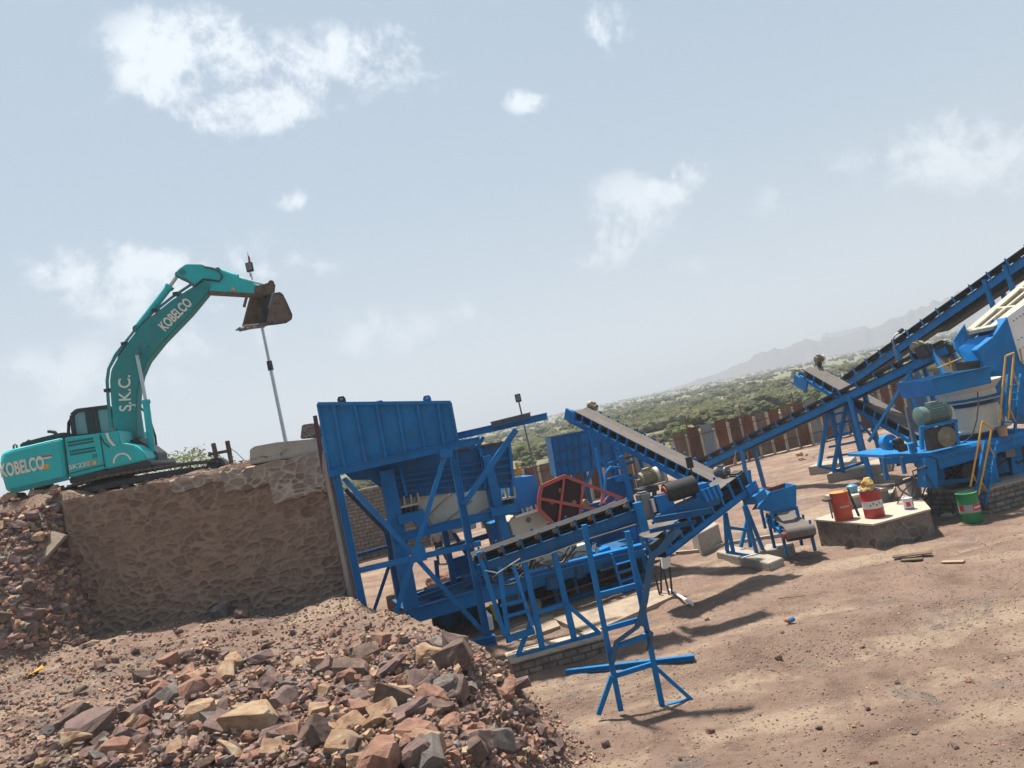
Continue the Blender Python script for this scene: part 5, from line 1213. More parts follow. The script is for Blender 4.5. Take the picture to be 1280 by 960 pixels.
def conv_near():
    """level roller conveyor in front of the crusher, on legs standing on the brick plinth"""
    C0 = PL(-.6, 18.35, 11); n = C0.n
    a, b = on(598, 713, C0), on(800, 641.5, C0)
    T, a, b, t, s, o = conveyor('roller_conveyor', 'nearest blue conveyor carrying a black belt on bare idlers above the brick plinth', a, b, .8, n, .27, 9, .24, BLUE2, .12, RUBBER, lip=.03, base=.4, tail=False, head=False)
    P = lambda x, y, off=0.0: on(x, y, C0, off)
    # worn idler ends showing above the rail, a drooping cable, hoses below
    for i in range(9):
        p = a.lerp(b, (i + .35) / 9) - s * .02 + o * .27; mb = MB(); mb.tube(p - s * .10 + o * .03, p + s * .16 - o * .04,   .055, .055, 10); part('idler_end', mb, pmat('worn_roller', (.11, .085, .06), .8, .4, 7) if i % 3 else RUST, T, True)
    rr = random.Random(31)
    for k in range(9):
        p = a.lerp(b, rr.uniform(.02, .6)) + s * rr.uniform(.9, 1.5) - o * rr.uniform(.1, .5); pts = [p + Vector((i * .16 + rr.uniform(-.08, .08), rr.uniform(-.1, .1), -.18 * math.sin(i / 6 * math.pi) * rr.uniform(.5, 2) + rr.uniform(-.04, .04))) for i in range(8)]
        mb = MB(); mb.pipe(pts, rr.choice((.02, .026, .034)), 6); part('hose', mb, BLACK, T, True)
    # feet on the plinth
    zt = .52
    foot = lambda x, y: P(x, y)
    for off in (-.02,):
        for p, q in (((655, 699), (678, 811)), ((692, 688), (718, 800))):
            mb = MB(); mb.beam(P(*p, off), P(*q, off), .13, .12, n); part('leg', mb, BLUE, T)
        for p, q in (((668, 768), (647, 820)), ((709, 756), (748, 790))):
            mb = MB(); mb.beam(P(*p, off), P(*q, off), .10, .08, n); part('brace', mb, BLUE, T)
        for p, q in (((646, 821), (750, 791)), ((668, 767), (708, 754))):
            mb = MB(); mb.beam(P(*p, off), P(*q, off), .08, .12, n); part('leg_rail', mb, BLUE, T)
    for p, q in (((655, 699), (678, 806)), ((692, 688), (718, 796))):
        mb = MB(); mb.beam(P(*p, .8), P(*q, .8), .12, .12, n); part('leg', mb, BLUE2, T)
    # tail trestle that reads as a ladder
    lo = -.05
    for p, q, w in (((598, 690), (631, 795), .10), ((624, 708), (636, 803), .11), ((642, 708), (665, 782), .08)):
        mb = MB(); mb.beam(P(*p, lo), P(*q, lo), w, w, n); part('tail_post', mb, BLUE if w > .09 else BLUE3, T)
    for p, q in (((625, 757), (656, 750)), ((629, 772), (660, 763)), ((634, 799), (668, 788))):
        mb = MB(); mb.beam(P(*p, lo - .05), P(*q, lo - .05), .07 if q[1] < 780 else .16, .06, n); part('rung', mb, BLUE, T)
    mb = MB(); mb.pipe([P(606, 713, -.1), P(622, 716, -.14), P(636, 707, -.14), P(650, 698, -.1)], .018, 5); mb.pipe([P(640, 707, -.1), P(690, 691, -.12), P(740, 672, -.12), P(795, 655, -.1)], .014, 5); part('cable', mb, CREAM, T)
    mb = MB(); mb.beam(P(796, 628, -.05), P(805, 664, -.05), .2, .18, n); part('end_bracket', mb, BLUE, T); mb = MB(); mb.beam(P(797, 628, .8), P(806, 664, .8), .2, .18, n); part('end_bracket', mb, BLUE, T)
    # magnetic drum, its motor and skirt at the discharge end
    D0 = PL(*on(800, 640, C0).xy, 10)
    Q = lambda x, y, off=0.0: on(x, y, D0, off)
    c0, c1 = Q(832, 617, .35), Q(868, 606, .35); mb = MB(); mb.tube(c0, c1, .25, .25, 28); dr = part('drum', mb, RUBBER, T, True)
    mb = MB(); mb.tube(c0 - (c1 - c0) * .01, c0 - (c1 - c0) * .05, .2, .18, 20); mb.tube(c0, c0 - (c1 - c0) * .25, .06, .06, 10); part('drum_hub', mb, pmat('dark_red_paint', (.20, .04, .03), .6, .2), dr, True)
    for x, y, m_ in ((826, 622, BLUE), (874, 608, BLUE)):
        mb = MB(); mb.prism([Q(x - 7, y - 1, .2), Q(x + 11, y - 5, .2), Q(x + 20, y + 13, .2), Q(x - 1, y + 20, .2)], D0.n * .35); part('drum_bracket', mb, m_, T)
    mb = MB(); sk = [(875, 613), (898, 605), (904, 620), (882, 628)]; mb.plate([Q(x, y, .1) for x, y in sk], .03, D0.n); skp = part('skirt', mb, BLUE, T)
    for f_ in (.12, .38, .64, .9):
        p = Q(875 + 23 * f_, 613 - 8 * f_, .07); q = Q(882 + 22 * f_, 628 - 8 * f_, .07); mb = MB(); mb.beam(p, q, .05, .06, D0.n); part('rib', mb, BLUE3, skp)
    mm = motor(T, Q(811, 596, .7), Q(823, 591, .7) - Q(803, 598, .7), .19, .5, MOTB)
    mb = MB(); mb.box(Q(808, 612, .7), (.5, .5, .12), 10); mb.beam(Q(800, 612, .5), Q(806, 660, .5), .1, .1); mb.beam(Q(818, 612, .5), Q(818, 645, .5), .1, .1); part('motor_stand', mb, BLACK, T)
    mb = MB(); mb.box(Q(806, 632, .35), (.3, .35, .7), 10); gbx = part('gearbox', mb, GREYS, T, bevel=.05); mb = MB(); mb.tube(Q(814, 624, .15), Q(818, 640, .15), .07, .07, 10); part('gearbox_breather', mb, STEEL, gbx, True)
    for a_, b2, w in (((819, 650), (889, 638), .15), ((812, 664), (870, 652), .1)):
        mb = MB(); mb.chan(Q(*a_, -.05), Q(*b2, -.05), w, .1, D0.n); part('discharge_rail', mb, BLUE2, T)
    mb = MB(); mb.prism([Q(872, 622, .1), Q(884, 626, .1), Q(900, 618, .1), Q(900, 630, .1), Q(846, 643, .1), Q(820, 645, .1)], D0.n * .4); part('discharge_chute', mb, BLUE2, T)
    # small floodlight on a bracket over the drum
    c = Q(862, 578, .6); mb = MB(); mb.box(c, (.16, .12, .28), -20); mb.tube(c - Z * .12, c - Z * .5, .02, .02, 6); part('floodlight', mb, BLACK, T)
    # plinth of brick with a screed top
    pa, pb = P(639, 823, -.25), P(755, 791, -.25); zt = P(680, 811, 0).z
    B = thing('brick_plinth', 'long low brick plinth with a pale top carrying the near conveyor legs', 'plinth', Vector((pa.x, pa.y, 0)))
    L = Vector((pb.x - pa.x, pb.y - pa.y, 0)); q = [Vector((pa.x, pa.y, -.8)), Vector((pa.x, pa.y, -.8)) + L * 1.02, Vector((pa.x, pa.y, -.8)) + L * 1.02 + n * .75, Vector((pa.x, pa.y, -.8)) + n * .75]
    mb = MB(); mb.prism(q, (0, 0, zt + .8 - .06)); part('brickwork', mb, BRICKP, B)
    q = [Vector((p.x, p.y, zt - .06)) + (-L.normalized() * .04 if i in (0, 3) else L.normalized() * .04) + (-n * .04 if i < 2 else n * .04) for i, p in enumerate(q)]
    mb = MB(); mb.prism(q, (0, 0, .055)); part('screed_top', mb, PALEC, B, bevel=.012)
conv_near()

def y_stand():
    """tall blue trestle in front, with a crooked arm"""
    S = PL(.9, 15.6, 2); n = S.n; P = lambda x, y, off=0.0: on(x, y, S, off)
    T = thing('trestle_stand', 'tall freestanding blue trestle with splayed feet and crooked arm at the front', 'trestle', Vector((.9, 15.6, -.3)))
    def b(a, c, off, w, d, nm, mat=BLUE): mb = MB(); mb.beam(P(*a, off), P(*c, off), w, d, n); return part(nm, mb, mat, T)
    b((730, 656), (776, 888), 0, .105, .10, 'leg'); b((784, 664), (828, 884), 0, .105, .10, 'leg')
    b((765, 845), (748, 893), -.05, .09, .08, 'outrigger'); b((816, 831), (865, 875), 0, .075, .07, 'outrigger')
    b((834, 882), (866, 874), 0, .07, .08, 'foot_bar')
    for a, c in (((767, 845), (816, 830)), ((758, 786), (797, 775)), ((747, 744), (797, 731))): b(a, c, .02, .095, .07, 'rail')
    b((771, 808), (812, 793), -.08, .08, .12, 'rail')
    G = pmat('slate_blue_paint', (.014, .09, .19), .55, .2, 3, DUST, .15, 3)
    def path(pts, w, d, off, nm):
        mb = MB(); mb.loft([[P(x + ox, y + oy, off + k) for ox, oy, k in ((-w, -w * .3, 0), (w, w * .3, 0), (w, w * .3, d), (-w, -w * .3, d))] for x, y in pts]); return part(nm, mb, G, T)
    path([(816, 690), (812, 712), (806, 750), (799, 782)], 4.2, .16, -.22, 'crooked_arm')
    path([(799, 776), (796, 784), (771, 802), (765, 828)], 3.4, .14, -.2, 'arm_fork'); path([(800, 777), (804, 782), (814, 790), (812, 802)], 3.0, .14, -.19, 'arm_fork')
    path([(802, 677), (806, 682), (815, 692)], 3.2, .14, -.2, 'arm_fork'); path([(849, 662), (836, 675), (826, 688), (814, 696)], 5.2, .16, -.21, 'arm_fork')
    mb = MB(); mb.pipe([P(812, 796, -.22), P(811, 804, -.22), P(809, 812, -.22)], .02, 5); part('hook', mb, BLACK, T)
    a, c = atZ(710, 856.5, -.26), atZ(872, 838.5, -.24); a.z = terrain(a.x, a.y) + .07; c.z = terrain(c.x, c.y) + .07; mb = MB(); mb.chan(a, c, .105, .10, (0, 1, 0)); solo('steel_beam', mb, BLUE, a, 'loose blue steel beam lying on the ground behind the front trestle', 'beam')
y_stand()

def conv_left_up():
    a = atY(892, 618, 23.4); b = atY(712, 524, 27.6)
    s = Vector(((b - a).y, -(b - a).x, 0)); s = s if s.y > 0 else -s
    T, a, b, t, s, o = conveyor('inclined_conveyor', 'belt conveyor climbing left over the small blue ribbed bin', a, b, .85, s, .2, 15, .28, BLUE, .1, BELT, base=.2, edge=True, tail=False)
    m_ = motor(T, b + s * .95 + o * .42 - t * .15, t, .13, .36, MOTB); mb = MB(); mb.beam(b + s * .95, b + s * .95 + o * .3, .14, .2); part('motor_bracket', mb, BLUE, T)
    mb = MB(); mb.obox(b + o * .12 + s * .02, t * .5, s * .1, o * .42); part('head_plate', mb, BLUE, T)
    for f_ in (.16, .38):
        p = b.lerp(a, f_); 
        for k in (0, 1):
            q = p + s * .85 * k; mb = MB(); mb.beam(q, Vector((q.x + .1, q.y, -.1)), .12, .12); part('leg', mb, BLUE, T)
        mb = MB(); mb.beam(p - Z * 1.2, p + s * .85 - Z * 1.2, .08, .08, t); part('leg_rail', mb, BLUE, T)
    mb = MB(); p = b.lerp(a, .16); q = b.lerp(a, .38); mb.beam(p - Z * .6, Vector((q.x, q.y, q.z - 2.0)), .08, .08); part('brace', mb, BLUE, T)
conv_left_up()

def ribbed_bin():
    y = 30.0; B = PL(*atY(724, 580, y).xy, 6); n = B.n; P = lambda x, yy, o=0.0: on(x, yy, B, o)
    T = thing('ribbed_bin', 'square blue bin with welded rib grid behind the belt conveyor climbing left', 'bin', Vector((*atY(730, 600, y).xy, 0)))
    fl = [P(688, 547), P(723, 539.5), P(727, 591), P(696, 596)]; q = P(788, 552, .9); 
    fr = [P(723, 539.5), P(779, 530, .5), P(779, 577, .5), P(727, 591)]
    for f_, nm in ((fl, 'near_side'), (fr, 'far_side')):
        mb = MB(); mb.plate(f_, .03, n); sd = part(nm, mb, BLUE, T)
        for v in (0.02, .34, .66, .98): mb = MB(); mb.beam(f_[0].lerp(f_[3], v) - n * .04, f_[1].lerp(f_[2], v) - n * .04, .07, .07, n); part('rib', mb, BLUE2, sd)
        for v in (0.01, .25, .5, .75, .99): mb = MB(); mb.beam(f_[0].lerp(f_[1], v) - n * .04, f_[3].lerp(f_[2], v) - n * .04, .05, .06, n); part('rib', mb, BLUE2, sd)
    mb = MB(); d = n * 1.6; mb.plate([fl[0] + d, fr[1] + d, fr[2] + d, fl[3] + d], .03, n); mb.add([fl[0], fl[0] + d, fl[3] + d, fl[3]], [(0, 1, 2, 3)]); mb.add([fr[1], fr[1] + d, fr[2] + d, fr[2]], [(0, 1, 2, 3)]); mb.add([fl[3], fl[3] + d, fr[2] + d, fr[2]], [(0, 1, 2, 3)]); part('back_walls', mb, BLUE2, T)
    for x, yy, o in ((700, 594, .1), (730, 590, .1), (776, 578, .6), (706, 592, 1.5), (765, 580, 1.6)):
        p = P(x, yy, o); mb = MB(); mb.beam(p, Vector((p.x, p.y, -.1)), .16, .16); part('leg', mb, BLUE2, T)
    mb = MB(); mb.beam(P(716, 592, .05), P(735, 660, .05), .12, .1, n); mb.beam(P(740, 588, .05), P(716, 640, .05), .14, .1, n); part('brace', mb, BLUE, T)
ribbed_bin()

def conv_small():
    """short conveyor rising right over the concrete pad, with its A-frame stand"""
    a = atY(833, 692, 20.3); b = atY(936, 613, 22.2); s = Vector((-(b - a).y, (b - a).x, 0)).normalized()
    if s.y < 0: s = -s
    T, a, b, t, s, o = conveyor('short_conveyor', 'short blue conveyor rising right from under the black drum to a drive motor', a, b, .85, s, .17, 8, .46, BLUE, .1, BELT, base=.2, tail=False)
    m_ = motor(T, b + s * .75 + o * .62 + t * .05, s, .15, .42, GREYS); mb = MB(); mb.obox(b + s * .3 + o * .3 + t * .1, t * .3, s * .4, o * .5); g_ = part('gearbox', mb, BLACK, T, bevel=.04); mb = MB(); mb.beam(b + s * .9, b + s * .9 + o * .6, .1, .2); mb.beam(b + t * .1, b + o * .5 + t * .3, .1, .1); part('motor_bracket', mb, BLUE, T)
    mb = MB(); mb.tube(b + o * .7 + t * .2 + s * .4, b + o * .95 + t * .75 + s * .6, .015, .012, 6); part('lever', mb, RUST, T)
    mb = MB(); mb.obox(b + t * .12, t * .45, s * .12, o * .3); mb.obox(b + t * .1 - o * .25, t * .5, s * .5, o * .25); part('head_frame', mb, BLUE, T)
    S = PL(*atZ(930, 694, .25).xy, 4); n = S.n; P = lambda x, y, off=0.0: on(x, y, S, off)
    for (p, q, off) in (((907, 641), (917, 692), 0), ((906, 641), (909, 689), .0), ((931, 630), (958, 698), 0), ((930, 632), (947, 696), .0), ((932, 632), (938, 684), .9), ((934, 650), (926, 684), .9)):
        mb = MB(); mb.beam(P(*p, off), P(*q, off), .10, .10, n); part('leg', mb, BLUE, T)
    for p, q in (((909, 659), (937, 663)), ((908, 690), (958, 698))):
        mb = MB(); mb.beam(P(*p, -.02), P(*q, -.02), .09, .08, n); part('leg_rail', mb, BLUE, T)
    q = [atZ(x, y, .24) for x, y in ((895, 690), (917, 682), (979, 697), (961, 704.5))]; mb = MB(); mb.prism(q, (0, 0, -.5)); solo('footing_block', mb, CONC, q[0], 'flat concrete footing under the A frame of the short conveyor', 'footing', bevel=.02)
    q = [atZ(x, y, .3) for x, y in ((949, 690), (958, 680), (992, 678), (990, 683))]; mb = MB(); mb.prism(q, (0, 0, -.6)); solo('footing_block', mb, CONC, q[0], 'dark concrete footing below the belt feeder beside the stone plinth', 'footing', bevel=.02)
    # feed box and belt feeder behind it
    yb = 23.6; X = PL(*atY(980, 640, yb).xy, 3); n = X.n; P = lambda x, y, off=0.0: on(x, y, X, off)
    F = thing('feed_box', 'small open topped blue feed box with rust red inside beside the drive motor', 'feed box', Vector((*atY(980, 660, yb).xy, .3)))
    A, B_, C, Dd = P(963, 615), P(995, 606), P(995, 633), P(964, 640)
    dep = n * .85
    mb = MB(); mb.plate([A, B_, C, Dd], .025, n); part('front_panel', mb, BLUE, F)
    mb = MB(); mb.plate([B_, B_ + dep, C + dep, C], .025, X.t); part('side_panel', mb, BLUE, F)
    L1, L2 = P(944, 628, .25), P(956, 612, .85)
    mb = MB(); mb.plate([A, L2, L1 + Z * -.2, Dd], .025, X.t); part('side_panel', mb, BLUE, F)
    mb = MB(); mb.plate([L2, B_ + dep, C + dep, L1 + dep * .6 - Z * .3], .025, n); part('back_panel', mb, pmat('red_oxide', (.20, .05, .03), .8, .2), F)
    for p in (Dd, C, C + dep, Dd + dep):
        mb = MB(); mb.beam(p, p - Z * .62, .08, .08, n); part('leg', mb, BLUE, F)
    mb = MB(); mb.beam(P(966, 641), P(995, 635), .1, .06, n); part('bottom_rail', mb, BLUE2, F)
    a = atY(958, 650, 24.2); b = atY(981, 670, 22.8)
    Fd, a, b, t, s, o = conveyor('belt_feeder', 'short flat belt feeder with red roller end below the blue feed box', a, b, .85, Vector((1, .25, 0)), .14, 3, .14, BLUE, .08, BELT, base=.3, rollers=False)
    mb = MB(); mb.tube(b + o * .05 - s * .12 + t * .08, b + o * .05 + s * .1 + t * .08, .1, .1, 14); part('roller_end', mb, pmat('dark_red_paint', (.20, .04, .03)), Fd, True)
    mb = MB(); mb.tube(b + o * .08 + t * .06, b + o * .08 + t * .06 + s * .85, .17, .17, 18); part('head_drum', mb, BELT, Fd, True)
    mb = MB()
    for q in (a + t * .2, b - t * .2, a + t * .2 + s * .85, b - t * .2 + s * .85): mb.beam(q, Vector((q.x, q.y, .2)), .08, .08)
    part('feeder_legs', mb, BLUE2, Fd)
conv_small()

def conv_long():
    a = atY(868, 588, 40.5); b = atY(1184, 437, 30.0); s = Vector((-(b - a).y, (b - a).x, 0)).normalized(); s = s if s.y > 0 else -s
    T, a, b, t, s, o = conveyor('long_conveyor', 'long blue conveyor running up right past the fence to a motor head', a, b, .8, s, .30, 16, .36, BLUE, .1, BELT, base=.1, edge=True, ret=True)
    m_ = motor(T, b + o * .62 - t * .9 - s * .1, s, .2, .55, MOTB); mb = MB(); mb.obox(b + o * .3 - t * .7 - s * .2, t * .5, s * .5, o * .5); part('gearbox', mb, BLACK, T, bevel=.05)
    def leg(px, py, off, qx, qy, w=.15):
        f_ = min(1, max(0, (px - 868) / (1184 - 868))); y = a.lerp(b, f_ * 1.0).y
        # depth along the belt from its screen fraction
        best = min((abs(project(a.lerp(b, i / 200))[0] - px), i) for i in range(201))[1]; p = a.lerp(b, best / 200) + s * off; d2 = atY(qx, qy, p.y) - atY(px, py, p.y); d2.y = 0
        q = p + d2 * ((p.z - terrain(p.x, p.y, False) + .1) / -d2.z); mb = MB(); mb.beam(p, q, w, w, t); part('leg', mb, BLUE, T)
    leg(927, 560, 0, 932, 590); leg(930, 560, .8, 938, 590)
    leg(1061, 492, 0, 1092, 610, .17); leg(1068, 490, .8, 1100, 610, .17); leg(1135, 455, 0, 1165, 560, .15); leg(1142, 455, .8, 1172, 560, .15)
    best = lambda px: a.lerp(b, min((abs(project(a.lerp(b, i / 200))[0] - px), i) for i in range(201))[1] / 200)
    p = best(1138) - Z * .1; q = atY(1086, 552, p.y + 1.6); mb = MB(); mb.beam(p, q, .11, .11, t); part('brace', mb, BLUE, T)
    p = best(1062); mb = MB(); mb.beam(p - Z * 1.6, p - Z * 1.6 + s * .8, .1, .1, t); mb.beam(p - Z * 2.6 + s * .8 + Vector((.5, 0, 0)), p - Z * 1.2 + Vector((.2, 0, 0)), .08, .08, t); part('leg_rail', mb, BLUE, T)
    # gooseneck lamp
    p = best(1122); G = thing('gooseneck_lamp', 'black gooseneck lamp on a bent pipe above the long conveyor', 'lamp', p + o * .2)
    k = [atY(x, y, p.y) for x, y in ((1121, 451), (1118, 436), (1116, 425), (1119, 419), (1125, 415))]; mb = MB(); mb.pipe(k, .035, 8); part('bent_pipe', mb, GREYS, G, True)
    mb = MB(); mb.beam(k[-1] - Vector((.05, 0, .03)), atY(1128.5, 411.5, p.y), .14, .18, (0, 1, 0)); part('lamp_head', mb, BLACK, G, bevel=.02)
def project(p):
    v = Vector(p) - CAM; k = v.dot(_f); return 640 + FOC * v.dot(_r) / k, 480 - FOC * v.dot(_up) / k
conv_long()

def conv_high():
    a = atY(1050, 487, 40.0); b = atY(1330, 292, 29.0); s = Vector((-(b - a).y, (b - a).x, 0)).normalized(); s = s if s.y > 0 else -s
    T, a, b, t, s, o = conveyor('stockpile_conveyor', 'high blue conveyor with black belt edge rising out of the right edge of the view', a, b, .9, s, .30, 14, .42, BLUE, .1, RUBBER, base=.1, edge=True)
    best = lambda px: a.lerp(b, min((abs(project(a.lerp(b, i / 200))[0] - px), i) for i in range(201))[1] / 200)
    mb = MB(); mb.prism([best(1165) - o * .42 + s * .1, best(1320) - o * .42 + s * .1, best(1320) - o * .42 + s * .8, best(1165) - o * .42 + s * .8], o * .03); part('under_sheet', mb, RUBBER, T)
    for px in (1236, 1262):
        p = best(px)
        for k in (0, .9):
            q = p + s * k; mb = MB(); mb.beam(q + o * .35, Vector((q.x + .5, q.y, 0)), .16, .16, t); part('leg', mb, BLUE, T)
    p = best(1122)
    for k in (0, .9): q = p + s * k; mb = MB(); mb.beam(q, Vector((q.x + .2, q.y, 0)), .14, .14, t); part('leg', mb, BLUE, T)
conv_high()

def conv_down():
    a = atY(1145, 556, 31.0); b = atY(1000, 471, 37.0); s = Vector((-(b - a).y, (b - a).x, 0)).normalized(); s = s if s.y > 0 else -s
    T, a, b, t, s, o = conveyor('cross_conveyor', 'blue conveyor on a laddered trestle passing under the long conveyor', a, b, .95, s, .18, 11, .34, BLUE, .1, BELT, base=.1, edge=True)
    mb = MB(); mb.obox(b - o * .28 + t * -.1, t * .9, s * .12, o * .55); mb.obox(b - o * .28 + t * -.1 + s * .95, t * .9, s * .12, o * .55); part('head_plate', mb, BLUE, T)
    motor(T, b + s * 1.0 + o * .75, s, .16, .45, MOTB); mb = MB(); mb.beam(b + s * 1.0, b + s * 1.0 + o * .6, .2, .3); part('motor_bracket', mb, BLACK, T)
    S = PL(*atZ(1050, 594, .4).xy, 2); n = S.n; P = lambda x, y, off=0.0: on(x, y, S, off)
    for p, q, off in (((1036, 509), (1024, 583), 0), ((1039, 510), (1054, 590), 0), ((1058, 506), (1041, 590), -.3), ((1060, 508), (1079, 577), .3)):
        mb = MB(); mb.beam(P(*p, off), P(*q, off), .15, .14, n); part('leg', mb, BLUE, T)
    for p, q in (((1036, 520), (1059, 514)), ((1036, 533), (1064, 526)), ((1036, 546), (1068, 539)), ((1036, 559), (1070, 552)), ((1034, 572), (1075, 565))):
        mb = MB(); mb.beam(P(*p, -.05), P(*q, -.05), .09, .07, n); part('rung', mb, BLUE, T)
    for p, q in (((1024, 583), (1056, 590)), ((1041, 590), (1079, 578))): mb = MB(); mb.beam(P(*p), P(*q), .12, .14, n); part('leg_rail', mb, BLUE, T)
    mb = MB(); mb.pipe([P(1050, 548, -.3), P(1050, 529, -.3), P(1055, 525, -.3), P(1070, 530, -.3), P(1078, 545, -.3)], .04, 6); part('hoop_rail', mb, BLUE, T, True)
    for (pts, z, lab) in ((((1010, 584), (1022, 578), (1070, 570), (1062, 577)), .42, 'low grey concrete footing at the left foot of the laddered trestle'), (((1033, 593), (1046, 585), (1114, 570), (1112, 578)), .42, 'long stepped concrete footing in front of the laddered trestle')):
        q = [atZ(x, y, z) for x, y in pts]; mb = MB(); mb.prism(q, (0, 0, -.7)); solo('footing_block', mb, CONC, q[0], lab, 'footing', bevel=.02)
conv_down()

# ------------------------------------------------------------------ secondary crusher and screen at the right
RP = PL(*atY(1172, 570, 24.0).xy, 6)
def cone_crusher():
    n = RP.n; t = RP.t; P = lambda x, y, o=0.0: on(x, y, RP, o)
    K = thing('cone_crusher', 'cream cone crusher with green motor on a blue deck at the right edge', 'crusher', Vector((*P(1230, 620, 1.2).xy, .6)))
    # deck
    q = [P(1104, 569, .9), P(1163, 566, .1), P(1172, 571, 0), P(1300, 535, 0)]
    mb = MB(); mb.prism([q[0], q[1], q[2], q[3], q[3] + n * 2.6, q[0] + n * 2.2], (0, 0, -.09)); dk = part('deck', mb, BLUE, K)
    mb = MB(); mb.chan(q[2] - Z * .24 + n * .05, q[3] - Z * .24 + n * .05, .30, .14, n); mb.chan(q[0] - Z * .2 + n * .05, q[1] - Z * .2 + n * .05, .2, .12, n); mb.chan(q[2] - Z * .24 + n * 2.3, q[3] - Z * .24 + n * 2.3, .30, .14, n); part('deck_beam', mb, BLUE, K)
    for (x0, y0, x1, y1, o, w, d) in ((1158, 572, 1160, 609, .3, .42, .4), (1172, 574, 1174, 607, .5, .2, .3), (1228, 562, 1236, 610, .5, .5, .4), (1262, 548, 1270, 610, 1.0, .4, .4), (1127, 571, 1131, 592, .3, .1, .1), (1104, 572, 1108, 600, .5, .1, .1)):
        mb = MB(); bar(mb, (x0, y0), (x1, y1), RP, o, w, d); part('column', mb, BLUE if w > .25 else BLUE2, K)
    mb = MB(); mb.prism([P(1208, 560, .7), P(1226, 555, .7), P(1228, 605, .7), P(1214, 600, .7)], n * .4); mb.beam(P(1160, 604, .4), P(1230, 598, .4), .12, .12, n); part('lower_frame', mb, BLUE2, K)
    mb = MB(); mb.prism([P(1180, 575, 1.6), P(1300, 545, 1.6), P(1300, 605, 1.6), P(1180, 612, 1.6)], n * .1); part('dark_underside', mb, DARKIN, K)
    mb = MB(); c = P(1188, 598, .9); mb.tube(c, c + n * .5, .3, .3, 16); part('oil_tank', mb, GREYS, K, True); mb = MB(); mb.box(P(1258, 560, .4), (.3, .3, .55)); part('filter_box', mb, GREYS, K)
    # crusher body turned about its axis
    c = P(1219, 536, 1.25); u = Z
    mb = MB(); mb.lathe(c, [(1.05, -.02), (1.05, .06), (.95, .12), (.86, .5), (.80, .74), (.86, .80)], 36); bd = part('lower_shell', mb, CREAM, K, True)
    mb = MB(); mb.lathe(c, [(.70, .76), (.70, .92), (.98, .96), (.98, 1.02), (.80, 1.08)], 36); part('dark_ring', mb, BLUE2, K, True)
    mb = MB(); mb.lathe(c, [(.95, .94), (1.0, .98), (.84, 1.06), (.82, 1.25), (1.02, 1.48), (1.06, 1.54)], 36); part('upper_shell', mb, CREAM, K, True)
    mb = MB(); mb.pipe([P(1222, 490, .3), P(1223, 505, .1), P(1221, 525, .0), P(1215, 545, .0), P(1205, 553, .1)], .02, 6); part('hose', mb, BLACK, K, True)
    rr = random.Random(77)
    for k in range(14):
        p = P(rr.uniform(1165, 1275), 0, 0); x = rr.uniform(1160, 1270); p = P(x, 592 - (x - 1160) * .25 + rr.uniform(-16, 14), rr.uniform(.3, 1.3)); pts = [p + t * (i * .13) + Vector((0, rr.uniform(-.06, .06), rr.uniform(-.06, .06) - .15 * math.sin(i / 5 * math.pi))) for i in range(7)]
        mb = MB(); mb.pipe(pts, rr.choice((.02, .028, .035)), 6); part('oil_hose', mb, BLACK, K, True)
    for x, y, o_, sz in ((1205, 590, .6, (.45, .4, .5)), (1150, 575, 1.0, (.3, .3, .4)), (1246, 580, 1.0, (.5, .4, .6)), (1128, 560, .5, (.25, .2, .22))):
        mb = MB(); mb.box(P(x, y, o_), sz, 6); part('equipment_box', mb, rr.choice((BLUE2, BLACK)), K, bevel=.02)
    for k in range(10):
        p = P(1168 + k * 11, 572.5 - k * 3.05 + 3.0, -.02); mb = MB(); mb.tube(p, p - n * .03, .022, .022, 6); part('deck_bolt', mb, GREYS, dk)
    # square feed collar
    cc = [P(1165, 474, .1), P(1236, 459, .1), P(1239, 479, .15), P(1174, 494, .15)]
    mb = MB(); mb.plate(cc, .03, n); mb.plate([p + n * 1.9 for p in cc], .03, n); mb.plate([cc[0], cc[0] + n * 1.9, cc[3] + n * 1.9, cc[3]], .03, t); mb.plate([cc[1], cc[1] + n * 1.9, cc[2] + n * 1.9, cc[2]], .03, t); fc = part('feed_collar', mb, BLUE, K)
    mb = MB(); mb.beam(cc[0] - n * .03, cc[1] - n * .03, .06, .08, n); part('collar_rim', mb, BLUE2, fc)
    # motor on its tower, belt guard
    m_ = motor(K, P(1166, 517.5, .15), P(1150, 520.5, .15) - P(1184, 513, .15), .30, .95, MOTG)
    mb = MB(); 
    for a, b_, o in (((1151, 534), (1153, 562), -.1), ((1193, 525), (1197, 556), -.1), ((1151, 534), (1153, 562), .6), ((1193, 525), (1197, 556), .6)): bar(mb, a, b_, RP, o, .10, .10)
    bar(mb, (1150, 535), (1196, 525.5), RP, -.1, .09, .1); bar(mb, (1150, 535), (1196, 525.5), RP, .6, .09, .1); part('motor_tower', mb, BLUE, K)
    mb = MB(); mb.prism([P(1179, 508, .0), P(1187, 505.5, .0), P(1193, 510, .0), P(1198, 543, .0), P(1193, 546, .0), P(1187, 516, .0)], n * .4); part('belt_guard', mb, CREAM, K, bevel=.02)
    mb = MB(); mb.prism([P(1160, 538, -.1), P(1190, 530, -.1), P(1197, 556, -.1), P(1164, 563, -.1)], n * .25); part('dark_guard', mb, BLACK, K)
    c2 = P(1184, 546, -.12); mb = MB()
    for r in (.30, .25, .2, .15): mb.lathe(c2, [(r, -.01 - (.3 - r) * .2), (r - .015, -.03 - (.3 - r) * .2), (r - .03, -.01 - (.3 - r) * .2)], 28, n, False)
    mb.lathe(c2, [(.31, .1), (.31, -.01), (.1, -.05), (.05, -.08)], 28, n); part('pulley', mb, MOTB, K, True)
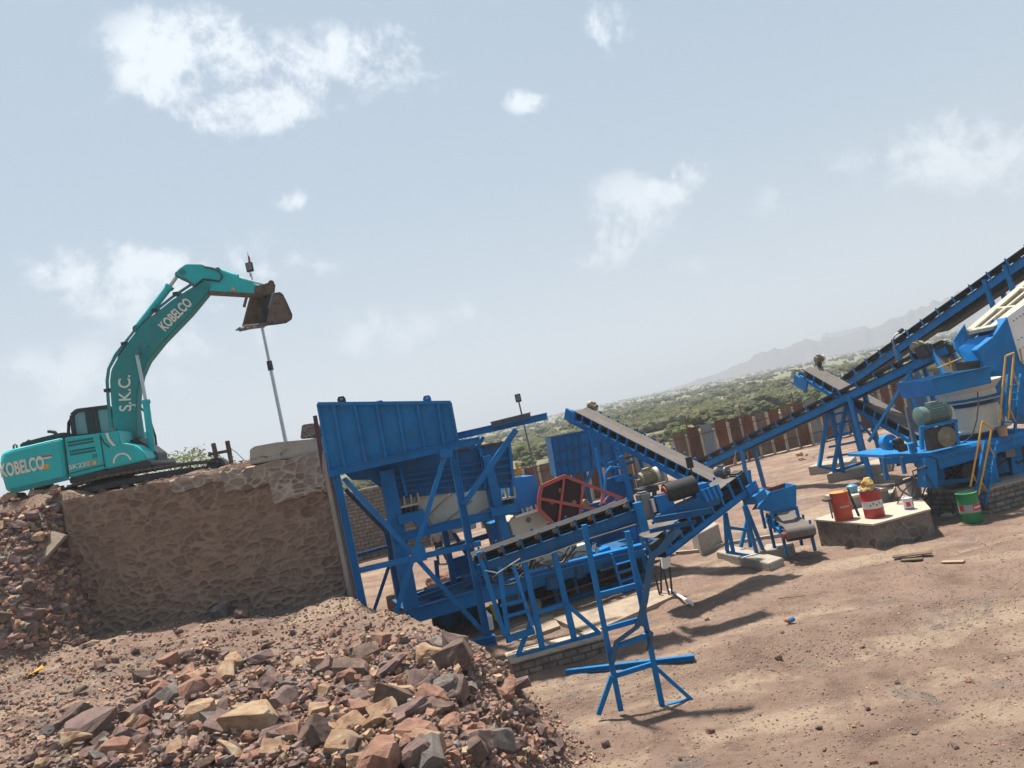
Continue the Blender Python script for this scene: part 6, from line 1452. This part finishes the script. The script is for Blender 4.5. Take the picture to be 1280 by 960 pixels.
    # blower and valves left of the motor
    c3 = P(1113, 553, .8); mb = MB(); mb.tube(c3, c3 + n * .25, .26, .26, 22); mb.tube(c3 - n * .2, c3, .08, .08, 12); bl_ = part('blower_housing', mb, BLUE3, K, True)
    mb = MB(); mb.tube(P(1116, 552, .6), P(1126, 549, .6), .08, .08, 12); mb.box(P(1124, 556, .6), (.25, .2, .3)); part('blower_motor', mb, BLACK, K, True)
    mb = MB(); mb.box(P(1141, 560, .4), (.18, .18, .32)); part('valve_box', mb, BLUE, K, bevel=.02)
    mb = MB(); bar(mb, (1133, 508), (1145, 562), RP, 1.6, .12, .12); part('grey_post', mb, GREYS, K)
    # stepped brick base
    z0 = .72
    B = thing('brick_plinth', 'stepped brick base under the blue deck of the cone crusher', 'plinth', Vector((*atZ(1200, 645, 0).xy, 0)))
    lo = [atZ(1160, 643, 0), atZ(1238, 643, 0), atZ(1292, 628, 0), atZ(1285, 606, 0), atZ(1170, 620, 0)]
    mb = MB(); mb.prism([p + Z * .28 for p in lo], (0, 0, -.6)); part('lower_step', mb, BRICKP, B)
    cen = sum(lo, Vector()) / 5
    mb = MB(); mb.prism([cen + (p - cen) * .93 + Z * .28 for p in lo], (0, 0, .42)); part('upper_step', mb, BRICKP, B)
    mb = MB(); mb.prism([cen + (p - cen) * .945 + Z * .70 for p in lo], (0, 0, .05)); part('top_screed', mb, CONC, B)
cone_crusher()
def ladders():
    n = RP.n; P = lambda x, y, o=0.0: on(x, y, RP, o)
    def ladder(lab, s0, s1, h0, h1, rungs, o, base):
        T = thing('access_ladder', lab, 'ladder', base)
        for a, b_ in (s0, s1): mb = MB(); bar(mb, a, b_, RP, o, .055, .09); part('stringer', mb, BLUE, T)
        for i in range(rungs):
            f_ = (i + .5) / rungs; a = P(*s0[0], o).lerp(P(*s0[1], o), f_); b_ = P(*s1[0], o).lerp(P(*s1[1], o), f_); mb = MB(); mb.tube(a, b_, .02, .02, 6); part('rung', mb, BLUE, T)
        hr = []
        for a, b_ in (h0, h1):
            mb = MB(); mb.pipe([P(*a, o - .32), P(*b_, o - .32)], .03, 8); part('handrail', mb, YEL, T, True)
        mb = MB(); mb.pipe([P(*h0[0], o - .32), P(*h1[0], o - .32)], .03, 8); part('rail_top', mb, YEL, T, True)
        for f_ in (.25, .8):
            for hh, ss in ((h0, s0), (h1, s1)): mb = MB(); mb.pipe([P(hh[0][0] + (hh[1][0] - hh[0][0]) * f_, hh[0][1] + (hh[1][1] - hh[0][1]) * f_, o - .32), P(ss[0][0] + (ss[1][0] - ss[0][0]) * f_, ss[0][1] + (ss[1][1] - ss[0][1]) * f_, o)], .022, 6); part('rail_tie', mb, YEL, T, True)
    ladder('lower blue ladder with yellow handrails from the ground to the deck', ((1231, 551), (1219, 618)), ((1247.5, 551), (1231, 631)), ((1228, 527), (1213, 608)), ((1240, 535), (1223, 619)), 9, -.25, P(1225, 625, -.25))
    ladder('upper blue ladder with yellow handrails standing on the crusher deck', ((1260, 468), (1252, 541)), ((1276, 467), (1268, 543)), ((1257, 445), (1249, 528)), ((1267.5, 441), (1260, 527)), 8, .15, P(1258, 543, .15))
    c = P(1254.5, 545, .02); mb = MB(); mb.lathe(c, [(.12, .0), (.16, .3), (.17, .31), (.15, .29), (.11, .02)], 18); solo('bucket', mb, pmat('tan_plastic', (.36, .24, .13), .6, .15, 4), c, 'tan plastic bucket standing on the blue deck by the ladders', 'bucket', smooth=True)
ladders()
def screen():
    S = PL(*atY(1240, 440, 26.5).xy, 4); n = S.n; t = S.t; P = lambda x, y, o=0.0: on(x, y, S, o)
    K = thing('vibrating_screen', 'cream sloping vibrating screen with blue discharge chute at the right edge', 'screen', Vector((*atY(1262, 560, 27).xy, .2)))
    # sloping deck: near-left corner (1210,417) up to the right
    a, b_ = P(1210, 417, 0), P(1240, 411, 0); up = P(1305, 342, 2.6) - P(1225, 402, .6)
    A1, B1 = P(1300, 340, 3.2), P(1330, 340, 2.6)
    mb = MB(); mb.plate([a, b_, B1, A1], .03, Z); sm = part('screen_mesh', mb, pmat('wire_mesh', (.26, .20, .145), .9, .35, 40), K)
    fr = []
    up_n = (b_ - a).cross(A1 - a).normalized(); up_n = up_n if up_n.z > 0 else -up_n
    for p, q, w in ((a, A1, .16), (b_, B1, .16), (a, b_, .14), (a.lerp(A1, .33), b_.lerp(B1, .33), .12), (a.lerp(A1, .66), b_.lerp(B1, .66), .12), (a.lerp(b_, .5), A1.lerp(B1, .5), .06)):
        mb = MB(); mb.beam(p + up_n * .06, q + up_n * .06, w, .14, up_n); part('deck_frame', mb, CREAM, K)
    mb = MB(); mb.prism([a - up_n * .02, A1 - up_n * .02, A1 - up_n * .55, a - up_n * .4], t * -.05); part('far_side_wall', mb, CREAM, K)
    mb = MB(); mb.prism([P(1259, 396, -.2), P(1300, 366, -.2), P(1330, 440, -.2), P(1290, 470, -.2), P(1272, 446, -.2)], n * .08); sw = part('near_side_wall', mb, WHITE, K)
    mb = MB()
    for i in range(4):
        for j in range(2): p = P(1267 + i * 4 + j * 6, 401 - i * 2.8 + j * 24, -.2); mb.tube(p, p - n * .025, .022, .022, 6)
    part('bolts', mb, GREYS, sw)
    # chute
    mb = MB(); mb.prism([P(1210, 424, -.05), P(1236, 418, -.05), P(1240, 428, -.4), P(1226, 450, -.5), P(1207, 452, -.45), P(1198, 436, -.25)], n * .05 - Z * .04); part('chute_slide', mb, BLUE3, K)
    mb = MB(); mb.prism([P(1206, 405, .0), P(1211, 423, .0), P(1207, 452, -.4), P(1194, 436, -.2), P(1192, 425, -.1)], n * .05); part('chute_side', mb, BLUE, K)
    mb = MB(); mb.prism([P(1207, 452, -.45), P(1227, 450, -.5), P(1233, 460, -.4), P(1212, 464, -.4)], n * .6); part('chute_mouth', mb, DARKIN, K)
    mb = MB(); mb.prism([P(1221, 437, -.6), P(1243, 420, -.6), P(1252, 428, -.6), P(1252, 462, -.6), P(1232, 468, -.6), P(1228, 452, -.6)], n * .9); part('chute_box', mb, BLUE, K, bevel=.015)
    mb = MB(); mb.prism([P(1243, 419, -.3), P(1259, 396, -.3), P(1276, 452, -.3), P(1300, 470, -.3), P(1300, 530, -.3), P(1240, 500, -.3), P(1236, 462, -.3), P(1250, 440, -.3)], n * 1.2); part('chute_body', mb, BLUE, K, bevel=.015)
    for x0, y0, x1, y1, o in ((1236, 490, 1250, 610, 1.2), (1285, 470, 1300, 610, .6), (1280, 400, 1300, 600, 2.4)):
        mb = MB(); bar(mb, (x0, y0), (x1, y1), S, o, .25, .25); part('support_leg', mb, BLUE2, K)
    mb = MB(); mb.pipe([P(1283, 432, -.4), P(1275, 436, -.4), P(1278, 452, -.4), P(1290, 452, -.4)], .03, 6); part('yellow_rail', mb, YEL, K, True)
    # steep side conveyor seen behind the collar with yellow rails
    a = atY(1214, 480, 29.5); b = atY(1184, 428, 30.5)
    T = thing('side_walkway', 'narrow sloping walkway with yellow rails behind the feed collar', 'walkway', Vector((a.x, a.y, a.z - 3)))
    for k in (0, .75):
        mb = MB(); mb.beam(a + Vector((-k, 0, 0)), b + Vector((-k, 0, 0)), .12, .12); part('side_rail', mb, BLUE3, T)
        q = a + Vector((-k, 0, 0)); mb = MB(); mb.beam(q, Vector((q.x, q.y, 0)), .12, .12); part('leg', mb, BLUE2, T)
    mb = MB(); mb.prism([a + Vector((-.05, 0, 0)), b + Vector((-.05, 0, 0)), b + Vector((-.7, 0, 0)), a + Vector((-.7, 0, 0))], (0, 0, -.03)); part('tread_plate', mb, BELT, T)
    mb = MB()
    for f_ in (.12, .35): p = a.lerp(b, f_) + Z * .35; mb.pipe([p + Vector((-1.0, -.1, -.1)), p + Vector((.9, -.1, .25))], .025, 6)
    for x in (-.6, .1, .7): mb.pipe([a.lerp(b, .1) + Vector((x, -.1, .05)), a.lerp(b, .1) + Vector((x, -.1, .95))], .025, 6)
    part('yellow_rail', mb, YEL, T, True)
screen()

# dark rock knoll behind the screen
def knoll():
    c = atY(1222, 395, 330); rr = random.Random(8); mb = MB(); n = 26; rings = []
    for j in range(8):
        f_ = j / 7; rr_ = 13 * (1 - f_ ** 1.6) + .3
        rings.append([Vector((c.x + 6 + math.cos(TAU * i / n) * rr_ * (1 + .25 * mnoise.noise(Vector((math.cos(TAU * i / n) * 2, math.sin(TAU * i / n) * 2, f_ * 3)))), 330 + math.sin(TAU * i / n) * rr_, f_ * (c.z + 1))) for i in range(n)])
    mb.loft(rings); solo('rock_knoll', mb, RK['dark brown'], (c.x, 330, 0), 'bare dark rock knoll rising behind the vibrating screen', 'knoll')
knoll()

# ------------------------------------------------------------------ the stone plinth with drums
def plinth_yard():
    zt = .80
    cs = [atZ(1019, 649, zt), atZ(1091, 655, zt), atZ(1162, 636, zt), atZ(1150, 622, zt), atZ(1044, 640, zt)]
    K = thing('stone_plinth', 'low stone masonry plinth with pale screed top carrying two red drums', 'plinth', Vector((cs[1].x, cs[1].y, 0)))
    mb = MB(); mb.prism([Vector((p.x, p.y, -.3)) for p in cs], (0, 0, zt + .3 - .05)); part('masonry', mb, PLINTHST, K)
    cen = sum(cs, Vector()) / 5
    mb = MB(); mb.prism([cen + (p - cen) * 1.02 - Z * .05 for p in cs], (0, 0, .05)); part('screed_top', mb, PALEC, K)
    def drum(px, py, z, h, r, mat, lab, band=None, lid=None, plug=True):
        c = atZ(px, py, z); c.y += r * .8; c.x += r * .3
        T = thing('oil_drum', lab, 'drum', c)
        pr = [(r * .97, 0), (r, .02), (r, h * .33 - .02), (r * 1.035, h * .33), (r, h * .33 + .02), (r, h * .66 - .02), (r * 1.035, h * .66), (r, h * .66 + .02), (r, h - .02), (r * 1.02, h - .01), (r * 1.02, h)]
        mb = MB(); mb.lathe(c, pr, 32); part('body', mb, mat, T, True)
        mb = MB(); mb.lathe(c, [(r * 1.02, h), (r * 1.02, h + .012), (r * .95, h + .012), (r * .95, h - .008)], 32, Z, False); mb.lathe(c, [(r * .95, h + .002), (r * .95, h + .004)], 32); ld = part('lid', mb, lid or mat, T, True)
        if plug: mb = MB(); mb.tube(c + Vector((r * .6, -.1, h)), c + Vector((r * .6, -.1, h + .025)), .035, .035, 10); part('bung', mb, BLACK, ld)
        if band:
            z0, z1, m2 = band; mb = MB(); mb.lathe(c, [(r * 1.008, h * z0), (r * 1.008, h * z1)], 32, Z, False); part('label_band', mb, m2, T, True)
        return T, c
    OR = pmat('orange_red_drum', (.46, .055, .022), .5, .14, 3, (.30, .10, .05), .25, 4); RD = pmat('red_drum', (.36, .022, .02), .45, .14, 3, DUST, .12, 4); GR = pmat('green_drum', (.008, .19, .055), .4, .12, 3, DUST, .1, 4)
    T1, c1 = drum(1056, 651, zt, .84, .27, OR, 'rusty orange red oil drum on the left end of the stone plinth', lid=pmat('rusty_orange_lid', (.55, .22, .06), .7, .2, 5))
    T2, c2 = drum(1095, 648, zt, .80, .285, RD, 'red oil drum with white band and yellow cloth on the stone plinth', (.36, .66, pmat('band_white', (.58, .55, .50), .6, .12, 6)), lid=pmat('drum_blue_lid', (.03, .05, .12), .6, .2))
    T3, c3 = drum(1218, 654, 0, .88, .29, GR, 'green oil drum with red and grey label standing on the yard', (.36, .66, pmat('band_grey', (.30, .30, .29), .6, .1, 6)), lid=pmat('pale_green_lid', (.10, .32, .14), .6, .25, 5))
    # red label patch and its illegible line of white letters
    def patch(T, c, r, h0, h1, a0, a1, mat, nm, rr=1.016):
        mb = MB(); k = 8; v = []
        for i in range(k + 1):
            a = R(a0 + (a1 - a0) * i / k)
            for z in (h0, h1): v.append(c + Vector((math.cos(a) * r * rr, math.sin(a) * r * rr, z)))
        mb.add(v, [(2 * i, 2 * i + 2, 2 * i + 3, 2 * i + 1) for i in range(k)]); part(nm, mb, mat, T)
    patch(T3, c3, .29, .37, .55, -100, -30, pmat('label_red', (.50, .02, .03), .5, .08), 'red_label')
    for i in range(7): patch(T3, c3, .29, .43, .49, -94 + i * 9, -88.5 + i * 9, WHITE, 'label_stroke', 1.022)
    patch(T3, c3, .29, .38, .55, -180, -150, pmat('label_red', (.50, .02, .03)), 'red_label')
    for i in range(5): patch(T2, c2, .285, .36 + .05 * (i % 2), .42 + .05 * (i % 2), -130 + i * 18, -120 + i * 18, GREYS, 'label_stroke', 1.016)
    for i in range(6): patch(T1, c1, .27, .39, .45, -120 + i * 11, -114 + i * 11, CREAM, 'label_stroke', 1.012)
    # yellow cloth on the red drum
    rr = random.Random(4); bm_ = MB(); c = c2 + Z * .80
    rings = []
    for j in range(7):
        f_ = j / 6; rings.append([c + Vector((math.cos(TAU * i / 14) * (.21 * (1 - f_ ** 2 * .6)) * (1 + .9 * mnoise.noise(Vector((i * 1.3, j * 1.1, 2)))) - .04 + .05 * f_, math.sin(TAU * i / 14) * (.2 * (1 - f_ ** 2 * .6)) * (1 + .8 * mnoise.noise(Vector((i * 1.2, j * 1.3, 5)))), .02 + f_ * .36)) for i in range(14)])
    bm_.loft(rings); solo('cloth', bm_, pmat('yellow_cloth', (.52, .33, .10), .85, .3, 7, (.30, .05, .04), .2, 6), c, 'crumpled yellow cloth bundled on top of the red drum', 'cloth', smooth=True)
    # paint tin
    c = atZ(1139, 637, zt); c.y += .1; T = thing('paint_tin', 'white and red paint tin on the right end of the stone plinth', 'tin', c); mb = MB(); mb.lathe(c, [(.14, 0), (.14, .34), (.145, .345), (.13, .35), (.13, .34)], 24); part('body', mb, pmat('tin_white', (.55, .55, .58), .4, .06), T, True)
    patch(T, c, .14, .1, .24, -140, -90, pmat('label_red', (.50, .02, .03)), 'red_label'); patch(T, c, .14, .1, .24, -60, -20, pmat('label_red', (.50, .02, .03)), 'red_label'); patch(T, c, .14, .02, .06, -170, -10, pmat('label_blue', (.05, .08, .3), .5), 'blue_stripe')
    mb = MB(); mb.pipe([c + Vector((-.14, 0, .3)), c + Vector((-.08, -.05, .42)), c + Vector((.08, -.05, .42)), c + Vector((.14, 0, .3))], .006, 5); part('wire_handle', mb, GREYS, T)
    # leaning black bar, low bench, slab pieces and the pale tank behind
    mb = MB(); a = atZ(1074, 646, zt); mb.beam(a + Z * .02, atY(1059, 611, a.y + .25), .07, .03, (0, 1, 0)); solo('flat_bar', mb, BLACK, a, 'black flat bar leaning between the two red drums', 'bar')
    b0 = atY(1036, 648, c1.y + .05); T = thing('bench', 'small black metal bench beside the orange red drum', 'bench', b0)
    P = lambda x, y, o=0.0: atY(x, y, b0.y + o)
    mb = MB(); mb.beam(P(1030, 626), P(1046, 622), .05, .3, (0, 1, 0)); part('seat', mb, BLACK, T)
    for a_, b_, o in (((1036, 626), (1041, 648), -.1), ((1044, 624), (1047, 646), .12)): mb = MB(); mb.beam(P(*a_, o), P(*b_, o), .04, .04); part('leg', mb, GREYS, T)
    c = atY(1074, 625, 25.6); mb = MB(); mb.box(Vector((c.x, c.y, .5)), (1.5, 1.1, 1.25), 8); W_ = thing('water_tank', 'pale rendered water tank with slab lid behind the red drums', 'tank', Vector((c.x, c.y, 0))); part('tank_body', mb, CONC, W_, bevel=.03)
    mb = MB(); mb.box(Vector((c.x, c.y - .05, 1.165)), (1.75, 1.3, .08), 6); part('slab_lid', mb, PALEC, W_, bevel=.015)
    c = Vector((c.x - .22, c.y - .2, 1.21)); mb = MB(); mb.lathe(c, [(.14, 0), (.17, .1), (.18, .22), (.12, .25), (.1, .27)], 18); solo('blue_can', mb, pmat('pale_blue_plastic', (.07, .24, .36), .45, .12), c, 'pale blue plastic can on the lid of the water tank', 'can', smooth=True)
    # grey bucket and the tangle of black hoses by the deck
    c = atZ(1141, 604, .8); c.z = 0; mb = MB(); c.z = .35; mb.lathe(c, [(.2, 0), (.27, .62), (.285, .63), (.25, .61), (.19, .03)], 20); solo('grey_tub', mb, pmat('grey_plastic', (.40, .39, .36), .6, .1), c, 'grey plastic tub standing among the black hoses', 'tub', smooth=True)
    mb = MB(); mb.box(Vector((c.x, c.y + .1, .1)), (1.1, .8, .5)); solo('footing_block', mb, CONC, (c.x, c.y, 0), 'square concrete block under the grey plastic tub', 'footing', bevel=.02)
    rr = random.Random(17); base = atY(1150, 604, 24.3)
    for k in range(7):
        pts = []; x0 = base.x + rr.uniform(-.55, .5); y0 = base.y + rr.uniform(-.3, .3); top = rr.uniform(1.3, 1.9)
        for i in range(8): f_ = i / 7; pts.append(Vector((x0 + rr.uniform(-.14, .14) + .35 * math.sin(f_ * 5 + k), y0 + rr.uniform(-.1, .1), top * (1 - f_) + .10 + .15 * math.sin(f_ * 9))))
        mb = MB(); mb.pipe(pts, .024, 6); solo('black_hose', mb, BLACK, pts[-1], 'black hydraulic hose hanging in the tangle beside the brick base', 'hose', 'hoses tangled beside the brick base', smooth=True)
    a = atY(1096, 607, 25); pts = [atY(x, y, 25) for x, y in ((1090, 607), (1104, 608), (1122, 606), (1136, 600), (1150, 592))]; mb = MB(); mb.pipe(pts, .05, 8); solo('grey_hose', mb, GREYS, pts[0], 'thick grey hose running from the red drum to the deck', 'hose', smooth=True)
    pa = [atZ(x, y, .42) for x, y in ((1098, 634), (1112, 616), (1122, 618), (1112, 640))]; mb = MB(); mb.prism([p + Z * .3 for p in pa], (0, 0, -.08)); mb.prism([p + Z * .2 for p in pa], (0, 0, -.9)); solo('rubble_block', mb, CONC, pa[0], 'broken concrete block behind the red drum with white band', 'block')
plinth_yard()

# ------------------------------------------------------------------ small things lying about the yard
def litter():
    rr = random.Random(12)
    def plank(a, b, w, lab, mat=WOOD, z=.03):
        p, q = atZ(*a, 0), atZ(*b, 0); p.z = terrain(p.x, p.y) + z; q.z = terrain(q.x, q.y) + z + .01; mb = MB(); mb.beam(p, q, .03, w, (q - p).cross(Z)); solo('plank', mb, mat, p, lab, 'plank')
    plank((1117, 700), (1166, 696.5), .22, 'dark timber plank lying on the yard, longer one at the back', z=.08)
    plank((1127, 702.5), (1154, 702), .16, 'short dark timber plank lying in front of the longer dark one')
    plank((1178, 705), (1206, 705.5), .16, 'pale tan timber board lying alone at the right of the yard', pmat('pale_board', (.33, .23, .15), .9, .2, 5))
    p = atZ(1146, 662, 0); 
    q = [atZ(x, y, .05) for x, y in ((1175, 644), (1183, 640), (1196, 641), (1190, 645))]; mb = MB(); mb.prism(q, (0, 0, -.06)); solo('stone_slab', mb, PALEC, q[0], 'flat pale slab on the shaded ground left of the green drum', 'slab')
    mb = MB(); mb.tube(atZ(974, 748, .03), atZ(1007, 744.5, .04), .012, .012, 6); solo('iron_rod', mb, RUST, atZ(974, 748, 0), 'thin rusty iron rod lying on the yard', 'rod')
    c = atZ(986, 781, 0); c.z = terrain(c.x, c.y); T = thing('plastic_bottle', 'crushed blue plastic bottle lying on the yard', 'bottle', c); mb = MB(); mb.tube(c + Z * .07, c + Vector((.15, .05, .09)), .06, .055, 12); part('bottle_body', mb, pmat('blue_plastic', (.03, .12, .27), .35, .1), T, True); mb = MB(); mb.tube(c + Vector((-.02, 0, .09)), c + Vector((-.09, -.02, .13)), .04, .035, 10); part('cap', mb, pmat('orange_plastic', (.5, .18, .03), .5), T)
    # white pipes near the concrete pad
    for k, (a, b) in enumerate((((836, 737), (864, 753)), ((842, 740), (866, 756)))):
        p, q = atZ(*a, .12), atZ(*b, .10); mb = MB(); mb.tube(p, q, .035, .035, 8); solo('white_pipe', mb, WHITE, p, ('upper' if k == 0 else 'lower') + ' of two white plastic pipes lying beside the concrete pad', 'pipe', 'white pipes beside the pad', smooth=True)
    # pale junction box on a black stand behind the front trestle
    y = 22.0; T = thing('junction_box', 'pale grey junction box on thin black legs behind the front trestle', 'junction box', atY(833, 735, y)); P = lambda x, yy, o=0.0: atY(x, yy, y + o)
    mb = MB(); mb.prism([P(827, 696), P(838, 693), P(839, 709), P(829, 712)], (0, .25, 0)); part('box_body', mb, WHITE, T, bevel=.015)
    for a, b, o in (((829, 711), (834, 732), 0), ((837, 709), (837, 731), 0), ((826, 700), (823, 730), .3), ((818, 716), (822, 731), .2)): mb = MB(); bq = P(*b, o); mb.beam(P(*a, o), Vector((bq.x, bq.y, 0)), .05, .05); part('leg', mb, BLACK, T)
    # pale block behind the short conveyor and the kerb line beyond
    q = [atZ(x, y, .75) for x, y in ((862, 661), (890, 650), (898, 655), (872, 668))]; mb = MB(); mb.prism(q, (0, 0, -1.0)); solo('footing_block', mb, CONC, q[0], 'grey concrete footing seen under the short conveyor', 'footing', bevel=.02)
    pts = [atZ(x, y, .06) for x, y in ((846, 692), (880, 689), (905, 681), (985, 668), (1015, 662))]
    for k, (a, b) in enumerate(zip(pts, pts[1:])):
        if k in (1, 3): continue
    mb = MB()
    for a, b in zip(pts, pts[1:]): mb.beam(a, b, .16, .14, (0, 1, 0))
    solo('brick_edging', mb, CONC, pts[0], 'low concrete edging strip curving behind the short conveyor', 'edging')
    # rubbish by the fence
    for k in range(12):
        p = atZ(rr.uniform(985, 1020), rr.uniform(568, 577), 0); put_rock(p, rr.uniform(.12, .3), rr.choice(['orange tan', 'slate grey']), 'yard', label=None) if k % 2 else None
    # sacks and oddments under the conveyor tail
    c = atZ(668, 768, .05); mb = MB(); mb.lathe(c, [(.05, 0), (.26, .05), (.3, .2), (.22, .38), (.06, .46)], 16)
    for i, v in enumerate(mb.v): mb.v[i] = v + Vector((mnoise.noise(v * 5), mnoise.noise(v * 5 + Vector((3, 0, 0))), mnoise.noise(v * 5 + Vector((0, 7, 0))))) * .07
    solo('sack', mb, pmat('camouflage_cloth', (.12, .14, .12), .9, .6, 9, (.35, .36, .30), .3, 8), c, 'mottled dark and pale sack under the roller conveyor', 'sack', smooth=True)
    P = lambda x, yy: atY(x, yy, 22.6)
    mb = MB(); mb.prism([P(612, 758), P(622, 763), P(628, 782), P(619, 776)], (0, .12, .05)); solo('yellow_sheet', mb, pmat('yellow_green_sheet', (.28, .24, .03), .6, .2), P(618, 770), 'folded yellow green plastic sheet behind the bin leg', 'sheet')
    c = P(612, 787); mb = MB(); mb.lathe(c, [(.14, 0), (.16, .4), (.06, .5), (.05, .55)], 14); solo('white_jerrycan', mb, WHITE, c, 'white plastic can behind the right leg of the feed bin', 'can', smooth=True)
    # yellow posts beyond the feeder
    y = 30; p = atY(645, 578, y); mb = MB(); mb.tube((p.x, y, 0), p, .06, .06, 8); mb.box(p - Z * .35, (.3, .2, .25)); solo('yellow_post', mb, YEL, (p.x, y, 0), 'yellow post standing behind the blue jaw cover', 'post')
litter()

# ------------------------------------------------------------------ the man behind the feeder
def person():
    y = 36.0; c = atY(553, 704, y); g = terrain(c.x, y, False); c = Vector((c.x, y, g))
    s = 1.0
    J = dict(pel=(0, 0, .95), wa=(0, 0, 1.1), ch=(0, 0, 1.32), nk=(0, 0, 1.48), hd=(0, 0, 1.56), hl=(-.1, 0, .9), kl=(-.15, -.03, .48), al=(-.17, 0, .08), tl=(-.19, -.16, .03), hr=(.1, 0, .9), kr=(.16, -.02, .48), ar=(.22, .05, .08), tr=(.25, -.1, .03),
             sl=(-.2, 0, 1.42), el=(-.28, .03, 1.14), wl=(-.26, -.1, .92), sr=(.2, 0, 1.42), er=(.28, .03, 1.14), wr=(.26, -.1, .92))
    def skin(nm, pts, edges, rad, mat, parent):
        me = bpy.data.meshes.new(nm); me.from_pydata([Vector(J[p]) * s + c - ORG[parent] for p in pts], [(pts.index(a), pts.index(b)) for a, b in edges], [])
        ob = bpy.data.objects.new(nm, me); COL.objects.link(ob); ob.parent = parent; ORG[ob] = ORG[parent]
        sk = ob.modifiers.new('skin', 'SKIN'); ob.modifiers.new('sub', 'SUBSURF').levels = 1; ob.modifiers['sub'].render_levels = 1
        for p, v in zip(pts, me.skin_vertices[0].data): v.radius = (rad[p] * s, rad[p] * s)
        me.skin_vertices[0].data[0].use_root = True; sk.use_smooth_shade = True; me.materials.append(mat); return ob
    T = thing('person', 'man in black trousers and grey shirt standing behind the blue feeder legs', 'person', c)
    skin('body', ['pel', 'wa', 'ch', 'nk', 'sl', 'el', 'wl', 'sr', 'er', 'wr'], [('pel', 'wa'), ('wa', 'ch'), ('ch', 'nk'), ('ch', 'sl'), ('sl', 'el'), ('el', 'wl'), ('ch', 'sr'), ('sr', 'er'), ('er', 'wr')], dict(pel=.15, wa=.15, ch=.17, nk=.06, sl=.075, el=.05, wl=.035, sr=.075, er=.05, wr=.035), pmat('grey_shirt', (.22, .21, .19), .9, .15), T)
    skin('trousers', ['pel', 'hl', 'kl', 'al', 'hr', 'kr', 'ar'], [('pel', 'hl'), ('hl', 'kl'), ('kl', 'al'), ('pel', 'hr'), ('hr', 'kr'), ('kr', 'ar')], dict(pel=.165, hl=.105, kl=.08, al=.065, hr=.105, kr=.08, ar=.065), pmat('black_cloth', (.012, .012, .015), .9, .3), T)
    SKN = pmat('brown_skin', (.16, .085, .055), .6, .1)
    mb = MB(); h = c + Vector((0, -.01, 1.62)); mb.lathe(h - Z * .13, [(.05, -.04), (.06, .0), (.085, .06), (.095, .14), (.085, .21), (.05, .25)], 16); mb.box(h + Vector((0, -.1, -.01)), (.03, .04, .05)); mb.box(h + Vector((-.095, 0, 0)), (.02, .04, .06)); mb.box(h + Vector((.095, 0, 0)), (.02, .04, .06)); part('head', mb, SKN, T, True)
    mb = MB(); mb.lathe(h - Z * .02, [(.098, 0), (.10, .08), (.07, .13), (.02, .15)], 16); part('hair', mb, BLACK, T, True)
    for sx in (-1, 1):
        w = Vector(J['wl' if sx < 0 else 'wr']) + c; mb = MB(); mb.obox(w - Z * .07, Vector((.03, 0, 0)), Vector((0, .08, 0)), Z * .09)
        for i in range(4): mb.tube(w + Vector((0, -.03 + .02 * i, -.11)), w + Vector((-.01 * sx, -.03 + .02 * i, -.185 + .01 * abs(i - 1.5))), .009, .007, 6)
        mb.tube(w + Vector((0, -.045, -.05)), w + Vector((-.01 * sx, -.085, -.11)), .011, .009, 6); part('hand', mb, SKN, T, True)
    for a, b in (('al', 'tl'), ('ar', 'tr')):
        p, q = Vector(J[a]) + c, Vector(J[b]) + c; mb = MB(); mb.loft([[p + Vector((dx, .06, dz)) for dx, dz in ((-.05, -.08), (.05, -.08), (.045, .05), (-.045, .05))], [q + Vector((dx, 0, dz)) for dx, dz in ((-.045, -.03), (.045, -.03), (.035, .03), (-.035, .03))]]); part('shoe', mb, BLACK, T)
person()
